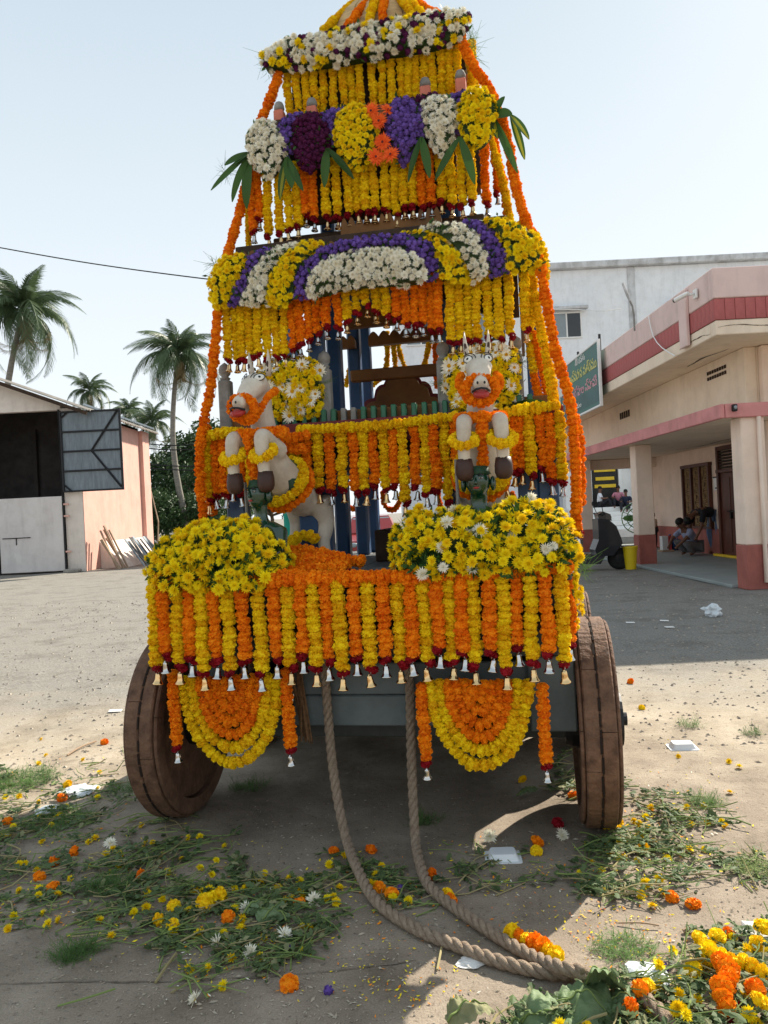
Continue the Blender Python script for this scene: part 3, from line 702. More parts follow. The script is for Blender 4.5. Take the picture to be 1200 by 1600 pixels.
RG = random.Random(21)
def flower_mat(p, n, r, zs=1.0, tilt=0.0, rd=RG):
    n = V(n)
    if tilt: n = (n.normalized() + V((rd.gauss(0, tilt), rd.gauss(0, tilt), rd.gauss(0, tilt)))).normalized()
    q = n.to_track_quat('Z', 'Y') @ Quaternion((0, 0, 1), rd.uniform(0, 2*PI))
    return Matrix.Translation(p) @ q.to_matrix().to_4x4() @ Matrix.Diagonal((r, r, r*zs, 1))
def garland(name, label, pts, colr, r, sp=None, tassel=None, group=None, closed=False, smooth=True, cat='garland', bell_h=None, pattern=None, sway=0.0):
    """threaded marigolds along world points; tassel 'S'/'G' adds two red roses and a bell"""
    sp = sp or r*1.0
    path = catmull(pts, sp*.5, closed) if smooth else [V(p) for p in pts]
    O = path[0].copy()
    t = thing(name, label, cat, O, 0, group)
    fl = resample(path, sp, closed)
    k = 0
    for i, (p, tg) in enumerate(fl):
        ch = pattern[i % len(pattern)] if pattern else colr
        big = RG.uniform(.86, 1.14)*(1 if RG.random() > .06 else .84)
        j = V((RG.gauss(0, r*.06), RG.gauss(0, r*.06), RG.gauss(0, r*.05)))
        m = flower_mat(p - O + j, tg, r*big*1.10, RG.uniform(.9, 1.25), .16)
        inst('marigold', RG.choice(MARI[ch]), t, m)
    th = MB(); th.tube([p-O for p, _ in fl] + ([fl[0][0]-O] if closed else []), .0025, 3, caps=False); th.build('thread', M['thread'], t, fixn=False)
    if tassel:
        p, tg = fl[-1]; d = V((tg.x*.3, tg.y*.3, -1)).normalized()
        e = p - O + d*sp*.62
        for s in (-1, 1):
            a = RG.uniform(0, 3.1); off = V((math.cos(a), math.sin(a), 0))*s*r*.42
            inst('rose', RG.choice(ROSE), t, flower_mat(e + off + d*r*(.28+.22*s), -d, r*.80, 1, .3))
        h = bell_h or r*1.75; q = e + d*(r*1.0 + h*.98)
        inst('bell', BELL[tassel], t, Matrix.Translation(q) @ (V((RG.gauss(0, .07), RG.gauss(0, .07), 1)).to_track_quat('Z', 'Y')).to_matrix().to_4x4() @ Matrix.Diagonal((h*.62, h*.62, h, 1)))
        mb = MB(); mb.tube([e, q + V((0, 0, h*.98))], .002, 3, caps=False); mb.build('bell_thread', M['thread'], t, fixn=False)
    return t

# ---------------------------------------------------------------- the processional cart
cartt = thing('temple_cart', 'tall wooden temple chariot on solid wheels with navy posts and tiered roofs', 'temple chariot', CO, YAW)
def cb(name, lo, hi, mt, parent=cartt, b=.006):
    mb = MB(); mb.cham(lo, hi, b); return mb.build(name, M[mt], parent)
# wheels
WR, WT = .478, .168
def ring_seg(r0, r1, x0, x1, a0, a1, n, ch=.006):
    mb = MB(); vs = []; fs = []
    for i in range(n+1):
        a = a0 + (a1-a0)*i/n; c, s = math.cos(a), math.sin(a)
        for rr, xx in ((r0, x0), (r1-ch, x0), (r1, x0+ch), (r1, x1-ch), (r1-ch, x1), (r0, x1)): vs.append((xx, c*rr, s*rr))
    for i in range(n):
        for k in range(6):
            a, b = 6*i+k, 6*i+(k+1) % 6
            fs.append((a, a+6, b+6, b))
    fs += [tuple(range(5, -1, -1)), tuple(range(6*n, 6*n+6))]
    mb.add(vs, fs); return mb
FEL = []
NS = 7
for (x0, x1, R_, off) in ((-.084, -.066, WR-.016, .0), (-.065, -.001, WR, .35), (.001, .065, WR-.001, .9), (.066, .084, WR-.016, .5)):
    a1 = 2*PI/NS - .006
    FEL.append((ring_seg(WR-.09, R_, x0, x1, 0, a1, 9).mesh('felloe', M['wheelwood'], fixn=True), off))
def wheel(u, v, side):
    wobj = MB()
    wobj.lathe([(WR-.094, -.045), (WR-.094, .045)], 36, Matrix.Rotation(PI/2, 4, 'Y'))
    w_ = wobj.build('wheel', M['wheelwood'], cartt, loc=(u, v, WR))
    for me, off in FEL:
        for k in range(NS): inst('felloe', me, w_, Matrix.Rotation(off + 2*PI*k/NS + .3*u + v, 4, 'X'))
    for k in range(5):      # face boards of the solid disc
        y0 = -.38 + .152*k; y1 = y0 + .148; pl = []
        hh = lambda y: math.sqrt(max(0.0004, (WR-.1)**2 - y*y))
        poly = [(y0 + (y1-y0)*i/4, hh(y0 + (y1-y0)*i/4)) for i in range(5)]; poly += [(a, -b) for a, b in poly[::-1]]
        for s in (-1, 1):
            mb = MB(); mb.prism(poly, 'x', s*.046, s*.062); mb.build('face_board', M['wheelwood'], w_)
    mb = MB(); mb.lathe([(.12, -.13), (.13, -.10), (.13, .10), (.12, .13)], 20, Matrix.Rotation(PI/2, 4, 'Y')); mb.build('hub', M['iron'], w_, smooth=False)
    mb = MB()
    for k in range(14):        # short gaping joints along the tread seam
        a = 2*PI*(k + RG.uniform(-.15, .15))/14; ln = RG.uniform(.07, .13)
        for i in range(3):
            aa = a + (ln*i/3)/WR*2.0
            mb.box((RG.uniform(-.003, .003), math.cos(aa)*(WR-.0005), math.sin(aa)*(WR-.0005)), (RG.uniform(.005, .010), .004, ln*.55), Matrix.Rotation(aa, 3, 'X'))
    mb.build('seam_crack', M['crack'], w_)
    mb = MB(); mb.tube([V((side*.12, 0, 0)), V((side*.155, 0, 0))], .03, 10)
    mb.tube([V((side*.13, 0, .05)), V((side*.13, 0, -.05))], .01, 6); mb.build('axle_pin', M['iron'], w_)
    return w_
for s in (-1, 1):
    for v in (0.0, 1.22): wheel(-1.08 if s < 0 else .985, v, s)
# chassis
for v in (0.0, 1.22): cb('axle', (-.99, v-.07, WR-.07), (.905, v+.07, WR+.07), 'darkgrey')
for u in (-.62, .62): cb('chassis_beam', (u-.08, -.16, .56), (u+.08, 1.75, .72), 'greypaint')
uL, zT = cart(458, 1066, -.24); uR, zB = cart(868, 1130, -.24)
zc = [.515, .66, .81]
for i in range(2): cb('front_board', (uL, -.26, zc[i]), (.86, -.205, zc[i+1]-.004), 'greypaint')
cb('front_beam', (-.9, -.30, .835), (.88, -.18, .96), 'darkgrey')
for u in (-.80, .80): cb('front_bracket', (u-.10, -.29, .50), (u+.10, -.165, .83), 'greypaint')
cb('side_block', (.80, -.2, .52), (.885, .2, .72), 'darkgrey'); cb('side_block', (-.95, -.2, .52), (-.83, .2, .72), 'darkgrey')
for u in (-.93, .83): cb('side_beam', (u, -.15, .74), (u+.05, 1.8, .98), 'greypaint')
for k in range(7): cb('cross_bearer', (-.90, -.12+.3*k, .965), (.87, -.04+.3*k, 1.06), 'darkgrey')
for k in range(9):
    a = -.95 + .206*k; cb('deck_board', (a, -.47, 1.18), (a+.202, 1.8, 1.222), 'deck')
cb('deck_skirt', (-.94, -.45, 1.07), (.885, -.40, 1.178), 'darkgrey'); cb('deck_skirt', (-.94, -.395, .99), (-.89, 1.8, 1.178), 'greypaint'); cb('deck_skirt', (.835, -.395, .99), (.885, 1.8, 1.178), 'greypaint')
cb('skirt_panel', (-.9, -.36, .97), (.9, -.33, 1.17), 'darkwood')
cb('rear_shade_board', (-.95, 1.66, .12), (.88, 1.70, 1.175), 'darkgrey'); cb('side_shade_board', (.80, .5, .40), (.83, 1.62, .74), 'darkgrey')  # boards added and sized to keep sun off the ground beneath the cart
# posts
for u in (-.345, .36):
    for v in (.30, .70, 1.25, 1.60):
        pz = MB(); pz.cham((u-.042, v-.042, 1.223), (u+.042, v+.042, 2.925 if v < .5 else 3.655), .012); pz.build('post', M['blue'], cartt)
for u in (-.40, .41, -.80, .74, .84): cb('lower_post', (u-.05, .16, 1.223), (u+.05, .26, 1.74), 'blue')
for u in (-.85, .82): cb('rear_post', (u-.045, 1.5, 1.223), (u+.045, 1.59, 3.0), 'blue')
# dark things stored on the deck
cb('deck_chest', (-.12, .5, 1.223), (.52, .95, 1.40), 'darkwood')
# balcony
cb('balcony_floor', (-.90, .12, 1.745), (.92, 1.7, 1.79), 'darkwood')
cb('balcony_rail', (-.90, .135, 1.86), (.93, .185, 1.985), 'maroon')
cb('balcony_board', (-.89, .24, 1.79), (.91, .275, 2.05), 'brown')
cb('balcony_ledge', (-.90, .19, 1.79), (.92, .236, 1.97), 'darkwood')
k = 0
u = -.62
while u < .80:
    mb = MB(); tm = 'greenpaint' if k not in (8, 9) else 'stonegrey'
    mb.cham((u-.013, .19, 1.972), (u+.013, .236, 2.055), .004); mb.build('bracket', M[tm], cartt)
    u += .0535; k += 1
cb('balcony_sides', (.885, .3, 1.79), (.92, 1.65, 2.05), 'brown'); cb('balcony_sides', (-.90, .3, 1.79), (-.865, 1.65, 2.05), 'brown')
def stanchion(u, v, z0, z1, wd=.05):
    mb = MB(); mb.cham((u-wd/2, v-wd/2, z0), (u+wd/2, v+wd/2, z1), .008); o = mb.build('corner_post', M['stonegrey'], cartt)
    mb = MB(); mb.lathe([(.022, z1), (.03, z1+.012), (.018, z1+.02), (.030, z1+.035), (.035, z1+.058), (.027, z1+.08), (.008, z1+.095), (0, z1+.1)], 12, Matrix.Translation((u, v, 0))); mb.build('post_ball', M['stonegrey'], o, smooth=True)
    return o
uu, z_ = cart(692, 560, .25); stanchion(uu, .25, 1.8, z_-.01, .066)
uu, z_ = cart(806, 560, .25); stanchion(uu, .25, 1.8, z_+.02, .066)
uu, z_ = cart(507, 575, .25); stanchion(uu, .25, 1.8, z_-.005, .066)
uu, z_ = cart(352, 595, .25); stanchion(uu, .25, 1.8, z_, .066)
# throne back with scalloped crest, and cross beam
v0 = 1.42
ua, zq = cart(568, 610, v0); ub, _ = cart(690, 610, v0)
def scallop(ua, ub, z0, z1):
    pts = [(ua, z0)]; N = 40
    for i in range(N+1):
        t = i/N; u = ua + (ub-ua)*t; a = abs(t-.5)*2
        env = z1 if a < .42 else z1 - .07 if a < .68 else z1 - .16
        loc = (a/.42 if a < .42 else (a-.42)/.26 if a < .68 else (a-.68)/.32)
        pts.append((u, env - .05*loc**3 + .0))
    pts.append((ub, z0)); return pts
mb = MB(); mb.prism(scallop(ua, ub, 1.8, 2.42), 'y', v0, v0+.03); mb.build('throne_back', M['brown'], cartt)
mb = MB(); mb.prism(scallop(ua-.025, ub+.025, 1.8, 2.445), 'y', v0+.032, v0+.05); mb.build('throne_edge', M['maroon'], cartt)
ua, za = cart(549, 589, .9); ub, zb = cart(690, 576, .9); cb('cross_beam', (ua, .87, za-.035), (ub+.2, .93, za+.035), 'brown')
cb('cross_beam', (-.34, 1.57, 2.02), (.36, 1.62, 2.06), 'blue')
# tiered roofs with wavy tile eaves
def wave_eave(u0, u1, v, z, n, depth=.05, thick=.05, amp=.022):
    mb = MB(); N = n*6; vs = []
    for i in range(N+1):
        u = u0 + (u1-u0)*i/N; zz = z + amp*abs(math.sin(PI*i/6)); zl = z - thick
        vs += [(u, v, zz), (u, v+depth, zz), (u, v+depth, zl), (u, v, zl)]
    fs = []
    for i in range(N):
        a = 4*i; b = a+4
        for k in range(4): fs.append((a+k, a+(k+1) % 4, b+(k+1) % 4, b+k))
    fs += [(0, 1, 2, 3), (4*N+3, 4*N+2, 4*N+1, 4*N)]
    mb.add(vs, fs); return mb.build('tile_eave', M['ochre'], cartt)
def tier(uL, uR, v0, v1, z, th=.05):
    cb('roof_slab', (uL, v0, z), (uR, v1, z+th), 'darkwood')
    wave_eave(uL+.02, uR-.02, v0-.012, z-.005, int((uR-uL)/.055))
    wave_eave(uL+.02, uR-.02, v1-.045, z-.005, int((uR-uL)/.055))
tier(-.76, .70, .24, 1.60, 2.93)
tier(-.58, .55, .38, 1.50, 3.66)
tier(-.56, .50, .55, 1.20, 4.16)
u0, z0 = cart(533, 352, .38); u1, _ = cart(690, 352, .38)
wave_eave(u0, u1, .36, z0-.02, 13, .05, .04, .05)
cb('eave_beam', (-.60, .42, 3.02), (.58, .48, 3.07), 'darkwood')
u0, z0 = cart(575, 527, 1.2); u1, _ = cart(692, 515, 1.2); wave_eave(u0, u1, 1.2, z0, 7, .05, .055, .035); wave_eave(u0-.1, u1, .95, z0+.06, 8, .05, .05, .03)
u0, z0 = cart(533, 540, 1.2); u1, _ = cart(549, 520, 1.2); wave_eave(u0, u1+.03, 1.15, z0+.02, 2, .05, .05, .03)
# arched valance boards behind the hanging garlands
def valance(uL, uR, v, zt, zs, zm):
    pts = [(uL, zt), (uR, zt), (uR, zs)]
    for i in range(21):
        t = i/20; pts.append((uR - .12 - (uR-uL-.24)*t, zs + (zm-zs)*math.sin(PI*t)))
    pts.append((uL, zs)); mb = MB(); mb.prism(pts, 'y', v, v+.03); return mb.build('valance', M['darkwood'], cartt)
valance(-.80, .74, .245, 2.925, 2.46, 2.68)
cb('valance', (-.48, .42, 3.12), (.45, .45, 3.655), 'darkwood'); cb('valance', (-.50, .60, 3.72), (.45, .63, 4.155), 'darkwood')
cb('side_valance', (.745, .4, 2.5), (.765, 1.55, 2.925), 'brown')
# little salmon posts with grey balls standing on the second roof
for (x, y, v) in ((437, 184, .42), (488, 178, .40), (665, 147, .40), (720, 135, .45), (728, 128, 1.0)):
    u, z = cart(x, y, v); mb = MB(); mb.cham((u-.028, v-.028, 3.71), (u+.028, v+.028, z+.035), .006); o = mb.build('roof_post', M['salmon'], cartt)
    mb = MB(); mb.lathe([(.02, z), (.03, z+.01), (.028, z+.028), (.02, z+.046), (.006, z+.054), (0, z+.056)], 12, Matrix.Translation((u, v, .036))); mb.build('post_ball', M['stonegrey'], o, smooth=True)
# dome of slats
zc0 = 4.215
dm = MB(); vs = []; fs = []
nn = 24; prof = [(1.0, 0), (.98, .10), (.90, .24), (.76, .38), (.55, .50), (.3, .575), (.1, .60)]
for k in range(nn):
    mb = MB(); a0 = 2*PI*k/nn + .012; a1 = 2*PI*(k+1)/nn - .012; vs = []; fs = []
    for rr, zz in prof:
        for sc_ in (1, .93):
            for a in (a0, a1): vs.append((-.02 + .42*rr*sc_*math.cos(a), .87 + .30*rr*sc_*math.sin(a), zc0 + zz*sc_*.62))
    for i in range(len(prof)-1):
        b = 4*i
        fs += [(b, b+1, b+5, b+4), (b+2, b+6, b+7, b+3), (b, b+4, b+6, b+2), (b+1, b+3, b+7, b+5)]
    fs += [(0, 2, 3, 1), (4*len(prof)-4, 4*len(prof)-3, 4*len(prof)-1, 4*len(prof)-2)]
    mb.add(vs, fs); mb.build('dome_slat', M['palewood'], cartt)
mb = MB(); mb.lathe([(.10, 0), (.12, .03), (.06, .06), (.09, .12), (.10, .17), (.05, .23), (.02, .30), (.012, .40), (0, .43)], 16, Matrix.Translation((-.02, .87, zc0+.355))); mb.build('finial', M['gold'], cartt, smooth=True)

# ---------------------------------------------------------------- hanging strands, row by row
def strand_row(rows, v, r, top, group, noun, colname={'Y': 'yellow', 'O': 'orange'}):
    rows = sorted(rows, key=lambda a: a[0])
    for i, row in enumerate(rows):
        x, yb, c = row[:3]; bell = row[3] if len(row) > 3 else ('G' if c == 'Y' else 'S'); vv = row[4] if len(row) > 4 else v
        yt = row[5] if len(row) > 5 and row[5] else top(x)
        u, zt = cart(x, yt, vv)
        xb = x + (yb-yt)*.052
        u2, zb = cart(xb, yb, vv)
        um = (u+u2)/2; dv = RG.uniform(-.012, .012); wv = RG.uniform(-.006, .006)
        pts = [C(um, vv+dv, zt-r*.5), C(um+wv, vv+dv, (zt*2+zb)/3), C(um-wv, vv+dv, (zt+2*zb)/3), C(um, vv+dv, zb + r*.5)]
        bn = {'S': ' with silver bell', 'G': ' with gold bell', None: ''}[bell]
        garland('garland_strand', f'{colname[c]} marigold strand{bn}, {ordw(i)} from the left {noun}', pts, c, r, r*1.0, bell, group)
# deck fringe (magnified crop 220..920 x 760..1090 at 1.714)
D = [(38, 477, 'Y'), (65, 445, 'O'), (100, 475, 'Y'), (134, 455, 'O'), (167, 490, 'Y'), (200, 460, 'O'), (236, 490, 'Y', 'S'), (274, 460, 'O'), (316, 495, 'Y', 'S'), (357, 460, 'O'), (394, 478, 'Y'), (432, 445, 'O'), (465, 480, 'Y'), (498, 465, 'O'),
     (534, 490, 'Y'), (574, 450, 'O'), (610, 480, 'Y'), (651, 455, 'O'), (690, 470, 'Y'), (724, 450, 'O'), (760, 465, 'Y'), (796, 430, 'O'), (829, 463, 'Y'), (860, 437, 'O'), (890, 475, 'Y'), (933, 438, 'O'), (970, 487, 'Y'), (1006, 425, 'O'),
     (1044, 465, 'Y'), (1087, 440, 'O'), (1128, 468, 'Y')]
D = [(220+a[0]/1.714 - 3.0, 760+a[1]/1.714) + tuple(a[2:]) for a in D]
dtop = lambda x: 914 - (x-245)*.028
strand_row(D, -.515, .0308, dtop, 'marigold strands hanging along the deck edge', 'along the deck edge')
strand_row([(885, 1002, 'O', 'S', -.44, 890), (890, 985, 'Y', None, -.38, 880)], -.4, .028, dtop, 'marigold strands at the deck side', 'at the right deck side')
garland('garland_swag', 'long orange marigold garland running level along the front deck edge', [CP(247, 908, -.52), CP(400, 907, -.525), CP(560, 903, -.525), CP(720, 897, -.525), CP(890, 886, -.52)], 'O', .030)
garland('garland_swag', 'second orange marigold garland lying along the top of the deck edge', [CP(250, 900, -.49), CP(420, 899, -.49), CP(600, 900, -.49), CP(760, 893, -.49), CP(888, 884, -.49)], 'O', .026)
# balcony row
B = [(400+a/4, 620+t/4, 620+b/4, c, bl) for a, t, b, c, bl in ((315, 240, 505, 'O', 'S'), (388, 235, 570, 'Y', 'G'), (460, 215, 580, 'O', 'S'), (535, 215, 565, 'Y', 'G'), (610, 205, 590, 'O', 'S'), (672, 205, 580, 'Y', 'G'), (733, 205, 545, 'O', 'S'), (800, 195, 565, 'Y', 'G'), (862, 205, 545, 'O', 'S'), (920, 190, 650, 'Y', 'G'), (993, 185, 550, 'O', 'S'), (1058, 185, 590, 'Y', 'S'), (1120, 175, 575, 'O', 'S'))]
B += [(640+a/4.286, 600+t/4.286, 600+b/4.286, c, bl) for a, t, b, c, bl in ((240, 260, 780, 'Y', 'G'), (310, 230, 690, 'O', 'S'), (370, 225, 640, 'Y', 'G'), (430, 225, 640, 'O', 'S'), (490, 225, 640, 'Y', 'G'), (560, 225, 640, 'O', 'S'), (640, 225, 650, 'Y', 'G'), (690, 220, 580, 'O', 'G'), (745, 210, 565, 'O', 'G'), (805, 200, 600, 'Y', 'G'), (880, 170, 550, 'O', 'S'), (940, 200, 635, 'O', 'S'), (1010, 180, 645, 'Y', 'S'))]
B += [(300+a/6, 640+t/6, 640+b/6, c, bl) for a, t, b, c, bl in ((150, 290, 840, 'Y', 'G'), (215, 280, 790, 'O', 'S'), (305, 250, 785, 'O', 'S'), (372, 290, 720, 'Y', 'S'), (455, 265, 765, 'O', 'S'), (560, 265, 760, 'Y', 'G'), (660, 260, 770, 'O', 'S'), (760, 255, 770, 'Y', 'G'), (860, 250, 760, 'O', 'S'), (970, 245, 730, 'Y', 'G'))]
strand_row([(x-2.2, b, c, bl, .10, t) for x, t, b, c, bl in B], .10, .0277, None, 'marigold strands hanging from the balcony rail', 'below the balcony rail')
garland('garland_swag', 'yellow marigold garland along the balcony rail between the two white horses', [CP(468, 672, .075), CP(530, 668, .07), CP(600, 664, .07), CP(650, 658, .07), CP(712, 651, .075)], 'Y', .0255)
garland('garland_swag', 'yellow marigold garland on the balcony rail right of the right hand horse', [CP(778, 652, .07), CP(800, 642, .07), CP(830, 638, .07), CP(868, 633, .08)], 'Y', .028)
garland('garland_swag', 'yellow marigold garland on the balcony rail left of the left hand horse', [CP(326, 682, .07), CP(350, 676, .07), CP(380, 676, .07), CP(410, 675, .08)], 'Y', .028)
garland('garland_swag', 'orange marigold swag drooping beside the left horse at the balcony rail', [CP(405, 672, .05), CP(430, 682, .04), CP(455, 686, .04), CP(478, 680, .05)], 'O', .030)
garland('garland_swag', 'lower orange marigold swag at the balcony rail behind the left horse', [CP(425, 690, .06), CP(452, 700, .05), CP(474, 700, .05)], 'O', .030)
# third tier
T3 = [(320+a/4.286, 420+b/4.286, c) for a, b, c in ((155, 605, 'Y'), (205, 607, 'Y'), (250, 603, 'Y'), (300, 585, 'Y'), (355, 568, 'Y'), (410, 600, 'Y'), (467, 578, 'Y'), (525, 568, 'Y'), (580, 525, 'O'), (635, 498, 'O'), (688, 463, 'O'), (745, 418, 'O'), (815, 383, 'O'), (890, 385, 'O'), (950, 343, 'Y'), (1015, 285, 'Y'), (1080, 238, 'Y'), (1148, 272, 'Y'))]
T3 += [(580+a/4, 400+b/4, c) for a, b, c in ((35, 335, 'Y'), (95, 365, 'Y'), (157, 383, 'O'), (213, 423, 'O'), (268, 422, 'O'), (318, 412, 'O'), (372, 455, 'O'), (415, 458, 'O'), (490, 533, 'Y'), (545, 523, 'Y'), (600, 518, 'Y'), (655, 518, 'Y'), (725, 503, 'Y'), (790, 513, 'Y'), (855, 488, 'Y'), (955, 452, 'Y'))]
def t3top(x):
    for (a, b), (c, d) in zip(((340, 490), (430, 470), (480, 462), (560, 445), (620, 440), (690, 430), (760, 430), (840, 410)), ((430, 470), (480, 462), (560, 445), (620, 440), (690, 430), (760, 430), (840, 410), (900, 410))):
        if a <= x <= c: return b + (d-b)*(x-a)/(c-a) - 6
    return 480
strand_row([(x-2, b, c) for x, b, c in T3], .17, .0245, t3top, 'marigold strands hanging under the arched third tier', 'under the arched floral canopy')
# second tier
T2 = [(370+a/5.4545, 230+b/5.4545, c) for a, b, c in ((130, 705, 'O'), (188, 598, 'O'), (262, 748, 'Y'), (362, 722, 'Y'), (437, 688, 'Y'), (513, 660, 'Y'), (585, 568, 'O'), (650, 603, 'O'), (757, 588, 'Y'), (850, 583, 'Y'), (948, 558, 'Y'), (1025, 533, 'Y'), (1098, 538, 'Y'), (1170, 538, 'Y'))]
T2 += [(580+a/4.615, 200+b/4.615, c) for a, b, c in ((100, 578, 'Y'), (170, 618, 'Y'), (235, 563, 'Y'), (297, 558, 'Y'), (360, 563, 'O'), (428, 543, 'O'), (503, 518, 'Y'), (575, 548, 'Y'), (650, 553, 'Y'), (722, 528, 'Y'))]
T2 += [(758, 318, 'O', 'S', .55), (776, 300, 'O', 'S', .95)]
strand_row([(a[0]-3,) + tuple(a[1:]) for a in T2], .36, .0255, lambda x: 262 - (x-400)*.13, 'marigold strands hanging from the second tier', 'on the second tier')
# top tier
T1 = [(420+a/3.75, 80+b/3.75, 'Y', None) for a, b in ((105, 400), (160, 395), (212, 380), (262, 380), (310, 380), (370, 365), (430, 350), (475, 350), (527, 345), (600, 330), (657, 330), (712, 320), (768, 300), (812, 300), (855, 300), (900, 290), (950, 280), (1005, 285), (1050, 285), (1095, 280))]
T1 += [(738, 140, 'Y', None, .9), (733, 150, 'Y', None, .7)]
strand_row(T1, .52, .023, lambda x: 118 - (x-420)*.17, 'plain yellow strands on the top tier', 'on the top tier')
# side ropes of flowers from the crown down to the deck
def VR(l): return [CP(x, y, v) for x, y, v in l]
garland('garland_rope', 'long orange marigold rope down the right corner from crown to deck', VR([(716, 40, .50), (724, 70, .46), (741, 105, .43), (765, 140, .40), (785, 190, .36), (797, 240, .33), (806, 290, .30), (822, 345, .22), (838, 385, .15), (846, 430, .10), (855, 480, .08), (866, 540, .06), (880, 590, .04), (892, 640, .02), (898, 700, .0), (900, 760, -.02), (902, 826, -.03)]), 'O', .0265, tassel='S')
garland('garland_rope', 'shorter orange marigold rope hanging just outside the right corner rope', VR([(893, 636, .10), (905, 680, .08), (907, 730, .07), (908, 785, .06)]), 'O', .0255)
garland('garland_rope', 'long orange marigold rope down the left corner from crown to deck', VR([(440, 100, .50), (432, 128, .48), (420, 160, .46), (408, 190, .44), (395, 240, .42), (382, 295, .40), (372, 340, .37), (362, 375, .33), (350, 430, .22), (341, 490, .14), (335, 550, .10), (328, 610, .08), (318, 665, .06), (312, 710, .05), (313, 760, .04), (318, 812, .04)]), 'O', .0265)
garland('garland_rope', 'second orange marigold rope hanging beside the left balcony corner', VR([(322, 668, .12), (320, 710, .12), (326, 760, .12), (332, 800, .12)]), 'O', .025)
garland('garland_rope', 'thick yellow marigold rope curving over the right edge of the floral canopy', VR([(795, 352, .25), (825, 362, .22), (845, 385, .2), (850, 430, .2), (851, 470, .22)]), 'Y', .028)
garland('garland_rope', 'yellow marigold rope hanging inside the orange right corner rope', VR([(829, 425, .26), (837, 475, .22), (847, 520, .18), (856, 565, .16), (865, 622, .14)]), 'Y', .027)
garland('garland_rope', 'thin yellow and orange marigold rope inside the right corner', VR([(826, 430, .4), (831, 480, .38), (829, 530, .36), (833, 575, .34), (842, 625, .32)]), 'Y', .022, pattern='YYYYYYYYYYYYYYYYYYYYYYYYYOOOOOOOOOOOOOOO')
garland('garland_rope', 'thin orange marigold rope between two yellow ropes at the right corner', VR([(834, 520, .36), (843, 560, .34), (852, 600, .33), (856, 628, .32)]), 'O', .021)
garland('garland_rope', 'yellow marigold rope behind the orange one at upper right', VR([(728, 75, .85), (738, 110, .85), (762, 200, .85), (786, 285, .85), (798, 350, .8)]), 'Y', .024)
garland('garland_rope', 'orange marigold rope at the rear right of the second tier', VR([(770, 215, 1.2), (785, 280, 1.2), (795, 350, 1.2)]), 'O', .026)
garland('garland_rope', 'thin yellow rope hanging behind the leftmost second tier strands', VR([(386, 290, .5), (388, 350, .5), (389, 405, .5)]), 'Y', .018)
for k, (c, pts) in enumerate((('Y', [(505, 48, .56), (530, 24, .66), (570, -8, .8)]), ('O', [(543, 42, .52), (560, 18, .60), (586, -10, .75)]), ('Y', [(576, 40, .50), (580, 18, .56), (596, -12, .74)]), ('O', [(599, 38, .50), (598, 15, .56), (604, -12, .74)]),
                             ('Y', [(648, 30, .50), (634, 8, .58), (616, -12, .75)]), ('Y', [(662, 26, .52), (644, 5, .62), (622, -14, .78)]), ('O', [(684, 22, .60), (660, 10, .66), (630, -14, .8)]))):
    u, z = zip(*[cart(x, y, v) for x, y, v in pts]); garland('garland_rope', f'{ordw(k)} marigold rope from the left draped over the pale slatted dome', [C(uu_, p_[2], zz_) for uu_, zz_, p_ in zip(u, z, pts)], c, .024)
# garlands strung behind, seen through the arch
for k, (c, pts) in enumerate((('Y', [(546, 520), (549, 560), (541, 602)]), ('Y', [(604, 520), (605, 560), (600, 585), (580, 604)]), ('Y', [(614, 535), (617, 560), (618, 585)]), ('Y', [(622, 535), (627, 560), (637, 582)]), ('Y', [(671, 525), (668, 550), (660, 580)]), ('O', [(680, 535), (681, 570), (682, 605)]))):
    garland('garland_rope', f'{ordw(k)} thin {"yellow" if c=="Y" else "orange"} rope from the left strung at the back of the arch opening', [CP(x, y, 1.75) for x, y in pts], c, .020)
for k, pts in enumerate(([(473, 755), (476, 775), (478, 800), (482, 812)], [(540, 790), (556, 795), (566, 775), (570, 760)], [(598, 770), (602, 792), (616, 796), (626, 780), (629, 765)], [(690, 800), (684, 770), (690, 755)], [(800, 770), (806, 785), (812, 792)], [(845, 765), (847, 790), (846, 805)])):
    garland('garland_rope', f'{ordw(k)} drooping orange rope from the left at the back of the deck', [CP(x, y, 1.7) for x, y in pts], 'O', .020)
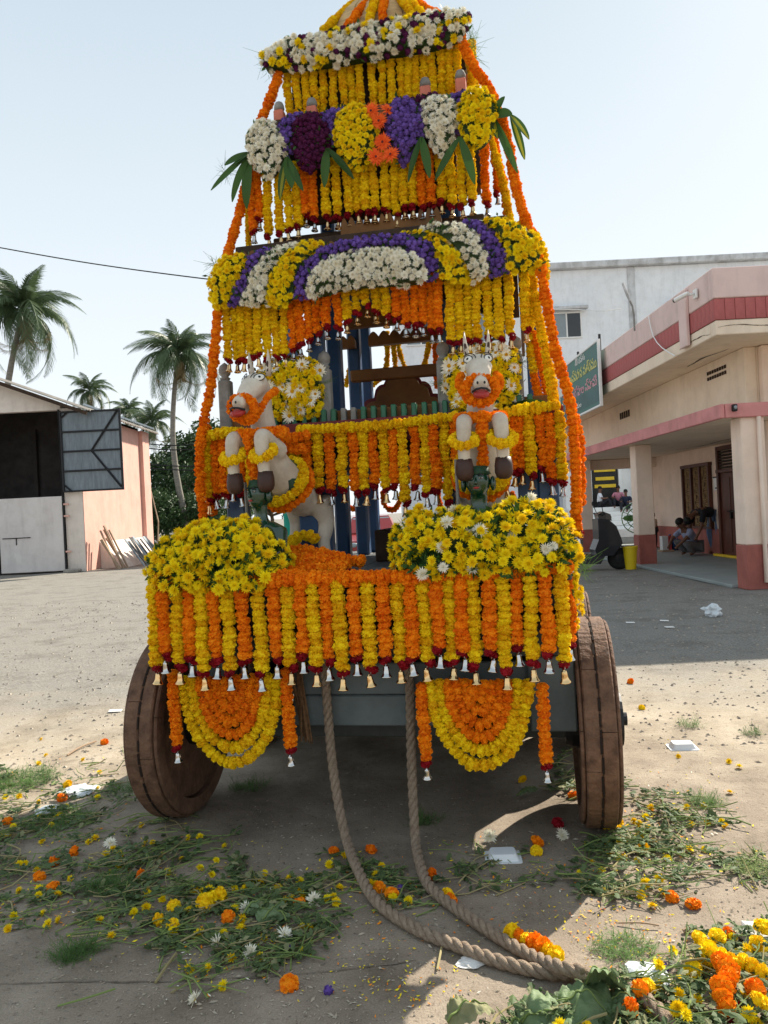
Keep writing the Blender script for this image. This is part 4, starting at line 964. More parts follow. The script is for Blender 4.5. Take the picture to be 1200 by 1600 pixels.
# half-moon swags under the deck
def halfmoon(which, xc, ytop, w_, h, ysl, v, xl, xr, side):
    def P(px, py, vv): return CP(px, py, vv)
    for i, (fw, fh, c, nm) in enumerate(((1.0, 1.0, 'Y', 'outer yellow'), (.80, .82, 'Y', 'second yellow'), (.62, .66, 'O', 'outer orange'), (.45, .50, 'O', 'second orange'), (.28, .34, 'O', 'third orange'), (.12, .20, 'O', 'innermost orange'))):
        pts = [P(xc - w_*fw*math.cos(PI*t)*(1-.05*math.sin(PI*t)) + (h*fh*math.sin(PI*t))*.05 - h*.02, ytop + h*fh*math.sin(PI*t) - ysl*(t-.5), v - .003*i) for t in (0, .08, .17, .27, .38, .5, .62, .73, .83, .92, 1)]
        garland('garland_swag', f'{nm} loop of the {which} half-moon swag under the deck', pts, c, .0275, .030, group=f'loops of the {which} half-moon swag')
    mb = MB(); u, z = cart(xc, ytop, v+.05); R_ = w_/1200*3.3
    pts = [(u + R_*.86*math.cos(PI+PI*i/16), z - .02 + h/1200*3.3*.84*math.sin(PI+PI*i/16)) for i in range(17)]
    ob = MB(); ob.prism(pts, 'y', v+.03, v+.042); o = ob.build('swag_backing', M['leafdark']); o.matrix_world = Matrix.Translation(CO) @ Matrix.Rotation(YAW, 4, 'Z')
    tag(o, f'dark backing cloth behind the {which} half-moon swag', 'backing cloth')
    for nm, x, y0, y1 in (('left', xl, side[0], side[1]), ('right', xr, side[2], side[3])):
        garland('garland_strand', f'orange marigold strand with silver bell at the {nm} end of the {which} half-moon swag', [P(x, y0, v-.01), P(x+3, (y0+y1)/2, v-.01), P(x+7, y1, v-.01)], 'O', .027, tassel='S', group='strands beside the half-moon swags')
halfmoon('left', 362, 1062, 74, 130, 3, -.44, 270, 447, (1052, 1160, 1050, 1164))
halfmoon('right', 750, 1068, 76, 128, -2, -.44, 659, 847, (1072, 1184, 1074, 1188))
# heap of spare garlands on the deck
rr = random.Random(4)
for k in range(7):
    y = 876 - 4.5*k; x0 = 455 + rr.uniform(-8, 25); x1 = 560 + rr.uniform(-30, 12) - (12*max(0, k-3))
    v = -.40 + .05*k
    pts = []
    for i in range(6):
        t = i/5; px = x0 + (x1-x0)*t
        u, _ = cart(px, 880, v); pts.append(C(u, v + .03*math.sin(3*t+k), 1.25 + .007*k*(1-t*.4) + .02*math.sin(PI*t)*(k > 1) + .005*k))
    garland('garland_heap', f'{ordw(k)} loose orange garland from the front heaped on the bare deck', pts, 'O', .028, tassel='S' if k in (1,) else None, group='spare garlands heaped on the deck')
garland('garland_heap', 'dull yellow garland curled behind the orange heap on the deck', [CP(452, 852, .1), CP(462, 842, .1), CP(478, 836, .12), CP(492, 842, .12)], 'Y', .03)
# ---------------------------------------------------------------- flower clusters on the tiers
def inpoly(p, poly):
    x, y = p; c = False; n = len(poly)
    for i in range(n):
        (x1, y1), (x2, y2) = poly[i], poly[(i+1) % n]
        if (y1 > y) != (y2 > y) and x < (x2-x1)*(y-y1)/(y2-y1) + x1: c = not c
    return c
def edged(p, poly):
    best = 9; px, py = p
    for i in range(len(poly)):
        (x1, y1), (x2, y2) = poly[i], poly[(i+1) % len(poly)]
        dx, dy = x2-x1, y2-y1; L = dx*dx+dy*dy; t = max(0, min(1, ((px-x1)*dx+(py-y1)*dy)/L)) if L else 0
        best = min(best, math.hypot(px-x1-t*dx, py-y1-t*dy))
    return best
YM = Matrix.Rotation(YAW, 4, 'Z')
def bouquet(name, label, px, v, meshes, r, sp, bulge=.06, nm='bloom', group=None, cat='flower cluster', tilt=.25, mixed=None, seed=0, maxn=290, rim=.07, foam=True):
    rd = random.Random(seed or hash(label) % 9999)
    poly = [cart(x, y, v) for x, y in px]
    uc = sum(p[0] for p in poly)/len(poly); zc_ = sum(p[1] for p in poly)/len(poly)
    t = thing(name, label, cat, C(uc, v, zc_), YAW, group)
    us = [p[0] for p in poly]; zs = [p[1] for p in poly]
    pts = []; tries = 0
    while tries < 9000 and len(pts) < maxn:
        tries += 1
        p = (rd.uniform(min(us), max(us)), rd.uniform(min(zs), max(zs)))
        if not inpoly(p, poly): continue
        if any((p[0]-q[0])**2 + (p[1]-q[1])**2 < sp*sp for q in pts): continue
        pts.append(p)
    for p in pts:
        e = min(1, edged(p, poly)/rim); hgt = bulge*math.sqrt(max(0, 1-(1-e)**2)) + rd.uniform(-.010, .010)
        g = V((p[0]-uc, 0, p[1]-zc_)); g = g.normalized() if g.length > 1e-6 else V()
        n = (V((0, -1, .18)) + g*(1-e)*.9).normalized()
        ms, rr_, nn_ = meshes, r, nm
        if mixed:
            k = rd.random(); acc = 0
            for (mm, rr2, n2, pr) in mixed:
                acc += pr
                if k < acc: ms, rr_, nn_ = mm, rr2, n2; break
        inst(nn_, rd.choice(ms), t, flower_mat(V((p[0]-uc, -hgt, p[1]-zc_)), n, rr_*rd.uniform(.82, 1.15), 1, tilt, rd))
    if foam:
        sh = [(uc + (a-uc)*.86, zc_ + (b-zc_)*.86) for a, b in poly]
        mb = MB(); mb.prism([(a-uc, b-zc_) for a, b in sh], 'y', -bulge*.55, .035); mb.build('leaf_backing', M['leafdark'], t)
        mb = MB()
        for k in range(int(len(pts)*1.2)):
            p = rd.choice(pts); e = min(1, edged(p, poly)/rim)
            c = V((p[0]-uc + rd.gauss(0, .012), -bulge*math.sqrt(max(0, 1-(1-e)**2))*.8, p[1]-zc_ + rd.gauss(0, .012)))
            d = V((rd.gauss(0, 1), rd.uniform(-1.2, -.1), rd.gauss(0, 1))).normalized(); s = d.cross(V((rd.gauss(0, 1), rd.gauss(0, 1), rd.gauss(0, 1)))).normalized()
            L = rd.uniform(.02, .042); mb.add([c, c+d*L*.5+s*L*.22, c+d*L, c+d*L*.5-s*L*.22], [(0, 1, 2, 3)])
        o = mb.build('leaf_sprigs', M['leaf'], t, fixn=False); o['kind'] = 'stuff'
    return t
def blob(cx, cy, rx, ry, n=18, taper=0.0, lean=0.0, z=None):
    pts = []
    for i in range(n):
        a = 2*PI*i/n; k = 1 - taper*max(0, math.sin(a))     # narrower low down
        pts.append((cx + rx*math.cos(a)*k + lean*math.sin(a)*ry, cy + ry*math.sin(a)))
    return pts
def Z1(pts): return [(320 + x/2.222, y/2.222) for x, y in pts]
def Z2(pts): return [(300 + x/1.935, 320 + y/1.935) for x, y in pts]
# third tier canopy, patch by patch from the left
v3 = .10
bouquet('flower_cluster', 'leftmost yellow chrysanthemum cluster of the arched floral canopy', Z2([(60, 300), (58, 240), (75, 190), (110, 160), (150, 150), (185, 165), (165, 215), (130, 260), (110, 300), (85, 318)]), v3, MUM_Y, .024, .026, .07, 'chrysanthemum')
bouquet('flower_cluster', 'dark violet aster strip left of the narrow white patch on the canopy', Z2([(110, 315), (128, 262), (150, 205), (175, 160), (215, 135), (255, 135), (225, 165), (190, 205), (170, 250), (150, 300)]), v3, ASTER, .017, .019, .05, 'aster')
bouquet('flower_cluster', 'narrow slanting white chrysanthemum patch at the left of the canopy', Z2([(150, 305), (168, 250), (190, 200), (230, 155), (275, 128), (330, 120), (290, 160), (262, 200), (240, 250), (235, 300), (195, 312)]), v3, MUM_W, .023, .025, .06, 'chrysanthemum')
bouquet('flower_cluster', 'yellow chrysanthemum patch between white and violet at left of the canopy', Z2([(235, 300), (228, 250), (255, 190), (300, 140), (350, 112), (395, 122), (375, 160), (335, 190), (318, 235), (312, 285), (275, 312)]), v3, MUM_Y, .023, .025, .07, 'chrysanthemum')
bouquet('flower_cluster', 'violet aster arch framing the big white patch of the canopy', Z2([(312, 290), (318, 220), (345, 175), (385, 140), (440, 118), (520, 103), (600, 92), (680, 98), (730, 125), (748, 170), (745, 232), (712, 226), (705, 180), (672, 152), (600, 138), (520, 142), (450, 160), (395, 190), (365, 225), (352, 285)]), v3, ASTER, .017, .0205, .055, 'aster', rim=.04)
bouquet('flower_cluster', 'big white chrysanthemum patch in the centre of the arched canopy', Z2([(352, 275), (362, 215), (395, 180), (450, 155), (540, 140), (620, 138), (680, 152), (708, 185), (712, 240), (640, 246), (560, 250), (480, 256), (420, 268), (375, 284)]), v3-.02, MUM_W, .024, .025, .08, 'chrysanthemum')
bouquet('flower_cluster', 'yellow chrysanthemum patch right of the violet arch on the canopy', Z2([(640, 90), (690, 78), (740, 95), (790, 130), (830, 180), (838, 232), (790, 238), (750, 232), (748, 170), (725, 122), (690, 105)]), v3, MUM_Y, .023, .025, .065, 'chrysanthemum')
bouquet('flower_cluster', 'curving white chrysanthemum patch at the right of the canopy', Z2([(690, 75), (750, 58), (820, 62), (868, 100), (892, 160), (892, 215), (850, 236), (832, 190), (795, 130), (745, 92)]), v3, MUM_W, .023, .025, .06, 'chrysanthemum')
bouquet('flower_cluster', 'dark violet aster strip between white and yellow at right of the canopy', Z2([(825, 52), (870, 55), (920, 95), (952, 150), (955, 205), (905, 222), (890, 165), (865, 100)]), v3+.02, ASTER, .017, .019, .05, 'aster')
bouquet('flower_cluster', 'rightmost yellow chrysanthemum cluster of the arched floral canopy', Z2([(880, 48), (940, 48), (1000, 75), (1050, 100), (1068, 150), (1055, 195), (1005, 212), (955, 205), (950, 150), (920, 95)]), v3+.03, MUM_Y, .025, .027, .08, 'chrysanthemum')
# second tier bunches
v2 = .30
bouquet('flower_bunch', 'teardrop bunch of white chrysanthemums at the left end of the second tier', Z1(blob(218, 525, 68, 104, taper=.4, lean=.05)), v2, MUM_W, .024, .0255, .07, 'chrysanthemum')
bouquet('flower_bunch', 'violet aster tuft between white bunch and burgundy bunch', Z1([(255, 440), (300, 405), (340, 400), (330, 460), (310, 520), (285, 560), (262, 500)]), v2+.01, ASTER, .019, .021, .05, 'aster')
bouquet('flower_bunch', 'dark burgundy flower bunch on the second tier', Z1([(310, 430), (350, 405), (400, 400), (432, 430), (440, 500), (415, 570), (372, 605), (335, 580), (308, 520)]), v2, BURG, .019, .020, .07, 'bloom')
bouquet('flower_bunch', 'violet aster tuft between burgundy and yellow bunches', Z1([(405, 405), (455, 388), (490, 378), (485, 405), (462, 440), (465, 500), (440, 515), (428, 450)]), v2+.01, ASTER, .019, .021, .05, 'aster')
bouquet('flower_bunch', 'tall yellow chrysanthemum bunch left of the orange gerberas', Z1(blob(530, 482, 80, 112, taper=.25)), v2-.01, MUM_Y, .021, .022, .085, 'chrysanthemum')
bouquet('flower_bunch', 'big violet aster bunch right of the orange gerberas', Z1([(640, 390), (668, 355), (715, 350), (755, 372), (765, 440), (750, 510), (715, 560), (690, 580), (668, 545), (640, 500), (630, 440)]), v2, ASTER, .020, .0215, .08, 'aster')
bouquet('flower_bunch', 'small burgundy tuft above the white bunch on the second tier', Z1([(715, 350), (760, 338), (805, 330), (790, 360), (765, 420), (745, 400)]), v2+.02, BURG, .018, .02, .05, 'bloom')
bouquet('flower_bunch', 'pointed white chrysanthemum bunch at the right of the second tier', Z1([(755, 375), (790, 345), (830, 342), (870, 365), (882, 420), (870, 470), (845, 520), (820, 560), (800, 530), (775, 470), (755, 425)]), v2, MUM_W, .025, .026, .08, 'chrysanthemum')
bouquet('flower_bunch', 'violet aster tuft between white and yellow at right of the second tier', Z1([(855, 335), (920, 322), (915, 350), (890, 380), (898, 450), (880, 462), (872, 400)]), v2+.02, ASTER, .019, .021, .05, 'aster')
bouquet('flower_bunch', 'yellow chrysanthemum bunch at the right end of the second tier', Z1(blob(948, 420, 72, 106, taper=.25)), v2, MUM_Y, .024, .025, .08, 'chrysanthemum')
tg = thing('gerbera_cluster', 'six orange gerberas beside the yellow bunch on the second tier', 'flower cluster', CP(594, 210, v2-.08), YAW)
u0, z0 = cart(594, 210, v2-.08)
for x, y in Z1([(578, 385), (605, 420), (635, 382), (617, 493), (593, 545), (645, 537)]):
    u, z = cart(x, y, v2-.08); inst('gerbera', RG.choice(GERB), tg, flower_mat(V((u-u0, 0, z-z0)), V((.1, -1, .15)), .052, 1, .2))
# top tier band: whites, yellows and burgundy mixed, in five bunches
band = [(205, 200), (290, 150), (390, 135), (500, 112), (610, 95), (720, 72), (820, 55), (912, 60)]
low = [(215, 250), (300, 245), (395, 240), (500, 225), (610, 205), (720, 190), (820, 170), (900, 135)]
nmz = 'first second third fourth fifth sixth seventh'.split()
for i in range(7):
    a, b, c, d = band[i], band[i+1], low[i+1], low[i]
    bouquet('flower_cluster', f'{nmz[i]} white, yellow and burgundy bunch from the left on the crown band', Z1([(a[0]-8, a[1]-6), (b[0]+8, b[1]-6), (c[0]+6, c[1]), (d[0]-6, d[1])]), .46, MUM_W, .026, .0275, .07, 'chrysanthemum',
            mixed=[(MUM_W, .027, 'chrysanthemum', .58), (MUM_Y, .026, 'chrysanthemum', .2), (BURG, .019, 'bloom', .22)], tilt=.35, rim=.05, seed=100+i, group='bunches of the crown band')
# flower panels on the balcony beside the corner posts
for nm, px, v in (('left', [(400, 590), (412, 572), (440, 562), (480, 560), (502, 572), (505, 620), (500, 650), (460, 656), (412, 655), (398, 640)], .22), ('right', [(696, 560), (720, 545), (770, 538), (806, 545), (812, 580), (808, 625), (790, 644), (740, 648), (705, 640), (696, 600)], .22)):
    bouquet('flower_display', f'yellow chrysanthemum panel dotted with white daisies on the {nm} of the balcony', px, v, MUM_Y, .022, .0235, .05, 'chrysanthemum', cat='flower panel', seed=200 if nm == 'left' else 201, tilt=.35, rim=.04,
            mixed=[(MUM_Y, .0235, 'chrysanthemum', .86), (DAISY, .040, 'daisy', .14)])

# ---------------------------------------------------------------- the two big heaps of yellow chrysanthemums on the deck corners
def heap(label, blobs, u0, v0, seed, n, wf):
    rd = random.Random(seed)
    t = thing('flower_heap', label, 'flower arrangement', C(u0, v0, 1.23), YAW)
    pts = []; tries = 0
    while len(pts) < n and tries < 30000:
        tries += 1
        c, rr_ = rd.choice(blobs); c = V(c)
        d = V((rd.gauss(0, 1), rd.gauss(0, 1), rd.gauss(0, 1))).normalized()
        if d.z < -.45 or d.y > .55: continue
        p = c + V((d.x*rr_[0], d.y*rr_[1], d.z*rr_[2]))
        if p.z < -.03 or noise.noise(p*8.5 + V((seed*2.7, 0, 0))) < -.52: continue
        if any(((p.x-c2[0])/r2[0])**2 + ((p.y-c2[1])/r2[1])**2 + ((p.z-c2[2])/r2[2])**2 < .86 for c2, r2 in blobs): continue
        if any((p-q[0]).length_squared < .0255**2 for q in pts): continue
        pts.append((p, d))
    for p, d in pts:
        wh = rd.random() < wf
        inst('chrysanthemum', rd.choice(MUM_W if wh else MUM_Y), t, flower_mat(p + d*rd.uniform(-.015, .036), (d + V((0, -.25, .25))), (.034 if wh else .0305)*rd.uniform(.72, 1.15), 1, .35, rd))
    mb = MB()
    for c, rr_ in blobs: mb.ball(c, (rr_[0]*.84, rr_[1]*.84, rr_[2]*.84), 12)
    mb.build('leaf_core', M['leafdark'], t)
    mb = MB()
    for k in range(5200):
        c, rr_ = rd.choice(blobs); d = V((rd.gauss(0, 1), rd.gauss(0, 1), rd.gauss(0, 1))).normalized()
        if d.z < -.5: continue
        p = V(c) + V((d.x*rr_[0], d.y*rr_[1], d.z*rr_[2]))*rd.uniform(.80, 1.02)
        dd = (d + V((rd.gauss(0, .6), rd.gauss(0, .6), rd.gauss(0, .6)))).normalized(); s = dd.cross(V((rd.gauss(0, 1), rd.gauss(0, 1), rd.gauss(0, 1)))).normalized()
        L = rd.uniform(.025, .06); wd = L*rd.uniform(.1, .28)
        mb.add([p, p+dd*L*.5+s*wd, p+dd*L, p+dd*L*.5-s*wd], [(0, 1, 2, 3)])
    mb.build('leaf_sprigs', M['leaf'], t, fixn=False)['kind'] = 'stuff'
    return t
u0, _ = cart(343, 860, -.40)
heap('big heap of yellow chrysanthemums on the left corner of the deck', [((-.20, .03, .06), (.13, .14, .13)), ((-.06, .02, .085), (.15, .15, .145)), ((.08, .0, .10), (.16, .16, .15)), ((.19, .02, .05), (.11, .13, .12)), ((-.12, -.06, .015), (.15, .10, .09)), ((.12, -.08, .015), (.15, .10, .09))], u0, -.40, 31, 290, .0)
u0, _ = cart(764, 850, -.40)
heap('big heap of yellow and few white chrysanthemums on the right deck corner', [((-.27, .02, .10), (.13, .14, .15)), ((-.12, .0, .11), (.15, .15, .14)), ((.03, .0, .10), (.15, .15, .14)), ((.15, .02, .125), (.15, .15, .15)), ((.235, .0, .09), (.105, .14, .14)), ((-.22, -.06, .035), (.15, .10, .085)), ((.02, -.07, .035), (.17, .10, .085)), ((.19, -.06, .035), (.15, .10, .09))], u0, -.40, 32, 298, .05)
# sprig drooping from the right corner
ts = thing('flower_sprig', 'trailing yellow chrysanthemum sprig hanging over the right deck corner', 'flower sprig', CP(893, 880, -.42), YAW)
for k in range(12): inst('chrysanthemum', RG.choice(MUM_Y), ts, flower_mat(V((RG.uniform(-.02, .03), RG.uniform(-.03, .02), -.02-.018*k)), V((.5, -1, .2)), .024, 1, .5))
mb = MB(); mb.tube([V((0, .01, .05)), V((.0, .01, -.25))], .006, 5); mb.build('stalk', M['stem'], ts)

# ---------------------------------------------------------------- variegated leaf sprays on the second tier
def strap_leaf(name, L, wd, droop, seed):
    mb = MB(); N = 9; vs = []; r = random.Random(seed); tw = r.uniform(-.5, .5)
    for i in range(N+1):
        t = i/N; a = droop*t; x = L*(math.sin(a)/droop if droop > .01 else t); z = -.6*L*(1-math.cos(a))/max(droop, .01)
        w_ = wd*(math.sin(PI*(t*.86+.07))**.8)*(1 if t < .93 else .5); tt = tw*t
        c = V((x, 0, z))
        for s, k in ((-1, -1), (-.38, -.38), (0, 0), (.38, .38), (1, 1)):
            vs.append(c + V((0, s*w_*math.cos(tt), abs(s)*w_*.35 + s*w_*math.sin(tt))))
    fs = []; ms = []
    for i in range(N):
        for k in range(4):
            a = 5*i+k; fs.append((a, a+1, a+6, a+5)); ms.append(1 if k in (1, 2) else 0)
    mb.v = [tuple(p) for p in vs]; mb.f = fs; mb.m = ms
    return mb.mesh(name, [M['leaf'], M['leafyel'] if seed % 3 == 0 else M['leaf']], smooth=True)
def spray(label, base, tips, v, group=None):
    b = Z1([base])[0]; u0, z0 = cart(b[0], b[1], v)
    t = thing('leaf_spray', label, 'leaf spray', C(u0, v, z0), YAW)
    for i, tp in enumerate(tips):
        tt = Z1([tp])[0]; u, z = cart(tt[0], tt[1], v-.05)
        d = V((u-u0, -.05, z-z0)); L = d.length*1.06
        me = strap_leaf('leaf', L, .020+.004*(i % 3), RG.uniform(.25, .8), RG.randint(0, 99))
        x = d.normalized(); n = V((RG.uniform(-.2, .2), -1, .3)); n = (n - x*n.dot(x)).normalized(); y = n.cross(x)
        inst('leaf', me, t, Matrix(((x.x, y.x, n.x, 0), (x.y, y.y, n.y, 0), (x.z, y.z, n.z, 0), (0, 0, 0, 1))))
    return t
spray('fan of long green and yellow striped leaves at the left end of the second tier', (160, 530), [(20, 645), (75, 683), (130, 706), (100, 560), (150, 455), (190, 455), (65, 560)], .30)
spray('striped leaves below the white bunch at the left of the second tier', (285, 545), [(335, 650), (255, 678), (300, 640)], .28)
spray('dark striped leaves below the burgundy bunch on the second tier', (425, 515), [(512, 602), (412, 635)], .27)
spray('striped leaves below the violet bunch at the right of the second tier', (752, 475), [(703, 615), (780, 603)], .25)
spray('two crossing striped leaves below the pointed white bunch', (885, 475), [(800, 608), (940, 620)], .25)
spray('fan of striped leaves at the right end of the second tier', (1000, 405), [(1082, 582), (1035, 330), (1062, 385), (1015, 470), (985, 325)], .30)
spray('thin dry striped leaf dangling off the right end of the second tier', (1062, 400), [(1112, 535), (1125, 470)], .30)
tb_ = MB(); N = 8
me = strap_leaf('leaf', .22, .035, .6, 91)
o = bpy.data.objects.new('broad_leaf', me); link(o); o.matrix_world = Matrix.Translation(CP(795, 634, .16)) @ YM @ Matrix.Rotation(-.1, 4, 'Y'); tag(o, 'broad dark green leaf lying behind the right balcony rail garland', 'leaf')
# ferny wisps round the crown band and the panels
mb = MB(); rw = random.Random(8)
for (x, y, v) in ((412, 95, .46), (420, 110, .46), (735, 60, .46), (738, 75, .46), (345, 430, .12), (335, 415, .12), (812, 570, .24), (500, 600, .2), (690, 600, .2), (740, 90, .5), (352, 270, .3), (905, 880, -.38), (912, 890, -.38)):
    b = CP(x, y, v)
    for k in range(16):
        d = V((rw.gauss(0, 1), rw.gauss(0, .5), rw.gauss(.2, 1))).normalized()*rw.uniform(.02, .055); s = V((0, 0, .0012)) if abs(d.z) < .03 else V((.0012, 0, 0))
        for j in range(3):
            dj = (d + V((rw.gauss(0, .02), rw.gauss(0, .02), rw.gauss(0, .02)))); mb.quad(b+d*.4*j-s, b+d*.4*j+s, b+dj*(1+.3*j)+s*.4, b+dj*(1+.3*j)-s*.4)
tag(mb.build('fern_wisps', M['fern'], fixn=False), 'wispy fern foliage sticking out between the flower bunches', 'foliage', kind='stuff')

# ---------------------------------------------------------------- skin-grown bodies
def skin_body(name, verts, edges, radii, mt, root=0, levels=2):
    me = bpy.data.meshes.new(name); me.from_pydata([tuple(v) for v in verts], edges, []); me.update()
    o = bpy.data.objects.new('tmp', me); col.objects.link(o)
    sk_ = o.modifiers.new('skin', 'SKIN'); sk_.use_smooth_shade = True; sk_.branch_smoothing = .4
    for i, r in enumerate(radii):
        d = me.skin_vertices[0].data[i]; d.radius = r if hasattr(r, '__len__') else (r, r); d.use_root = (i == root)
    ss = o.modifiers.new('sub', 'SUBSURF'); ss.levels = levels; ss.render_levels = levels
    dg = bpy.context.evaluated_depsgraph_get(); m2 = bpy.data.meshes.new_from_object(o.evaluated_get(dg)); m2.name = name
    bpy.data.objects.remove(o); m2.materials.clear(); m2.materials.append(mt)
    return m2
M['horsewhite'] = mat('horse_white_paint', (.70, .64, .54), .55, .12, 9, c2=(.52, .45, .36), bump=.35, bscale=40, streak=.15)
M['hoof'] = mat('hoof_brown', (.055, .028, .022), .5, .2, 10)
M['lipred'] = mat('mouth_red', (.40, .035, .03), .4, .2, 10)
M['inkblack'] = mat('painted_black', (.02, .02, .022), .5, .1)
M['eyewhite'] = mat('painted_eye_white', (.75, .73, .66), .4, .05)
M['statgreen'] = mat('dark_green_gloss', (.006, .042, .020), .22, .25, 8, spec=.6, coat=.4)
M['saddle'] = mat('saddle_green', (.02, .06, .03), .5, .3, 10)
# horse, standing frame: x = right of the viewer, y = backwards (away), z = up from the deck
def horse(label, which, u0, v0, turn):
    t = thing('horse_statue', label, 'horse statue', C(u0, v0, 1.225), YAW + turn)
    W = V
    hb_ = MB()
    hb_.tube(catmull([W((0, .37, .36)), W((0, .28, .35)), W((0, .14, .41)), W((0, .0, .50)), W((0, -.09, .60)), W((0, -.11, .65))], .03), 1, 18); n_ = len(hb_.v)//18
    def rescale(mbx, start, pts, radii):      # tapered limb along a smooth path
        path = resample(catmull(pts, .01), .012); L_ = len(path)
        rr = []
        for i in range(L_):
            f = i/(L_-1)*(len(radii)-1); k = min(int(f), len(radii)-2); rr.append(radii[k] + (radii[k+1]-radii[k])*(f-k))
        mbx.tube([p for p, _ in path], rr, 16)
    hb_ = MB()
    rescale(hb_, 0, [W((0, .385, .37)), W((0, .30, .35)), W((0, .16, .40)), W((0, .02, .49)), W((0, -.08, .59)), W((0, -.11, .65))], [.045, .090, .095, .100, .085, .058])
    rescale(hb_, 0, [W((0, -.05, .56)), W((0, -.08, .67)), W((0, -.10, .79)), W((0, -.10, .90))], [.09, .066, .055, .052])
    rescale(hb_, 0, [W((0, -.075, .905)), W((0, -.13, .912)), W((0, -.19, .876)), W((0, -.245, .828)), W((0, -.30, .797))], [.040, .061, .053, .041, .031])
    rescale(hb_, 0, [W((0, -.10, .83)), W((0, -.175, .80)), W((0, -.25, .765))], [.048, .037, .026])
    for s in (-1, 1):
        rescale(hb_, 0, [W((s*.065, .29, .36)), W((s*.082, .335, .24)), W((s*.085, .30, .13)), W((s*.085, .34, .02))], [.072, .050, .033, .029])
        rescale(hb_, 0, [W((s*.060, -.06, .59)), W((s*.072, -.16, .635)), W((s*.078, -.225, .655)), W((s*.082, -.238, .60)), W((s*.085, -.228, .47))], [.052, .040, .036, .031, .027])
        hb_.ball((s*.035, -.17, .90), (.028, .03, .03), 12)
    tmp = hb_.build('tmp', M['horsewhite'], fixn=False); rm = tmp.modifiers.new('r', 'REMESH'); rm.mode = 'VOXEL'; rm.voxel_size = .0085; rm.use_smooth_shade = True
    sm_ = tmp.modifiers.new('s', 'SMOOTH'); sm_.iterations = 6; sm_.factor = .5
    body = bpy.data.meshes.new_from_object(tmp.evaluated_get(bpy.context.evaluated_depsgraph_get())); body.name = 'body'; bpy.data.objects.remove(tmp)
    inst('body', body, t, Matrix())
    for s in (-1, 1):
        mb = MB(); c = W((s*.0855, -.222, .455)); mb.lathe([(.0, -.062), (.02, -.06), (.033, -.05), (.040, -.03), (.040, .0), (.034, .035)], 14, Matrix.Translation(c)); mb.build('hoof', M['hoof'], t, smooth=True)
        mb = MB(); mb.lathe([(.036, 0), (.038, .01), (.034, .05)], 12, Matrix.Translation((s*.085, .34, 0))); mb.build('hoof', M['hoof'], t, smooth=True)
        b = W((s*.044, -.09, .955)); mb = MB(); mb.tube([b, b+W((s*.006, -.004, .04)), b+W((s*.010, -.008, .085)), b+W((s*.010, -.010, .125))], [.018, .020, .013, .002], 8, flat=.6); e = mb.build('ear', M['horsewhite'], t, smooth=True)
        mb = MB(); mb.tube([b+W((s*.004, -.013, .02)), b+W((s*.009, -.018, .06)), b+W((s*.010, -.014, .085))], [.008, .007, .001], 6); mb.build('ear_lining', M['hoof'], e)
        n = W((s*.62, -.68, .40)).normalized(); rot = n.to_track_quat('Z', 'Y').to_matrix().to_4x4(); c = W((s*.045, -.172, .938))
        T_ = Matrix.Translation(c) @ rot @ Matrix.Rotation(s*.35, 4, 'Z') @ Matrix.Diagonal((1.8, 1.2, 1.2, 1))
        mb = MB(); mb.lathe([(.0, .0045), (.008, .004), (.0145, .0005), (.016, -.006)], 14, T_); ey = mb.build('eye', M['eyewhite'], t, smooth=True)
        mb = MB(); mb.tube([T_ @ W((.0155*math.cos(k*PI/8), .0155*math.sin(k*PI/8), .0005)) for k in range(17)], .0022, 5, caps=False)
        mb.tube([T_ @ W((.024*math.cos(PI*.1+k*PI*.1), .026*math.sin(PI*.1+k*PI*.1), -.003)) for k in range(9)], .0022, 5)
        mb.ball(T_ @ W((0, 0, .003)), (.0075, .0075, .004), 10, rot=rot.to_3x3())
        mb.build('eye_outline', M['inkblack'], ey)
        mb = MB(); mb.ball(W((s*.015, -.330, .806)), (.005, .005, .007), 8); mb.build('nostril', M['inkblack'], t)
    mb = MB(); mb.ball(W((0, -.295, .762)), (.036, .040, .019), 14, rot=Matrix.Rotation(.35, 3, 'X')); mo = mb.build('mouth', M['lipred'], t, smooth=True)
    mb = MB(); mb.tube([W((-.037, -.292, .774)), W((-.022, -.323, .780)), W((.0, -.333, .782)), W((.022, -.323, .780)), W((.037, -.292, .774))], .005, 6); mb.build('lip_line', M['inkblack'], mo)
    mb = MB(); mb.tube([W((-.028, -.307, .752)), W((0, -.332, .750)), W((.028, -.307, .752))], .006, 6); mb.build('lower_lip', M['lipred'], mo)
    mb = MB(); mb.lathe([(.096, -.10), (.106, -.08), (.106, .08), (.096, .10)], 24, Matrix.Translation(W((0, .10, .445))) @ Matrix.Rotation(PI/2+.45, 4, 'X')); mb.build('saddle_cloth', M['saddle'], t, smooth=True)
    if which == 'right':
        mb = MB(); mb.tube([W((-.01, -.172, .935)), W((0, -.175, .938)), W((.012, -.172, .936))], .003, 5); mb.build('forehead_mark', M['lipred'], t)
    Mw = t.matrix_basis.copy()
    Mw = Matrix.Translation(C(u0, v0, 1.225)) @ Matrix.Rotation(YAW+turn, 4, 'Z')
    def ringpts(c, a, b, rx, ry, n=14): return [Mw @ (W(c) + W(a)*rx*math.cos(2*PI*k/n) + W(b)*ry*math.sin(2*PI*k/n)) for k in range(n)]
    garland('garland_ring', f'orange marigold ring round the muzzle of the {which} horse', ringpts((0, -.258, .790), (1, 0, 0), (0, -.25, .97), .066, .050), 'O', .0205, .019, closed=True)
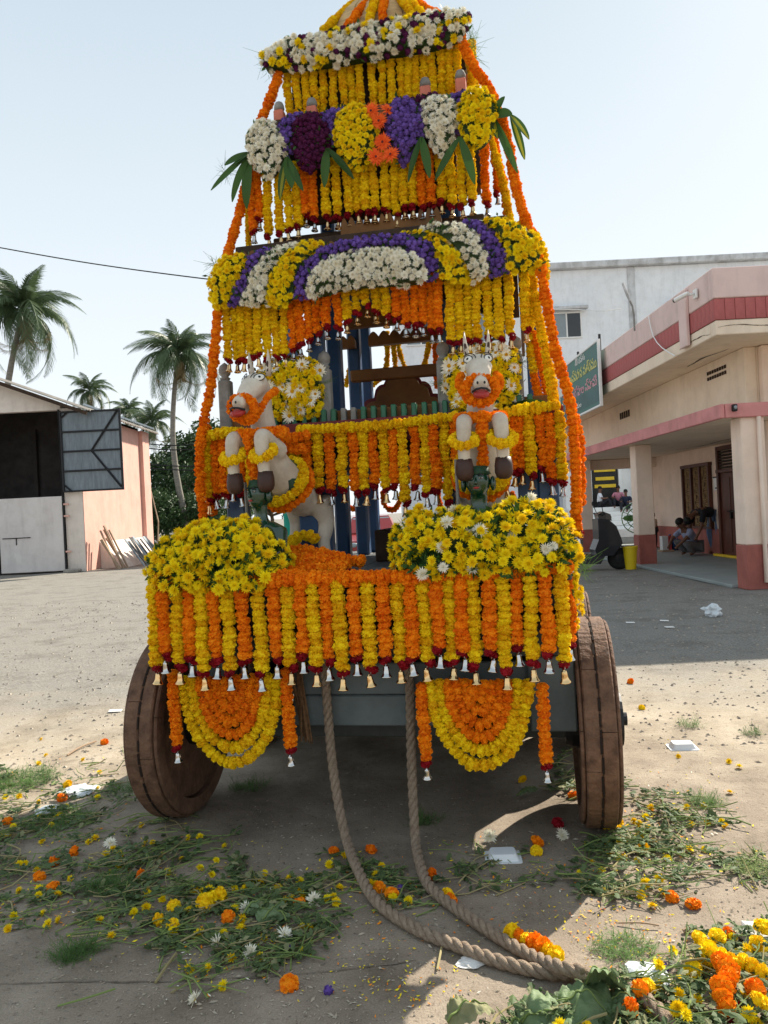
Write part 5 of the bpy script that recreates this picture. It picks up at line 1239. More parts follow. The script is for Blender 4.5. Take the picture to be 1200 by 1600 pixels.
    garland('garland_ring', f'orange marigold halter behind the muzzle ring of the {which} horse', [Mw @ W(q_) for q_ in ((-.078, -.09, .88), (-.092, -.17, .845), (-.085, -.215, .80), (-.05, -.225, .745), (0, -.225, .725), (.05, -.225, .745), (.085, -.215, .80), (.092, -.17, .845), (.078, -.09, .88))], 'O', .0165, .0175)
    garland('garland_ring', f'orange marigold collar round the neck of the {which} horse', ringpts((0, -.105, .682), (1, 0, 0), (0, 1, .10), .100, .112), 'O', .0255, .024, closed=True)
    garland('garland_strand', f'orange marigold strand falling from the collar of the {which} horse', [Mw @ W((0, -.225, .68)), Mw @ W((0, -.215, .60)), Mw @ W((0, -.195, .53)), Mw @ W((0, -.175, .47))], 'O', .026, .025)
    for s, sn in ((-1, 'left'), (1, 'right')):
        garland('garland_ring', f'yellow marigold anklet on the {sn} raised foreleg of the {which} horse', ringpts((s*.083, -.228, .575), (1, 0, 0), (0, .75, .55), .050, .052), 'Y', .0225, .022, closed=True)
    garland('garland_ring', f'yellow marigold girth round the body of the {which} horse', ringpts((0, .055, .455), (1, 0, 0), (0, .60, .80), .118, .130, 18), 'Y', .027, .026, closed=True)
    garland('garland_ring', f'orange marigold girth behind the yellow one on the {which} horse', ringpts((0, .11, .425), (1, 0, 0), (0, .60, .80), .118, .130, 18), 'O', .026, .026, closed=True)
    return t
uu, z_ = cart(385, 620, -.32); LH = horse('white rearing horse statue at the left of the balcony, head turned left', 'left', uu+.05, -.10, -.24)
uu, z_ = cart(742, 600, -.32); RH = horse('white rearing horse statue facing forward at the right of the balcony', 'right', uu, -.10, 0.10)
# dark green bearer figures under the horses
def bearer(label, u, v, zhead, turn):
    t = thing('green_figure', label, 'statue', C(u, v, 1.225), YAW + turn)
    h = zhead - 1.225
    fb = MB(); fb.lathe([(.0, .0), (.095, .0), (.10, h-.30), (.105, h-.22), (.085, h-.165), (.04, h-.125), (.034, h-.10), (.036, h-.06), (0, h-.04)], 20, Matrix.Diagonal((1.1, .75, 1, 1)))
    fb.ball((0, -.004, h), (.056, .058, .068), 20); fb.ball((0, -.018, h-.034), (.040, .040, .036), 14)
    for s in (-1, 1):
        fb.tube([V((s*.06, 0, h-.17)), V((s*.115, 0, h-.185)), V((s*.135, -.02, h-.27)), V((s*.12, -.07, h-.33))], [.045, .046, .038, .028], 12)
    tmp = fb.build('tmp', M['statgreen'], fixn=False); rm = tmp.modifiers.new('r', 'REMESH'); rm.mode = 'VOXEL'; rm.voxel_size = .007; rm.use_smooth_shade = True
    sm_ = tmp.modifiers.new('s', 'SMOOTH'); sm_.iterations = 5
    bd_ = bpy.data.meshes.new_from_object(tmp.evaluated_get(bpy.context.evaluated_depsgraph_get())); bd_.name = 'body'; bpy.data.objects.remove(tmp); inst('body', bd_, t, Matrix())
    mb = MB(); mb.lathe([(.0, h+.07), (.048, h+.066), (.052, h+.045), (.060, h+.03)], 18); mb.build('cap', M['saddle'], t, smooth=True)
    for s in (-1, 1):
        mb = MB(); mb.ball((s*.066, .0, h-.012), (.014, .020, .034), 10); mb.build('ear', M['statgreen'], t, smooth=True)
        mb = MB(); mb.ball((s*.022, -.056, h+.012), (.011, .005, .005), 10); e = mb.build('eye', M['stonegrey'], t); mb = MB(); mb.ball((s*.022, -.0605, h+.012), .0035, 6); mb.build('pupil', M['inkblack'], e)
        mb = MB(); mb.tube([V((s*.010, -.060, h+.024)), V((s*.022, -.062, h+.029)), V((s*.034, -.055, h+.024))], .003, 5); mb.build('eyebrow', M['inkblack'], e)
    mb = MB(); mb.tube([V((0, -.056, h+.015)), V((0, -.066, h-.005)), V((0, -.070, h-.014))], [.004, .007, .009], 8); mb.build('nose', M['statgreen'], t, smooth=True)
    mb = MB(); mb.ball((0, -.060, h-.030), (.014, .006, .005), 10); mb.build('lips', M['lipred'], t)
    return t
uu, z_ = cart(747, 752, -.27); bearer('dark green carved figure with red lips holding up the right horse', uu, -.27, z_, -.1)
uu, z_ = cart(406, 772, -.27); bearer('dark green carved figure partly hidden holding up the left horse', uu, -.27, z_, -.5)
for nm, x, y0, y1 in (('left', 384, 770, 810), ('right', 713, 735, 800)):
    u, z = cart(x, y0, -.22); u2, z2 = cart(x, y1, -.22); mb = MB(); mb.tube([V((0, 0, 1.23)), V((0, 0, z+.05))], .008, 6)
    o = mb.build('support_rod', M['stonegrey']); o.location = C(u, -.22, 0); tag(o, f'thin grey rod propping the raised leg of the {nm} horse', 'rod')

# ---------------------------------------------------------------- pull ropes (three strands laid together)
def laid_rope(label, pts, R_=.0215, pitch=.125):
    path = resample(catmull(pts, .01), .009); mb = MB(); O = path[0][0].copy()
    t0 = path[0][1]; x = t0.orthogonal().normalized(); fr = []
    for p, tg in path:
        x = (x - tg*x.dot(tg)).normalized(); fr.append((p-O, x.copy(), tg.cross(x)))
    t = thing('pull_rope', label, 'rope', O)
    for k in range(3):
        m = MB(); pp = []
        for i, (p, a, b) in enumerate(fr):
            an = 2*PI*(i*.009/pitch + k/3); pp.append(p + (a*math.cos(an) + b*math.sin(an))*R_*.50)
        m.tube(pp, R_*.56, 7); m.build('strand', M['rope'], t, smooth=True)
    return t
rp1 = [C(*[(cart(508, 1058, -.30)[0]), -.30, .90]), CP(512, 1110, -.31), CP(519, 1190, -.34), CP(530, 1262, -.40), CP(541, 1310, -.46), ground(556, 1352, .05), ground(588, 1408, .025), ground(648, 1450, .025), ground(705, 1474, .025), ground(780, 1502, .025), ground(850, 1519, .025), ground(905, 1523, .025), ground(975, 1540, .03), ground(1040, 1590, .03), ground(1060, 1640, .03)]
rp2 = [C(*[(cart(640, 1045, -.30)[0]), -.30, .92]), CP(641, 1110, -.31), CP(643, 1190, -.34), CP(646, 1262, -.38), CP(649, 1310, -.42), ground(655, 1345, .04), ground(672, 1386, .025), ground(722, 1426, .025), ground(782, 1466, .025), ground(832, 1494, .028), ground(872, 1510, .06), ground(915, 1520, .08)]
laid_rope('left twisted pull rope falling from the cart and curving away to the right', rp1)
laid_rope('right twisted pull rope falling from the cart, its end lying on the other', rp2)
mb = MB()
u, _ = cart(468, 1100, -.3)
for k in range(14):
    a = C(u + RG.uniform(-.015, .015), -.31, .86); mb.tube([a, a + V((RG.uniform(-.02, .02), 0, -.12)), a + V((RG.uniform(.0, .05), RG.uniform(-.02, .02), -.30-RG.random()*.12))], .005, 4)
tag(mb.build('frayed_twine', M['twine'], fixn=False), 'frayed brown coir twine dangling beside the left swag', 'twine')
# ---------------------------------------------------------------- palms and trees
M['palmleaf'] = petal('hazed_palm_leaflet', (.10, .145, .07), (.06, .095, .045), .2, .4)  # greens lightened to carry the distance haze in the leaf colour
M['palmtrunk'] = mat('palm_trunk', (.22, .20, .17), .9, .3, 4, stretch=(1, 1, 4))
M['treeleaf'] = petal('tree_leaf', (.055, .10, .035), (.025, .05, .018), .15, .5)
M['bark'] = mat('tree_bark', (.12, .095, .07), .9, .3, 4)
M['deadfrond'] = petal('dry_frond', (.26, .2, .10), (.16, .12, .06), .1)
def frond_mesh(L, seed, droop, mt):
    r = random.Random(seed); mb = MB(); N = 16; pts = []
    for i in range(N+1):
        t = i/N; a = droop*t*t*1.15; pts.append(V((L*t*math.cos(a*.55), 0, L*t*.30*(1-t) - L*t*math.sin(a*.75))))
    mb.tube(pts, [L*.012*(1-.85*i/N) for i in range(N+1)], 4)
    for i in range(2, N+1):
        for h in (0, .25, .5, .75):
            if i == N and h: continue
            t = (i+h)/N; j = min(i, N-1); p = pts[j].lerp(pts[min(j+1, N)], h); tg = (pts[min(j+1, N)] - pts[j-1]).normalized()
            ln = L*.30*(math.sin(PI*(.12+.86*t))**.7)*r.uniform(.85, 1.1)
            for s in (-1, 1):
                d = (V((0, s, 0))*.8 + tg*.65 + V((0, 0, -.35-.5*r.random()))).normalized(); w_ = tg*(L*.0105)
                m = p + d*ln*.5; e = p + d*ln + V((0, 0, -ln*.28*r.uniform(.6, 1.5)))
                mb.add([p-w_*.5, p+w_*.5, m+w_, e, m-w_], [(0, 1, 2, 4), (4, 2, 3)])
    return mb.mesh('frond', mt)
FR = [frond_mesh(1.0, i, d, M['palmleaf']) for i, d in enumerate((.5, .9, 1.3, 1.7))]
FRD = [frond_mesh(1.0, 9, 2.2, M['deadfrond'])]
def palm(label, base, crown, L, seed, nf=22, lean=.5):
    r = random.Random(seed); t = thing('palm_tree', label, 'palm tree', base, 0, 'coconut palms behind the shed')
    d = crown - base; pts = [V((d.x*k*k - lean*math.sin(PI*k), d.y*k, d.z*k)) for k in [i/10 for i in range(11)]]
    mb = MB(); mb.tube(pts, [L*.075*(1-.45*i/10) for i in range(11)], 9); mb.build('trunk', M['palmtrunk'], t, smooth=True)
    for i in range(nf):
        k = i/nf; az = i*2.39996 + r.uniform(-.2, .2); el = 1.35 - 1.9*k + r.uniform(-.12, .12)
        me = FR[0] if k < .25 else FR[1] if k < .5 else FR[2] if k < .8 else FR[3]
        s = L*r.uniform(.85, 1.12)*(.8 if k < .2 else 1)
        inst('frond', me, t, Matrix.Translation(d) @ Matrix.Rotation(az, 4, 'Z') @ Matrix.Rotation(-el, 4, 'Y') @ Matrix.Rotation(r.uniform(-.4, .4), 4, 'X') @ Matrix.Scale(s, 4))
    for i in range(4): inst('dead_frond', FRD[0], t, Matrix.Translation(d) @ Matrix.Rotation(i*1.7+seed, 4, 'Z') @ Matrix.Rotation(.9+r.random()*.3, 4, 'Y') @ Matrix.Scale(L*.75, 4))
    mb = MB()
    for i in range(9):
        a = i*.7; mb.ball(d + V((math.cos(a)*L*.1, math.sin(a)*L*.1, -L*.07)), L*.045, 8)
    mb.build('coconuts', M['palmleaf'], t, smooth=True)['kind'] = 'stuff'
def gnd(p): return V((p.x, p.y, 0))
def palm_at(label, cx, cy, d, Lpx, bx, seed, nf=22, lean=.5):
    c = far(cx, cy, d); b = gnd(far(bx, 815, d)); palm(label, b, c, Lpx*d/1200, seed, nf, lean)
palm_at('tallest coconut palm rising behind the shed roof at the left edge', 36, 488, 48, 92, 14, 1, 30)
palm_at('coconut palm with slim curved trunk standing clear right of the shed', 278, 556, 46, 76, 300, 2, 30, .8)
palm_at('small coconut palm crown just above the shed roof', 140, 612, 60, 44, 145, 3, 18)
palm_at('low coconut palm crown behind the right end of the shed roof', 200, 643, 64, 36, 205, 4, 16)
palm_at('young coconut palm right beside the shed wall', 238, 660, 50, 48, 240, 5, 18)
def leaf_cloud(seed, n, blobs, s):
    r = random.Random(seed); mb = MB()
    for k in range(n):
        c, rad = blobs[r.randrange(len(blobs))]; d = V((r.gauss(0, 1), r.gauss(0, 1), r.gauss(0, 1))).normalized()*r.random()**.45
        p = V(c) + V((d.x*rad[0], d.y*rad[1], d.z*rad[2]))
        n_ = V((r.gauss(0, 1), r.gauss(0, 1), r.gauss(.5, 1))).normalized(); x, y, _ = frame(n_); q = s*r.uniform(.6, 1.3)
        mb.add([p-x*q, p-y*q*.5, p+x*q, p+y*q*.5+n_*q*.2], [(0, 1, 2, 3)])
    return mb.mesh('crown', M['treeleaf'])
def tree(label, base, H, W_, seed, n=5200):
    r = random.Random(seed); t = thing('broadleaf_tree', label, 'tree', base, 0, 'dark trees behind the yard'); bl = []
    limbs = MB(); limbs.tube([V((0, 0, 0)), V((.1, 0, H*.25)), V((-.05, .1, H*.45))], [H*.035, H*.028, H*.02], 8)
    for k in range(11):
        a = k*2.4 + r.random(); q = W_*r.uniform(.25, .75); z = H*r.uniform(.34, .88); c = V((q*math.cos(a), q*math.sin(a), z)); rr_ = W_*r.uniform(.28, .45)
        bl.append((c, (rr_, rr_, rr_*.75))); limbs.tube([V((0, 0, H*.3)), c*.5 + V((0, 0, H*.18)), c], [H*.016, H*.011, H*.004], 5)
    bl.append((V((0, 0, H*.85)), (W_*.4, W_*.4, H*.14)))
    limbs.build('trunk', M['bark'], t)
    o = inst('crown', leaf_cloud(seed, n, bl, W_*.042), t, Matrix())
for k, (x, yt, d, W_, lb) in enumerate(((255, 735, 58, 4.2, 'dark broad tree just right of the shed wall'), (318, 668, 56, 4.6, 'tall dark tree behind the left garland rope of the cart'), (368, 640, 62, 5.0, 'tall dark tree half hidden behind the left horse'), (285, 705, 66, 4.5, 'dark tree standing behind the slim palm trunk'),
                                      (240, 765, 47, 2.6, 'low round bush tree at the foot of the shed corner'), (290, 770, 47, 3.0, 'low dark bushy tree under the slim palm'), (345, 760, 50, 3.0, 'low dark tree behind the left deck corner'), (420, 735, 64, 4.2, 'dark tree seen between horse and cart posts'))):
    c = far(x, yt, d); tree(lb, V((c.x, d, 0)), c.z, W_, 50+k)
mb = MB(); mb.tube([V((0, 0, 0)), V((.1, 0, 1.6)), V((-.2, 0, 3.2))], [.05, .04, .03], 5); o = mb.build('bare_pole', M['oldplank']); o.location = far(245, 830, 40)*1.0; o.location.z = 0; tag(o, 'bare crooked wooden pole standing right of the shed', 'pole')

# ---------------------------------------------------------------- scooter, bucket, fan, things on the porch
M['scoot'] = mat('scooter_black', (.012, .014, .018), .25, .2, 5, spec=.6, coat=.5)
M['tyre'] = mat('tyre_rubber', (.015, .015, .015), .8, .2)
M['scootpanel'] = mat('scooter_dark_blue', (.008, .010, .015), .35, .2, 5, coat=.2)
M['chrome'] = mat('chrome', (.6, .6, .6), .2, .05, 5, 1.0)
pS = ground(903, 893)
st = thing('scooter', 'black scooter parked beside the cart facing the porch pillar', 'scooter', V((pS.x-.08, pS.y, 0)), 0.0); st.scale = (1.15, 1.15, 1.1)
def lathe_y(mb, c, prof, n=20): mb.lathe(prof, n, Matrix.Translation(c) @ Matrix.Rotation(PI/2, 4, 'X'))
for x in (-.38, .86):
    mb = MB(); lathe_y(mb, V((x, 0, .22)), [(.14, -.05), (.20, -.05), (.22, -.02), (.22, .02), (.20, .05), (.14, .05)]); wq = mb.build('wheel', M['tyre'], st, smooth=True)
    mb = MB(); lathe_y(mb, V((x, 0, .22)), [(.04, -.055), (.135, -.045), (.138, .045), (.04, .055)]); mb.build('rim', M['iron'], wq)
mb = MB(); mb.prism([(.40, .28), (.70, .30), (.88, .52), (.86, .62), (.78, .86), (.64, 1.0), (.44, 1.02), (.44, .62), (.36, .42)], 'y', -.2, .2); mb.build('front_apron', M['scootpanel'], st)
mb = MB(); mb.prism([(-.70, .62), (-.60, .40), (-.10, .30), (.12, .34), (.16, .62), (-.1, .72), (-.6, .76)], 'y', -.17, .17); mb.build('rear_body', M['scoot'], st)
mb = MB(); mb.prism([(-.1, .16), (.46, .14), (.56, .31), (.0, .36)], 'y', -.18, .18); mb.build('footboard', M['scoot'], st)
mb = MB(); mb.prism([(-.62, .765), (-.1, .725), (.14, .66), (.16, .74), (-.1, .82), (-.62, .86)], 'y', -.14, .14); mb.build('seat', M['tyre'], st)
mb = MB(); mb.prism([(.48, 1.0), (.72, .97), (.70, 1.10), (.56, 1.16), (.46, 1.10)], 'y', -.13, .13); hd = mb.build('handlebar_cowl', M['scoot'], st)
mb = MB(); mb.tube([V((.52, -.34, 1.12)), V((.56, 0, 1.08)), V((.52, .34, 1.12))], .02, 7); mb.build('handlebar', M['tyre'], hd)
mb = MB(); mb.ball((.70, 0, 1.03), (.05, .09, .07), 12); mb.build('headlight', M['glassgrey'], hd, smooth=True)
for s in (-1, 1):
    mb = MB(); mb.tube([V((.54, s*.22, 1.12)), V((.5, s*.28, 1.28))], .008, 5); mb.ball((.49, s*.29, 1.32), (.015, .06, .045), 10); mb.build('mirror', M['tyre'], hd)
mb = MB(); mb.tube([V((.68, 0, .75)), V((.86, 0, .22))], .03, 8); mb.build('front_fork', M['iron'], st)
mb = MB(); mb.tube([V((.86 + .25*math.cos(a), 0, .22 + .25*math.sin(a))) for a in [PI*(.02 + .16*i) for i in range(6)]], .06, 8, flat=.3); mb.build('mudguard', M['scoot'], st)
mb = MB(); mb.tube([V((-.62, -.14, .3)), V((-.1, -.14, .26))], .05, 8); mb.build('exhaust', M['chrome'], st)
pB = ground(985, 883)
bk = thing('bucket', 'bright yellow plastic bucket standing by the porch pillar', 'bucket', V((5.27, 16.6, 0))); bk.scale = (.74, .74, .92)
M['bucket'] = mat('yellow_plastic', (.72, .52, .01), .4, .06, 4, spec=.5)
mb = MB(); mb.lathe([(.0, .0), (.15, .0), (.155, .02), (.205, .50), (.225, .505), (.225, .54), (.20, .54), (.14, .03), (0, .03)], 24); mb.build('body', M['bucket'], bk, smooth=False)
mb = MB(); mb.tube([V((.215*math.cos(a), .12*math.sin(a)-.05, .50-.16*math.sin(a)) ) for a in [PI*i/10 for i in range(11)]], .008, 5); mb.build('handle', M['bucket'], bk)
fn = thing('pedestal_fan', 'green caged pedestal fan half hidden behind the porch pillar', 'fan', V((6.0, 18.3, .06)))
M['fangreen'] = mat('fan_green', (.10, .22, .06), .5, .2)
mb = MB(); mb.tube([V((0, 0, 0)), V((0, 0, .95))], .025, 8); mb.lathe([(.22, 0), (.22, .03), (.03, .06)], 18); mb.build('stand', M['iron'], fn)
mb = MB()
for k in range(3): mb.tube([V((.12*(k+1)*math.cos(a), -.06+.015*k, 1.0+.12*(k+1)*math.sin(a))) for a in [2*PI*i/20 for i in range(21)]], .012, 4)
for k in range(14):
    a = 2*PI*k/14; mb.tube([V((.05*math.cos(a), -.08, 1.0+.05*math.sin(a))), V((.36*math.cos(a), -.03, 1.0+.36*math.sin(a)))], .007, 4)
mb.build('cage', M['fangreen'], fn)
mb = MB()
for k in range(4):
    a = PI/2*k; mb.ball((.17*math.cos(a), .0, 1.0+.17*math.sin(a)), (.16, .015, .08), 8, rot=Matrix.Rotation(-a, 3, 'Y') @ Matrix.Rotation(.4, 3, 'X'))
mb.build('blades', M['fangreen'], fn)
M['cartonwhite'] = mat('carton_white', (.62, .62, .60), .6, .1); M['cartonred'] = mat('carton_red', (.4, .05, .05), .6, .1); M['crateblue'] = mat('crate_blue', (.03, .09, .22), .5, .2)
def at_floor(x, y): return ground(x, y, .06)
pF = V((6.6, 17.6, .06))
bx = thing('carton', 'white carton with a red side standing on the porch floor', 'box', at_floor(1040, 862))
mb = MB(); mb.cham((-.11, -.1, .05), (.05, .1, .42), .005); mb.build('body', M['cartonwhite'], bx); mb = MB(); mb.cham((.052, -.1, .05), (.14, .1, .42), .005); mb.build('red_side', M['cartonred'], bx)
mb = MB(); mb.cham((-.14, -.14, 0), (.18, .16, .048), .005); mb.build('tray', M['oldplank'], bx)
q = at_floor(1056, 860)
for k in range(4):
    mb = MB(); mb.lathe([(.0, 0), (.055, 0), (.06, .28), (.03, .34), (.022, .42), (.03, .44), (0, .44)], 12); o = mb.build('bottle', M['crateblue'], smooth=True); o.location = q + V((.115*k-.1, .12, 0)); tag(o, f'{ordw(k)} dark blue bottle from the left beside the white carton', 'bottle', 'bottles on the porch floor')

# ---------------------------------------------------------------- people
M['skin'] = mat('brown_skin', (.16, .075, .045), .55, .15, 6); M['hair'] = mat('black_hair', (.01, .009, .008), .55, .2, 30)
for nm, c in (('shirt_white', (.70, .71, .74)), ('shirt_pink', (.55, .22, .28)), ('shirt_navy', (.02, .025, .05)), ('shirt_black', (.015, .016, .02)), ('shirt_blue', (.30, .33, .46)), ('trouser_dark', (.02, .02, .026)), ('trouser_grey', (.17, .165, .17)), ('jeans', (.13, .19, .30)), ('stripe', (.45, .37, .28))): M[nm] = mat(nm, c, .85, .15, 9)
def person(label, base, rz, J, shirt, trousers, scale=1.0, sleeve=True):
    """J: joints in metres: pelvis, chest, neck, head, and for l/r shoulder, elbow, hand, hip, knee, foot"""
    t = thing('person', label, 'person', base, rz); t.scale = (scale,)*3
    P = {k: V(v) for k, v in J.items()}
    names = ['pelvis', 'chest', 'neck', 'head']; vs = [P[n] for n in names]; es = [(0, 1), (1, 2), (2, 3)]; rs = [.12, .125, .052, .085]
    hd = P['head'] + (P['head']-P['neck']).normalized()*.06; vs.append(hd); es.append((3, 4)); rs.append(.07)
    for s in 'lr':
        b = len(vs); vs += [P['shoulder'+s], P['elbow'+s], P['wrist'+s], P['hand'+s]]; es += [(1, b), (b, b+1), (b+1, b+2), (b+2, b+3)]; rs += [.058, .042, .030, .034]
        b = len(vs); vs += [P['hip'+s], P['knee'+s], P['ankle'+s], P['foot'+s]]; es += [(0, b), (b, b+1), (b+1, b+2), (b+2, b+3)]; rs += [.085, .06, .042, .038]
    inst('body', skin_body('body', vs, es, rs, M['skin'], 0, 1), t, Matrix())
    sv = [P['pelvis'].lerp(P['chest'], .1), P['chest'], P['chest'].lerp(P['neck'], .6)]; se = [(0, 1), (1, 2)]; sr = [.14, .15, .085]
    for s in 'lr':
        b = len(sv); sv += [P['shoulder'+s], P['elbow'+s].lerp(P['shoulder'+s], .1)]; se += [(1, b), (b, b+1)]; sr += [.075, .06]
    inst('shirt', skin_body('shirt', sv, se, sr, M[shirt], 0, 1), t, Matrix())
    tv = [P['pelvis']]; te = []; tr_ = [.14]
    for s in 'lr':
        b = len(tv); tv += [P['hip'+s], P['knee'+s], P['ankle'+s]]; te += [(0, b), (b, b+1), (b+1, b+2)]; tr_ += [.10, .078, .062]
    inst('trousers', skin_body('trousers', tv, te, tr_, M[trousers], 0, 1), t, Matrix())
    up = (P['head']-P['neck']).normalized(); fw = V((0, -1, 0)); fw = (fw - up*fw.dot(up)).normalized() if abs(fw.dot(up)) < .95 else V((0, 0, -1))
    mb = MB(); c = P['head'] + up*.05 - fw*.022; rot = up.to_track_quat('Z', 'Y').to_matrix(); mb.ball(c, (.092, .098, .085), 12, rot=rot); mb.build('hair', M['hair'], t, smooth=True)
    side = up.cross(fw)
    for s in (-1, 1):
        mb = MB(); mb.ball(P['head'] + side*s*.03 + fw*.082 + up*.015, .011, 6); mb.build('eye', M['inkblack'], t)
        mb = MB(); mb.ball(P['head'] + side*s*.088, (.018, .018, .028), 8); mb.build('ear', M['skin'], t)
    mb = MB(); mb.ball(P['head'] + fw*.09 - up*.012, (.014, .02, .02), 8); mb.build('nose', M['skin'], t)
    mb = MB(); mb.ball(P['head'] + fw*.082 - up*.045, (.022, .01, .007), 8); mb.build('mouth', M['lipred'], t)
    return t
SIT = dict(pelvis=(0, 0, .14), chest=(0, -.02, .52), neck=(0, -.04, .70), head=(0, -.06, .83), shoulderl=(-.18, -.02, .60), elbowl=(-.26, -.14, .40), wristl=(-.16, -.34, .40), handl=(-.12, -.40, .42), shoulderr=(.18, -.02, .60), elbowr=(.26, -.12, .38), wristr=(.16, -.32, .38), handr=(.12, -.38, .40),
           hipl=(-.10, -.05, .13), kneel=(-.14, -.42, .36), anklel=(-.12, -.56, .0), footl=(-.12, -.70, -.04), hipr=(.10, -.05, .13), kneer=(.14, -.42, .30), ankler=(.14, -.60, .0), footr=(.14, -.74, -.04))
zs = 1.215
def pos(x, y, d, z): p = far(x, y, d); return V((p.x, d, z))
person('man in white shirt and dark trousers sitting on the temple steps', pos(937, 790, 35.5, zs), 1.2, SIT, 'shirt_white', 'trouser_dark', 1.02)
person('man in pink shirt sitting on the steps turned towards the others', pos(967, 790, 35.6, zs), -.4, SIT, 'shirt_pink', 'trouser_dark', 1.02)
person('man in navy shirt sitting rightmost on the temple steps', pos(979, 792, 35.2, zs-.2), -.5, SIT, 'shirt_navy', 'trouser_dark', 1.02)
CROUCH = dict(pelvis=(0, 0, .20), chest=(0, -.20, .50), neck=(0, -.30, .62), head=(0, -.38, .72), shoulderl=(-.18, -.22, .56), elbowl=(-.22, -.42, .40), wristl=(-.14, -.58, .24), handl=(-.12, -.64, .18), shoulderr=(.18, -.22, .56), elbowr=(.22, -.42, .40), wristr=(.14, -.58, .24), handr=(.12, -.64, .18),
              hipl=(-.11, -.02, .20), kneel=(-.18, -.40, .34), anklel=(-.14, -.14, .07), footl=(-.15, -.26, .04), hipr=(.11, -.02, .20), kneer=(.18, -.42, .30), ankler=(.14, -.16, .07), footr=(.15, -.28, .04))
p = at_floor(1092, 868); person('man in pale blue shirt squatting over something on the porch floor', V((p.x, p.y+.2, .06)), -1.25, CROUCH, 'shirt_blue', 'trouser_grey', 1.1)
BEND = dict(pelvis=(0, .0, .90), chest=(0, -.38, .98), neck=(0, -.55, .90), head=(0, -.67, .82), shoulderl=(-.18, -.44, .94), elbowl=(-.2, -.50, .66), wristl=(-.15, -.58, .42), handl=(-.13, -.62, .35), shoulderr=(.18, -.44, .94), elbowr=(.2, -.50, .66), wristr=(.15, -.60, .42), handr=(.13, -.64, .35),
            hipl=(-.11, 0, .86), kneel=(-.14, -.08, .47), anklel=(-.14, .02, .08), footl=(-.14, -.12, .04), hipr=(.11, 0, .86), kneer=(.14, -.06, .47), ankler=(.16, .06, .08), footr=(.16, -.08, .04))
p = at_floor(1119, 866); person('person in black top and jeans bending low in front of the brown door', V((p.x, p.y-.1, .06)), -1.35, BEND, 'shirt_black', 'jeans', 1.12)
STAND = dict(pelvis=(0, 0, .92), chest=(0, 0, 1.28), neck=(0, 0, 1.47), head=(0, -.02, 1.60), shoulderl=(-.18, 0, 1.38), elbowl=(-.22, .02, 1.10), wristl=(-.22, -.08, .88), handl=(-.22, -.1, .80), shoulderr=(.18, 0, 1.38), elbowr=(.22, .02, 1.10), wristr=(.2, -.1, .88), handr=(.19, -.13, .80),
             hipl=(-.1, 0, .90), kneel=(-.1, -.02, .48), anklel=(-.1, .02, .08), footl=(-.11, -.13, .04), hipr=(.1, 0, .90), kneer=(.1, -.02, .48), ankler=(.1, .02, .08), footr=(.11, -.13, .04))
p = at_floor(1023, 857); person('small child in striped top standing half hidden behind the porch pillar', V((p.x, p.y, .06)), .5, STAND, 'stripe', 'trouser_dark', .60)

# red car seen under the cart between the posts
M['carred'] = mat('car_red', (.25, .018, .018), .25, .1, 2, coat=.6)
pc_ = far(596, 800, 21); ct = thing('parked_car', 'red hatchback parked behind the cart, seen between its posts', 'car', V((pc_.x-.25, 21, 0)), .05)
def loft(secs): 
    mb = MB(); n = len(secs[0])
    for s in secs: mb.v += [tuple(p) for p in s]
    for i in range(len(secs)-1):
        for k in range(n):
            a, b = i*n+k, i*n+(k+1) % n; mb.f.append((a, b, b+n, a+n)); mb.m.append(0)
    mb.f.append(tuple(range(n))); mb.f.append(tuple(range((len(secs)-1)*n, len(secs)*n))); mb.m += [0, 0]
    return mb
def sec(y, w_, z0, z1, r): return [(-w_+r, y, z0), (w_-r, y, z0), (w_, y, z0+r), (w_, y, z1-r), (w_-r, y, z1), (-w_+r, y, z1), (-w_, y, z1-r), (-w_, y, z0+r)]
loft([sec(0, .68, .28, .62, .1), sec(.12, .78, .22, .74, .1), sec(.95, .82, .2, .92, .12), sec(2.2, .84, .2, .95, .12), sec(3.4, .82, .2, .95, .12), sec(3.65, .76, .25, .9, .12)]).build('body', M['carred'], ct, smooth=False)
cab = loft([sec(.9, .72, .85, .95, .04), sec(1.45, .62, .85, 1.40, .1), sec(2.7, .62, .85, 1.45, .1), sec(3.45, .68, .85, 1.0, .04)]).build('cabin', M['carred'], ct)
mb = MB(); mb.quad(V((-.6, .96, .99)), V((.6, .96, .99)), V((.52, 1.40, 1.36)), V((-.52, 1.40, 1.36))); mb2 = [p for p in mb.v]; mb.build('windscreen', M['glassgrey'], cab)
for s in (-1, 1):
    mb = MB(); mb.ball((s*.56, .06, .62), (.15, .08, .08), 12); mb.build('headlight', M['glassgrey'], ct, smooth=True)
    for y in (.65, 2.95):
        mb = MB(); mb.lathe([(.12, -.1), (.27, -.1), (.3, -.06), (.3, .06), (.27, .1), (.12, .1)], 20, Matrix.Translation((s*.74, y, .3)) @ Matrix.Rotation(PI/2, 4, 'Y')); mb.build('wheel', M['tyre'], ct)
mb = MB(); mb.cham((-.4, -.03, .5), (.4, .06, .62), .02); mb.build('grille', M['tyre'], ct)
mb = MB(); mb.cham((-.70, -.06, .24), (.70, .05, .44), .04); bp = mb.build('bumper', M['tyre'], ct); mb = MB(); mb.cham((-.24, -.08, .32), (.24, -.062, .42), .003); mb.build('number_plate', M['whiteframe'], bp)
M['teal'] = mat('teal_sheet', (.02, .30, .24), .6, .15, 3)
mb = MB(); pt = far(481, 812, 9.5); N = 12
for i in range(N):
    for j in range(6): mb.v.append((pt.x - .3 + .6*i/(N-1), 9.5 + .04*math.sin(i*1.9) + .02*j, pt.z + .15 - .25*j - .02*math.sin(i)))
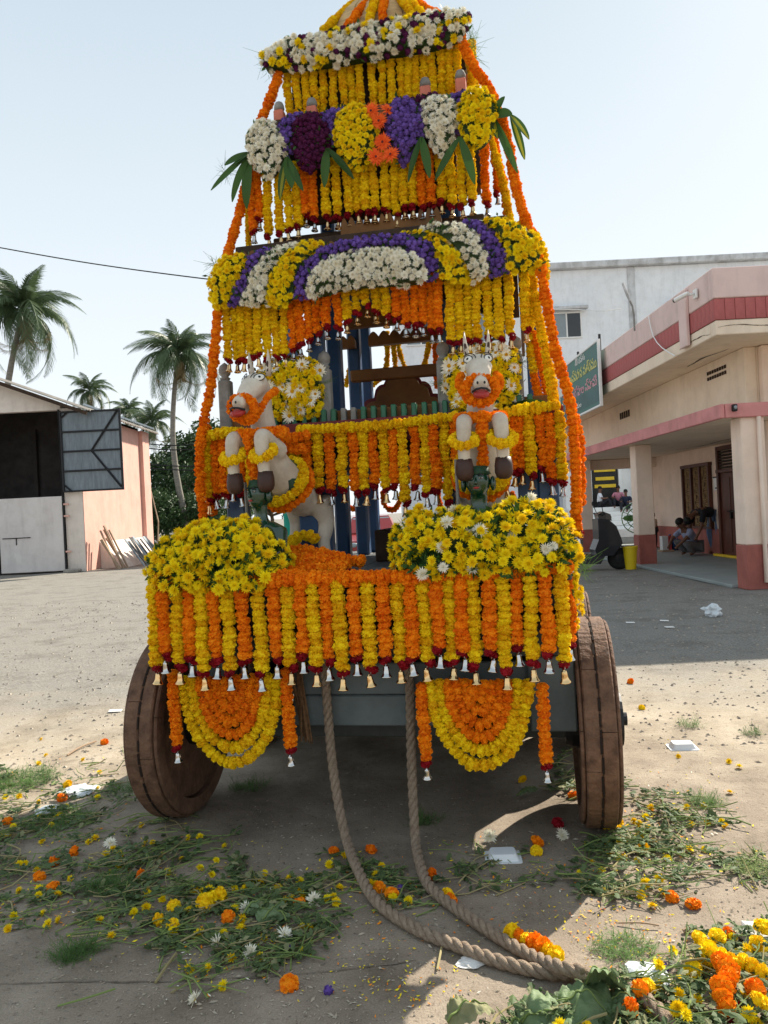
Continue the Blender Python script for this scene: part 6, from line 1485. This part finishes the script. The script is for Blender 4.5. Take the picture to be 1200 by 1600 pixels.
for i in range(N-1):
    for j in range(5): mb.f.append((i*6+j, i*6+j+1, i*6+j+7, i*6+j+6)); mb.m.append(0)
mb.build('tarpaulin', M['teal'], fixn=False); tag(bpy.data.objects['tarpaulin'], 'teal plastic sheet hanging beyond the cart between its left posts', 'tarpaulin')
# ---------------------------------------------------------------- flower debris on the ground
rl = random.Random(77)
def patch(poly, n):
    xs = [p[0] for p in poly]; ys = [p[1] for p in poly]; out = []
    while len(out) < n:
        p = (rl.uniform(min(xs), max(xs)), rl.uniform(min(ys), max(ys)))
        if inpoly(p, poly): out.append(p)
    return out
PATCHES = {
 'left': [(-40, 1195), (60, 1215), (150, 1190), (200, 1170), (215, 1225), (250, 1265), (330, 1290), (420, 1340), (520, 1370), (560, 1395), (480, 1430), (420, 1450), (330, 1400), (230, 1400), (130, 1395), (60, 1410), (-40, 1430)],
 'centre': [(260, 1395), (380, 1370), (500, 1380), (520, 1450), (470, 1500), (370, 1545), (300, 1560), (260, 1470)],
 'lowleft': [(-30, 1400), (120, 1405), (240, 1415), (250, 1460), (150, 1480), (60, 1450), (-30, 1460)],
 'right': [(955, 1225), (1010, 1240), (1140, 1262), (1165, 1280), (1090, 1300), (1120, 1345), (1050, 1360), (1030, 1420), (960, 1400), (905, 1390), (920, 1340), (960, 1300)],
 'under': [(865, 1180), (900, 1170), (910, 1250), (870, 1230)],
 'between': [(510, 1330), (600, 1340), (650, 1390), (680, 1420), (620, 1420), (560, 1400), (500, 1380)],
 'mid': [(700, 1310), (860, 1340), (880, 1370), (780, 1400), (700, 1380)],
 'heap': [(960, 1530), (1040, 1490), (1110, 1455), (1230, 1440), (1230, 1640), (700, 1640), (820, 1600)],
 'farright': [(1110, 1330), (1210, 1320), (1210, 1400), (1140, 1380)]}
def stalk_bundle(name, label, spec, mats, lenr, rad):
    mb = MB()
    for poly, n, hz in spec:
        main = rl.uniform(0, PI)
        for (x, y) in patch(PATCHES[poly], n):
            p = ground(x, y, .004 + rl.random()**2*hz); L = rl.uniform(*lenr); a = rl.gauss(.2, .8) if rl.random() < .75 else rl.uniform(0, PI)
            d = V((math.cos(a), math.sin(a), 0)); s = V((-d.y, d.x, 0)); b = rl.gauss(0, .12)*L; m = 0 if rl.random() < .7 else 1
            z1 = max(.003, p.z + rl.gauss(0, .012 + hz*.25)); r_ = rl.uniform(*rad)
            pts = [p - d*L*.5, p + s*b*.8 + V((0, 0, abs(rl.gauss(0, .004 + hz*.1)))), V((p.x, p.y, z1)) + d*L*.5]
            mb.tube(pts, [r_, r_*.9, r_*.6], 4, m, caps=False)
            if rl.random() < .6:      # side shoots with leaves
                for j in range(rl.randint(1, 3)):
                    q = pts[0].lerp(pts[1], rl.random()); dd = (d*rl.choice((-1, 1)) + s*rl.uniform(-1.2, 1.2) + V((0, 0, rl.uniform(0, .3)))).normalized(); l2 = L*rl.uniform(.15, .35)
                    mb.tube([q, q + dd*l2], [r_*.6, r_*.3], 3, m, caps=False)
    tag(mb.build(name, mats, fixn=False), label, 'plant litter', kind='stuff')
M['wilt'] = petal('wilted_leaf', (.105, .15, .06), (.04, .07, .025), .15, .6); M['wiltpale'] = petal('wilted_leaf_pale', (.27, .27, .14), (.16, .17, .08), .15, .7)
stalk_bundle('cut_stems', 'cut green flower stems strewn over the ground round the cart', [('left', 190, .02), ('centre', 90, .015), ('lowleft', 40, .01), ('right', 110, .03), ('under', 20, .03), ('between', 30, .01), ('mid', 18, .006), ('heap', 170, .05), ('farright', 10, .01)], [M['stem'], M['straw']], (.05, .22), (.0015, .0036))
def leaflet(mb, p, d, L, n, m):
    s = d.cross(n).normalized(); w_ = L*rl.uniform(.18, .32); cu = n*L*rl.uniform(-.15, .2)
    # lobed chrysanthemum leaf
    vs = [p, p + d*L*.25 + s*w_*.5, p + d*L*.38 + s*w_*1.1 + cu*.4, p + d*L*.5 + s*w_*.6, p + d*L*.72 + s*w_*.9 + cu, p + d*L + cu, p + d*L*.72 - s*w_*.9 + cu, p + d*L*.5 - s*w_*.6, p + d*L*.38 - s*w_*1.1 + cu*.4, p + d*L*.25 - s*w_*.5, p + d*L*.5 + n*L*.05]
    mb.add(vs, [(0, 1, 10, 9), (1, 2, 3, 10), (3, 4, 5, 10), (10, 5, 6, 7), (10, 7, 8, 9)], m)
def sprig(mb, x, y, a, L, hz, nl):
    """a cut chrysanthemum branch lying down: bent stalk, limp leaves along it, a few bare side shoots"""
    p = ground(x, y, .005 + rl.random()*hz); d = V((math.cos(a), math.sin(a), 0)); s = V((-d.y, d.x, 0)); bend = rl.gauss(0, .18)*L; m = 0 if rl.random() < .75 else 1
    P = lambda t: p + d*L*(t-.5) + s*bend*(4*t*(1-t)) + V((0, 0, .006*math.sin(9*t + x)))
    r_ = rl.uniform(.0022, .0042); mb.tube([P(i/6) for i in range(7)], [r_*(1-.55*i/6) for i in range(7)], 5, m, caps=False)
    for k in range(nl):
        t = .12 + .88*rl.random()**.6; q = P(t); sd = rl.choice((-1, 1)); dd = (d*rl.uniform(.2, 1.1) + s*sd*rl.uniform(.5, 1.2) + V((0, 0, rl.uniform(-.1, .25)))).normalized()
        n_ = V((rl.gauss(0, .4), rl.gauss(0, .4), 1)).normalized(); st = rl.uniform(.0, .012)
        leaflet(mb, q + dd*st, dd, rl.uniform(.022, .052), n_, 2 if rl.random() < .86 else 3)
    for k in range(rl.randint(0, 3)):
        q = P(rl.uniform(.3, .9)); dd = (d + s*rl.uniform(-1, 1) + V((0, 0, rl.uniform(0, .25)))).normalized(); mb.tube([q, q + dd*L*rl.uniform(.15, .35)], [r_*.6, r_*.4], 4, m, caps=False)
        if rl.random() < .5: mb.ball(q + dd*L*.3, .006, 6, 2)
mb = MB()
for poly, n, hz, main in (('left', 120, .03, .35), ('centre', 44, .02, .5), ('lowleft', 16, .01, .15), ('right', 58, .035, -.15), ('under', 8, .03, .5), ('between', 13, .015, -.2), ('mid', 6, .008, -.1), ('heap', 75, .07, .3), ('farright', 3, .008, .3)):
    cl = patch(PATCHES[poly], max(3, n//5))
    for k in range(n):
        x, y = patch(PATCHES[poly], 1)[0]
        if rl.random() < .72: c = rl.choice(cl); x = c[0] + rl.gauss(0, 26); y = c[1] + rl.gauss(0, 9)
        sprig(mb, x, y, main + rl.gauss(0, .45) + (PI if rl.random() < .5 else 0) + (rl.uniform(-1.5, 1.5) if rl.random() < .25 else 0), rl.uniform(.12, .34), hz, rl.randint(6, 17))
tag(mb.build('sprig_litter', [M['stem'], M['straw'], M['wilt'], M['wiltpale']], fixn=False), 'cut leafy chrysanthemum branches strewn over the ground', 'plant litter', kind='stuff')
mb = MB()
for poly, n, hz in (('left', 420, .02), ('centre', 220, .015), ('lowleft', 70, .01), ('right', 260, .02), ('under', 50, .02), ('between', 50, .01), ('mid', 20, .006), ('heap', 500, .05), ('farright', 40, .01)):
    pp = patch(PATCHES[poly], n)
    cl = patch(PATCHES[poly], max(4, n//22))
    for i, (x, y) in enumerate(pp):
        if rl.random() < .85: c = rl.choice(cl); x = c[0] + rl.gauss(0, 15); y = c[1] + rl.gauss(0, 6)
        p = ground(x, y, .004 + rl.random()*hz); a = rl.uniform(0, 6.28)
        d = V((math.cos(a), math.sin(a), rl.uniform(-.1, .35))).normalized(); n_ = (V((rl.gauss(0, .35), rl.gauss(0, .35), 1))).normalized()
        leaflet(mb, p, d, rl.uniform(.018, .05), n_, 0 if rl.random() < .85 else 1)
tag(mb.build('leaf_litter', [M['wilt'], M['wiltpale']], fixn=False), 'wilted torn chrysanthemum leaves scattered over the ground', 'leaf litter', kind='stuff')
# loose petals
mb = MB()
for poly, n in (('left', 260), ('centre', 200), ('lowleft', 90), ('right', 260), ('mid', 130), ('between', 110), ('heap', 300), ('farright', 60)):
    for (x, y) in patch(PATCHES[poly], n):
        x += rl.gauss(0, 28); y += rl.gauss(0, 14)
        if y < 1140: continue
        p = ground(x, y, .004); a = rl.uniform(0, 6.28); L = rl.uniform(.004, .012); d = V((math.cos(a), math.sin(a), 0)); s = V((-d.y, d.x, .5))*L*.35
        mb.add([p - d*L, p - s + V((0, 0, .002)), p + d*L + V((0, 0, .004)), p + s], [(0, 1, 2, 3)], rl.choices((0, 1, 2), (6, 3, 1))[0])
tag(mb.build('loose_petals', [M['mum_y'], M['mari_o'], M['mum_w']], fixn=False), 'loose yellow and orange petals sprinkled over the ground', 'petals', kind='stuff')
for (x, y, n) in ((640, 1530, 130), (900, 1440, 160), (1000, 1470, 160), (560, 1470, 60), (1100, 1230, 60), (300, 1420, 80)):
    mb = MB()
    for k in range(n):
        p = ground(x + rl.gauss(0, 75), y + rl.gauss(0, 28), .004); a = rl.uniform(0, 6.28); L = rl.uniform(.0035, .009); d = V((math.cos(a), math.sin(a), 0)); s = V((-d.y, d.x, .4))*L*.35
        mb.add([p - d*L, p - s, p + d*L + V((0, 0, .003)), p + s], [(0, 1, 2, 3)], rl.choices((0, 1, 2), (6, 3, 1))[0])
    tag(mb.build('petal_scatter', [M['mum_y'], M['mari_o'], M['mum_w']], fixn=False), 'tiny fallen petals and crumbs on the bare slab', 'petals', kind='stuff')
# crumbs of grit, dry bits and soil on the slab
M['grit'] = petal('grit', (.42, .36, .28), (.09, .07, .05), 0, .9)
mb = MB()
for k in range(5200):
    x = rl.uniform(-30, 1230); y = 1165 + 470*rl.random()**.8
    p = ground(x, y, .002)
    if noise.noise(V((p.x*1.3, p.y*1.3, 2))) + rl.gauss(0, .3) < -.05: continue
    q = rl.uniform(.0015, .0048)*(2 if rl.random() < .05 else 1); a = rl.uniform(0, 6.28); d = V((math.cos(a), math.sin(a), 0))*q*rl.uniform(1, 2.4); s2 = V((-math.sin(a), math.cos(a), 0))*q*.6
    mb.add([p-d, p+s2, p+d, p-s2, p+V((0, 0, q*.7))], [(0, 3, 4), (3, 2, 4), (2, 1, 4), (1, 0, 4)])
tag(mb.build('grit', M['grit'], fixn=False), 'fine grit and dry crumbs lying over the concrete', 'grit', kind='stuff')
# feathery green tufts
def tuft(x, y, R_, n, up, label, mt='fern'):
    mb = MB(); c = ground(x, y, .0)
    for k in range(n):
        a = rl.uniform(0, 6.28); q = R_*math.sqrt(rl.random()); b = V((math.cos(a)*q, math.sin(a)*q*.8, .004)); 
        d = V((rl.gauss(0, 1), rl.gauss(0, 1), rl.uniform(.1, 1)*up)).normalized(); L = rl.uniform(.03, .09)
        e = b + d*L; s = d.cross(V((0, 0, 1))).normalized()*.0011
        mb.quad(b - s, b + s, e + s*.4, e - s*.4)
        for j in range(6):
            p = b.lerp(e, .25 + .13*j); dd = (d*.6 + V((rl.gauss(0, .7), rl.gauss(0, .7), rl.gauss(.1, .5)))).normalized()*L*.3; s2 = dd.cross(V((0, 0, 1))).normalized()*.0009
            mb.quad(p - s2, p + s2, p + dd + s2*.4, p + dd - s2*.4)
    o = mb.build('fern_tuft', M[mt], fixn=False, loc=c); tag(o, label, 'fern', kind='stuff')
tuft(22, 1222, .26, 800, .7, 'bushy feathery green pile at the left edge')
tuft(95, 1285, .18, 420, .5, 'feathery green clump among the stems at left')
tuft(170, 1388, .09, 220, .8, 'small bright feathery tuft on the bare slab below the litter')
tuft(120, 1492, .07, 170, .6, 'little feathery tuft lowest at left')
tuft(975, 1486, .10, 150, .45, 'feathery tuft beside the end of the ropes')
tuft(388, 1232, .10, 130, .8, 'dark weed tuft in the shadow under the cart')
tuft(665, 1285, .07, 90, .8, 'small weed between the two ropes in the shadow')
tuft(1100, 1255, .08, 140, .7, 'pale feathery tuft right of the wheel')
tuft(1182, 1360, .10, 160, .6, 'grey green weed tuft at the right edge', 'stem')
tuft(1176, 1148, .06, 60, .9, 'small weed growing in the sand at right')
tuft(1078, 1135, .07, 60, .9, 'pale small weed growing in the sand beside the white tray')
tuft(195, 1235, .10, 120, .6, 'feathery clump close to the left wheel')
# single fallen blooms
def fallen(x, y, kind, label, r=None, group=None, dz=0):
    K = {'O': (MARI_O, .030, 'fallen_marigold', 'marigold'), 'Y': (MARI_Y, .029, 'fallen_marigold', 'marigold'), 'c': (MUM_Y, .0215, 'fallen_chrysanthemum', 'chrysanthemum'), 'w': (MUM_W, .036, 'fallen_chrysanthemum', 'chrysanthemum'), 'v': (ASTER, .018, 'fallen_aster', 'aster'), 'r': (ROSE, .028, 'fallen_rose', 'rose')}[kind]
    r = r or K[1]*rl.uniform(.85, 1.12); p = ground(x, y, r*.45 + dz)
    o = bpy.data.objects.new(K[2], rl.choice(K[0])); link(o); o.matrix_world = flower_mat(p, V((rl.gauss(0, .5), rl.gauss(-.4, .4), rl.uniform(.5, 1))), r, 1, .2, rl)
    return tag(o, label, K[3], group)
for x, y, k, lb in ((452, 1538, 'O', 'lone orange marigold low in the middle of the bare slab'), (580, 1327, 'O', 'orange marigold on dark ground right of the left rope'), (593, 1388, 'O', 'orange marigold touching the left rope'), (674, 1367, 'O', 'big orange marigold leaning on the right rope'), (840, 1315, 'O', 'orange marigold above a yellow one in the shade'), (838, 1330, 'Y', 'yellow marigold just below an orange one in the shade'),
                    (816, 1218, 'Y', 'yellow marigold under the right half-moon swag'), (1050, 1402, 'O', 'orange marigold at the lower tip of the right stem pile'), (1140, 1463, 'O', 'orange marigold at the upper edge of the corner heap'), (985, 1065, 'O', 'lone orange marigold on sunlit gravel right of the wheel'), (1003, 1106, 'Y', 'lone yellow marigold on sand right of the wheel'),
                    (85, 1347, 'O', 'large orange marigold among stems at left'), (82, 1385, 'O', 'lowest orange marigold of the left stem litter'), (220, 1369, 'O', 'torn orange marigold at the edge of the left litter'), (115, 1332, 'O', 'small orange marigold beside a yellow bloom at left'), (97, 1247, 'O', 'orange marigold by the scrap of clear plastic'), (105, 1226, 'Y', 'yellow marigold above the clear plastic scrap'), (12, 1283, 'O', 'dull orange marigold near the left edge'),
                    (62, 1370, 'O', 'small orange petals clump left of the lowest marigold'), (356, 1434, 'O', 'orange marigold lying beside the big torn leaf'), (248, 1438, 'Y', 'round yellow marigold on the slab left of the torn leaf'), (272, 1417, 'Y', 'yellow marigold above the round one on the slab'), (270, 1448, 'Y', 'yellow bloom below the round marigold on the slab'), (468, 1410, 'O', 'orange marigold at the right end of the middle litter'),
                    (522, 1330, 'O', 'small orange marigold left of the left rope'), (612, 1398, 'O', 'broken orange marigold right of the left rope'), (700, 1398, 'Y', 'yellow bloom lying against the right rope'), (705, 1408, 'O', 'small yellow orange bloom lying against the right rope'), (163, 1160, 'O', 'orange marigold near the left wheel on the sand line'), (1139, 1190, 'c', 'yellow chrysanthemum on a long stem right of the white tray'), (1140, 1238, 'c', 'yellow chrysanthemum head on the sunlit sand at right'),
                    (340, 1472, 'w', 'white chrysanthemum on the slab below the round marigold'), (445, 1462, 'w', 'big white chrysanthemum at the lower edge of the litter'), (392, 1488, 'w', 'white chrysanthemum among stems at the lower litter'), (385, 1420, 'w', 'white chrysanthemum on the torn leaf'), (305, 1562, 'w', 'small white bloom lowest on the slab'), (172, 1318, 'w', 'withered white chrysanthemum among stems at left'), (490, 1408, 'w', 'white chrysanthemum at the right of the middle litter'),
                    (765, 1307, 'w', 'white chrysanthemum in the shade above the foam tray'), (878, 1305, 'w', 'white chrysanthemum in the shade near the right wheel'), (1062, 1508, 'w', 'white chrysanthemum on top of the corner heap'), (450, 1483, 'v', 'violet aster beside the big white bloom'), (513, 1548, 'v', 'violet aster sprig on the slab by the marigold'), (625, 1388, 'v', 'violet aster bunch near the left rope'), (1038, 1512, 'v', 'violet aster tuft on the corner heap'), (872, 1287, 'r', 'dark red rose in the shade near the right wheel'),
                    (896, 1242, 'O', 'orange marigold at the foot of the right wheel'), (945, 1288, 'Y', 'yellow bloom squashed under the front of the right wheel'), (965, 1285, 'Y', 'yellow bloom just right of the right wheel'), (1005, 1327, 'Y', 'round yellow bloom among the right stem pile'), (997, 1345, 'c', 'yellow chrysanthemum below the round bloom at right'), (1012, 1380, 'c', 'yellow chrysanthemum low in the right stem pile'), (915, 1320, 'c', 'yellow chrysanthemum at the shadow edge near the wheel'), (1083, 1412, 'O', 'orange petals clump right of the lower marigold')):
    fallen(x, y, k, lb)
# garland scrap beside the ropes
garland('garland_scrap', 'short yellow and orange garland scrap lying against the ropes', [ground(800, 1460, .03), ground(818, 1466, .03), ground(845, 1480, .03), ground(868, 1494, .03)], 'Y', .031, .030, pattern='YOYOOY')
garland('garland_scrap', 'orange garland end with red roses on the corner flower heap', [ground(1125, 1500, .10), ground(1140, 1520, .10), ground(1128, 1545, .09), ground(1136, 1572, .07)], 'O', .029, .029)
garland('garland_scrap', 'yellow marigold string curled at the top of the corner heap', [ground(1100, 1478, .05), ground(1118, 1495, .07), ground(1160, 1505, .07), ground(1190, 1520, .06)], 'Y', .028, .028)
garland('garland_scrap', 'yellow marigold scrap curled by the middle litter', [ground(318, 1412, .03), ground(330, 1405, .03), ground(345, 1400, .03)], 'Y', .030, .030)
fallen(1142, 1582, 'r', 'dark red roses at the end of the garland on the heap', .04)
# groups that nothing tells apart
def scatter(pts, kinds, label, group, dz=0):
    """alike blooms told apart only by their place in the row"""
    pts = sorted(pts); n = len(pts)
    for i, (x, y) in enumerate(pts):
        lb = label if n > 49 else f'{label}, {ordw(i)} from the left'
        fallen(x, y, rl.choice(kinds), lb, None, group, rl.uniform(.01, .06) if dz else 0)
def jit(pts, sx, sy): return [(x + rl.gauss(0, sx), y + rl.gauss(0, sy)) for x, y in pts]
LP = sorted(jit(patch(PATCHES['left'], 72), 10, 5), key=lambda p: p[1])
scatter(LP[:24], 'c', 'small yellow chrysanthemum head in the upper left litter', 'yellow heads in the upper left litter')
scatter(LP[24:48], 'c', 'small yellow chrysanthemum head halfway down the left litter', 'yellow heads halfway down the left litter')
scatter(LP[48:], 'c', 'small yellow chrysanthemum head at the lower edge of the left litter', 'yellow heads at the lower edge of the left litter')
scatter(jit(patch(PATCHES['centre'], 30), 8, 5), 'c', 'small yellow chrysanthemum head in the litter below the left rope', 'yellow heads in the middle litter')
scatter(jit(patch(PATCHES['lowleft'], 10), 8, 5), 'c', 'small yellow chrysanthemum head on the bare slab at lower left', 'yellow heads at lower left')
scatter(jit(patch(PATCHES['right'], 34), 8, 5), 'c', 'small yellow chrysanthemum head in the stem pile right of the wheel', 'yellow heads in the right stem pile')
scatter(patch(PATCHES['between'], 9), 'c', 'small yellow chrysanthemum head between the two ropes', 'yellow heads between the ropes')
HP = sorted(patch(PATCHES['heap'], 64), key=lambda p: p[1])
scatter(HP[:32], 'ccccY', 'yellow bloom in the upper part of the corner flower heap', 'upper blooms of the corner heap', 1)
scatter(HP[32:], 'ccccY', 'yellow bloom in the lower part of the corner flower heap', 'lower blooms of the corner heap', 1)
scatter([(985, 1575), (1180, 1545), (1000, 1545)], 'O', 'orange marigold in the corner flower heap', 'orange marigolds of the corner heap', 1)
scatter([(72, 1180), (65, 1155), (130, 1187), (290, 1228), (1060, 1182), (1155, 1198), (850, 1150), (210, 1205), (60, 1193)], 'c', 'lone yellow chrysanthemum head on the open ground', 'yellow heads on open ground')
# banana leaves and other big leaves
def big_leaf(label, corners, seed, mt='banana', lift=.03, fold=.0, n=26, rip=True):
    """a limp crumpled leaf blade stretched over four corners given as (x, y, height)"""
    A, B, D, E = [ground(x, y, z) for x, y, z in corners]; mb = MB(); m_ = 16; amp = .5*lift + .008
    O = (A+B+D+E)/4; Wd = (E-A).length
    for i in range(n+1):
        t = i/n; env = min(1, .42 + 1.9*min(t, 1-t)) if rip else min(1, .1 + 2.2*min(t, 1-t))
        for j in range(m_+1):
            s = j/m_; tear = .10*noise.noise(V((t*9 + seed*5, round(s), 0))) + .06*noise.noise(V((t*30, round(s), seed)))
            ss = .5 + (s-.5)*env*(1 + (tear if rip else tear*.4)); p = A.lerp(B, t).lerp(E.lerp(D, t), ss)
            q = V((p.x*11, p.y*11, seed*3.0)); e2 = abs(2*s-1)
            h = lift*math.sin(PI*t)*(.5+.5*(1-e2)) + amp*(1.1*noise.noise(q) + .7*abs(noise.noise(q*2.3)) + .35*noise.noise(q*5)) + .005*math.sin(t*46 + 5*s)*e2
            p = p + V((.3*amp*noise.noise(q*1.7), .3*amp*noise.noise(q*1.9), h)); p.z = max(p.z, .005 + .002*e2); mb.v.append(tuple(p-O))
    for i in range(n):
        for j in range(m_):
            a = i*(m_+1)+j; mb.f.append((a, a+1, a+m_+2, a+m_+1)); mb.m.append(0)
    o = mb.build('big_leaf', M[mt], smooth=True, loc=O, fixn=False)
    rb = MB(); rb.tube([V(mb.v[i*(m_+1)+m_//2]) + V((0, 0, .002)) for i in range(n+1)], [.004*(1-.7*i/n) for i in range(n+1)], 5); rb.build('midrib', M['stem'], o, smooth=True)
    return tag(o, label, 'leaf')
M['dryleaf'] = mat('dry_leaf', (.30, .28, .15), .7, .3, 9, c2=(.14, .15, .06), bump=.6, bscale=30)
big_leaf('bent banana leaf standing up at the end of the ropes', [(915, 1562, .02), (972, 1552, .03), (985, 1535, .17), (905, 1530, .16)], 1, lift=.05)
big_leaf('broad torn banana leaf lying flat at the bottom right', [(875, 1535, .04), (965, 1545, .05), (955, 1640, .02), (840, 1640, .02)], 2, lift=.05)
big_leaf('crumpled banana leaf at the bottom edge, left of the broad one', [(795, 1572, .02), (880, 1568, .05), (890, 1640, .02), (800, 1645, .02)], 3, lift=.05)
big_leaf('dry curled leaf at the bottom edge, leftmost of the big leaves', [(690, 1590, .02), (745, 1568, .05), (790, 1600, .02), (715, 1630, .02)], 4, 'dryleaf', lift=.06)
big_leaf('green leaf blade tucked under the yellow blooms of the heap', [(930, 1560, .03), (990, 1550, .04), (1000, 1590, .03), (940, 1600, .03)], 5, lift=.04)
big_leaf('large torn green leaf in the middle of the litter', [(375, 1438, .012), (425, 1402, .02), (462, 1420, .02), (440, 1452, .012)], 6, lift=.015, rip=False)
big_leaf('darker torn leaf overlapping the large leaf in the litter', [(372, 1425, .02), (410, 1402, .03), (425, 1412, .025), (385, 1436, .015)], 7, lift=.02, rip=False)
big_leaf('small dark leaf in the shade near the right wheel', [(800, 1242, .008), (835, 1232, .02), (850, 1236, .02), (815, 1247, .008)], 8, lift=.02, rip=False)
# tray, papers, plastic
M['foam'] = mat('foam_tray_white', (.74, .76, .78), .5, .04, 5); M['paper'] = mat('crumpled_paper', (.75, .73, .70), .8, .08, 8); M['plastic'] = mat('clear_plastic', (.62, .66, .68), .25, .15, 14, spec=.6)
def tray(label, x, y, rz, k=1.0):
    p = ground(x, y); mb = MB(); a, b, h = .062*k, .046*k, .028*k
    def rr(w_, d_, z, r_=.012): return [V((sx*(w_-r_) + r_*math.cos(t), sy*(d_-r_) + r_*math.sin(t), z)) for sx, sy, t0 in ((1, 1, 0), (-1, 1, PI/2), (-1, -1, PI), (1, -1, 1.5*PI)) for t in (t0, t0+PI/4, t0+PI/2)]
    secs = [rr(a+.012, b+.012, .0), rr(a+.012, b+.012, .004), rr(a, b, .004), rr(a*.8, b*.75, h)]
    for s in secs: mb.v += [tuple(q) for q in s]
    n = 12
    for i in range(3):
        for j in range(n): mb.f.append((i*n+j, i*n+(j+1) % n, (i+1)*n+(j+1) % n, (i+1)*n+j)); mb.m.append(0)
    mb.f.append(tuple(range(3*n, 4*n))); mb.m.append(0)
    o = mb.build('foam_tray', M['foam'], loc=p); o.rotation_euler = (0, 0, rz); tag(o, label, 'tray')
tray('upturned white foam tray lying in the cart shadow', 786, 1340, -.05, 1.05)
tray('white foam tray lying on the sunlit sand at right', 1066, 1168, -.1, 1.15)
def crumple(name, label, x, y, R_, seed, mt, flat=.35, cat='paper'):
    bm = bmesh.new(); bmesh.ops.create_icosphere(bm, subdivisions=3, radius=1)
    for v_ in bm.verts:
        k = 1 + .55*noise.noise(v_.co*1.7 + V((seed, 0, 0))) + .35*abs(noise.noise(v_.co*4 + V((0, seed, 0)))); v_.co *= k; v_.co.z *= flat
    me = bpy.data.meshes.new(name); bm.to_mesh(me); bm.free(); me.materials.append(M[mt]); o = bpy.data.objects.new(name, me); link(o)
    p = ground(x, y); o.location = (p.x, p.y, R_*flat*.75); o.scale = (R_*1.2, R_, R_); tag(o, label, cat)
crumple('plastic_bag', 'crumpled white plastic bag on the shaded gravel at right', 1113, 962, .09, 3, 'plastic', .85, 'bag')
crumple('plastic_scrap', 'scrap of clear plastic among the stems at left', 124, 1238, .075, 5, 'plastic', .22, 'plastic')
crumple('plastic_scrap', 'smaller clear plastic scrap below the first one at left', 80, 1268, .06, 9, 'plastic', .22, 'plastic')
crumple('paper_scrap', 'torn white paper lying under the left rope', 737, 1504, .035, 11, 'paper', .2)
crumple('paper_scrap', 'crumpled white paper at the right edge by the corner heap', 1188, 1468, .06, 13, 'paper', .35)
crumple('plastic_scrap', 'pale plastic wrapper in the corner flower heap', 1012, 1530, .05, 17, 'plastic', .4, 'plastic')
for x, y, lb in ((180, 1111, 'flat white paper strip on the sand left of the wheel'), (1038, 970, 'flat white paper scrap on the dark gravel'), (1046, 980, 'small crumpled pale scrap on the dark gravel'), (985, 973, 'white paper scrap on gravel close behind the right wheel')):
    mb = MB(); mb.cham((-.05, -.03, 0), (.05, .03, .006), .002); o = mb.build('paper_scrap', M['paper'], loc=ground(x, y, .008)); o.rotation_euler = (.05, .03, rl.uniform(-.4, .4)); tag(o, lb, 'paper')
def stick(label, a, b, r_, mt='straw'):
    A, B = ground(*a, .008), ground(*b, .012); mb = MB(); O = A.copy(); mid = A.lerp(B, .5) + V((rl.gauss(0, .012), rl.gauss(0, .008), .006))
    mb.tube(catmull([A-O, mid-O, B-O], .03), r_, 6); tag(mb.build('stick', M[mt], loc=O), label, 'stick')
stick('pale dry stalk lying under the left rope', (683, 1515), (690, 1480), .004)
stick('dry curved stalk on the slab between the ropes', (716, 1380), (735, 1360), .003)
stick('long thin green stalk in the sunny corner at lower left', (90, 1572), (180, 1545), .003, 'stem')
stick('cut flower stalk lying below the middle litter', (243, 1535), (275, 1490), .005)
stick('short brown stick on the sunlit slab at right', (1068, 1455), (1087, 1449), .008, 'oldplank')
stick('thin twig on the sunlit slab left of the short stick', (966, 1442), (1030, 1446), .003, 'oldplank')
stick('dark twig on the sand left of the wheel', (105, 1180), (150, 1158), .006, 'oldplank')
stick('pale thick stalk stuck in the corner heap', (1155, 1495), (1180, 1462), .007)
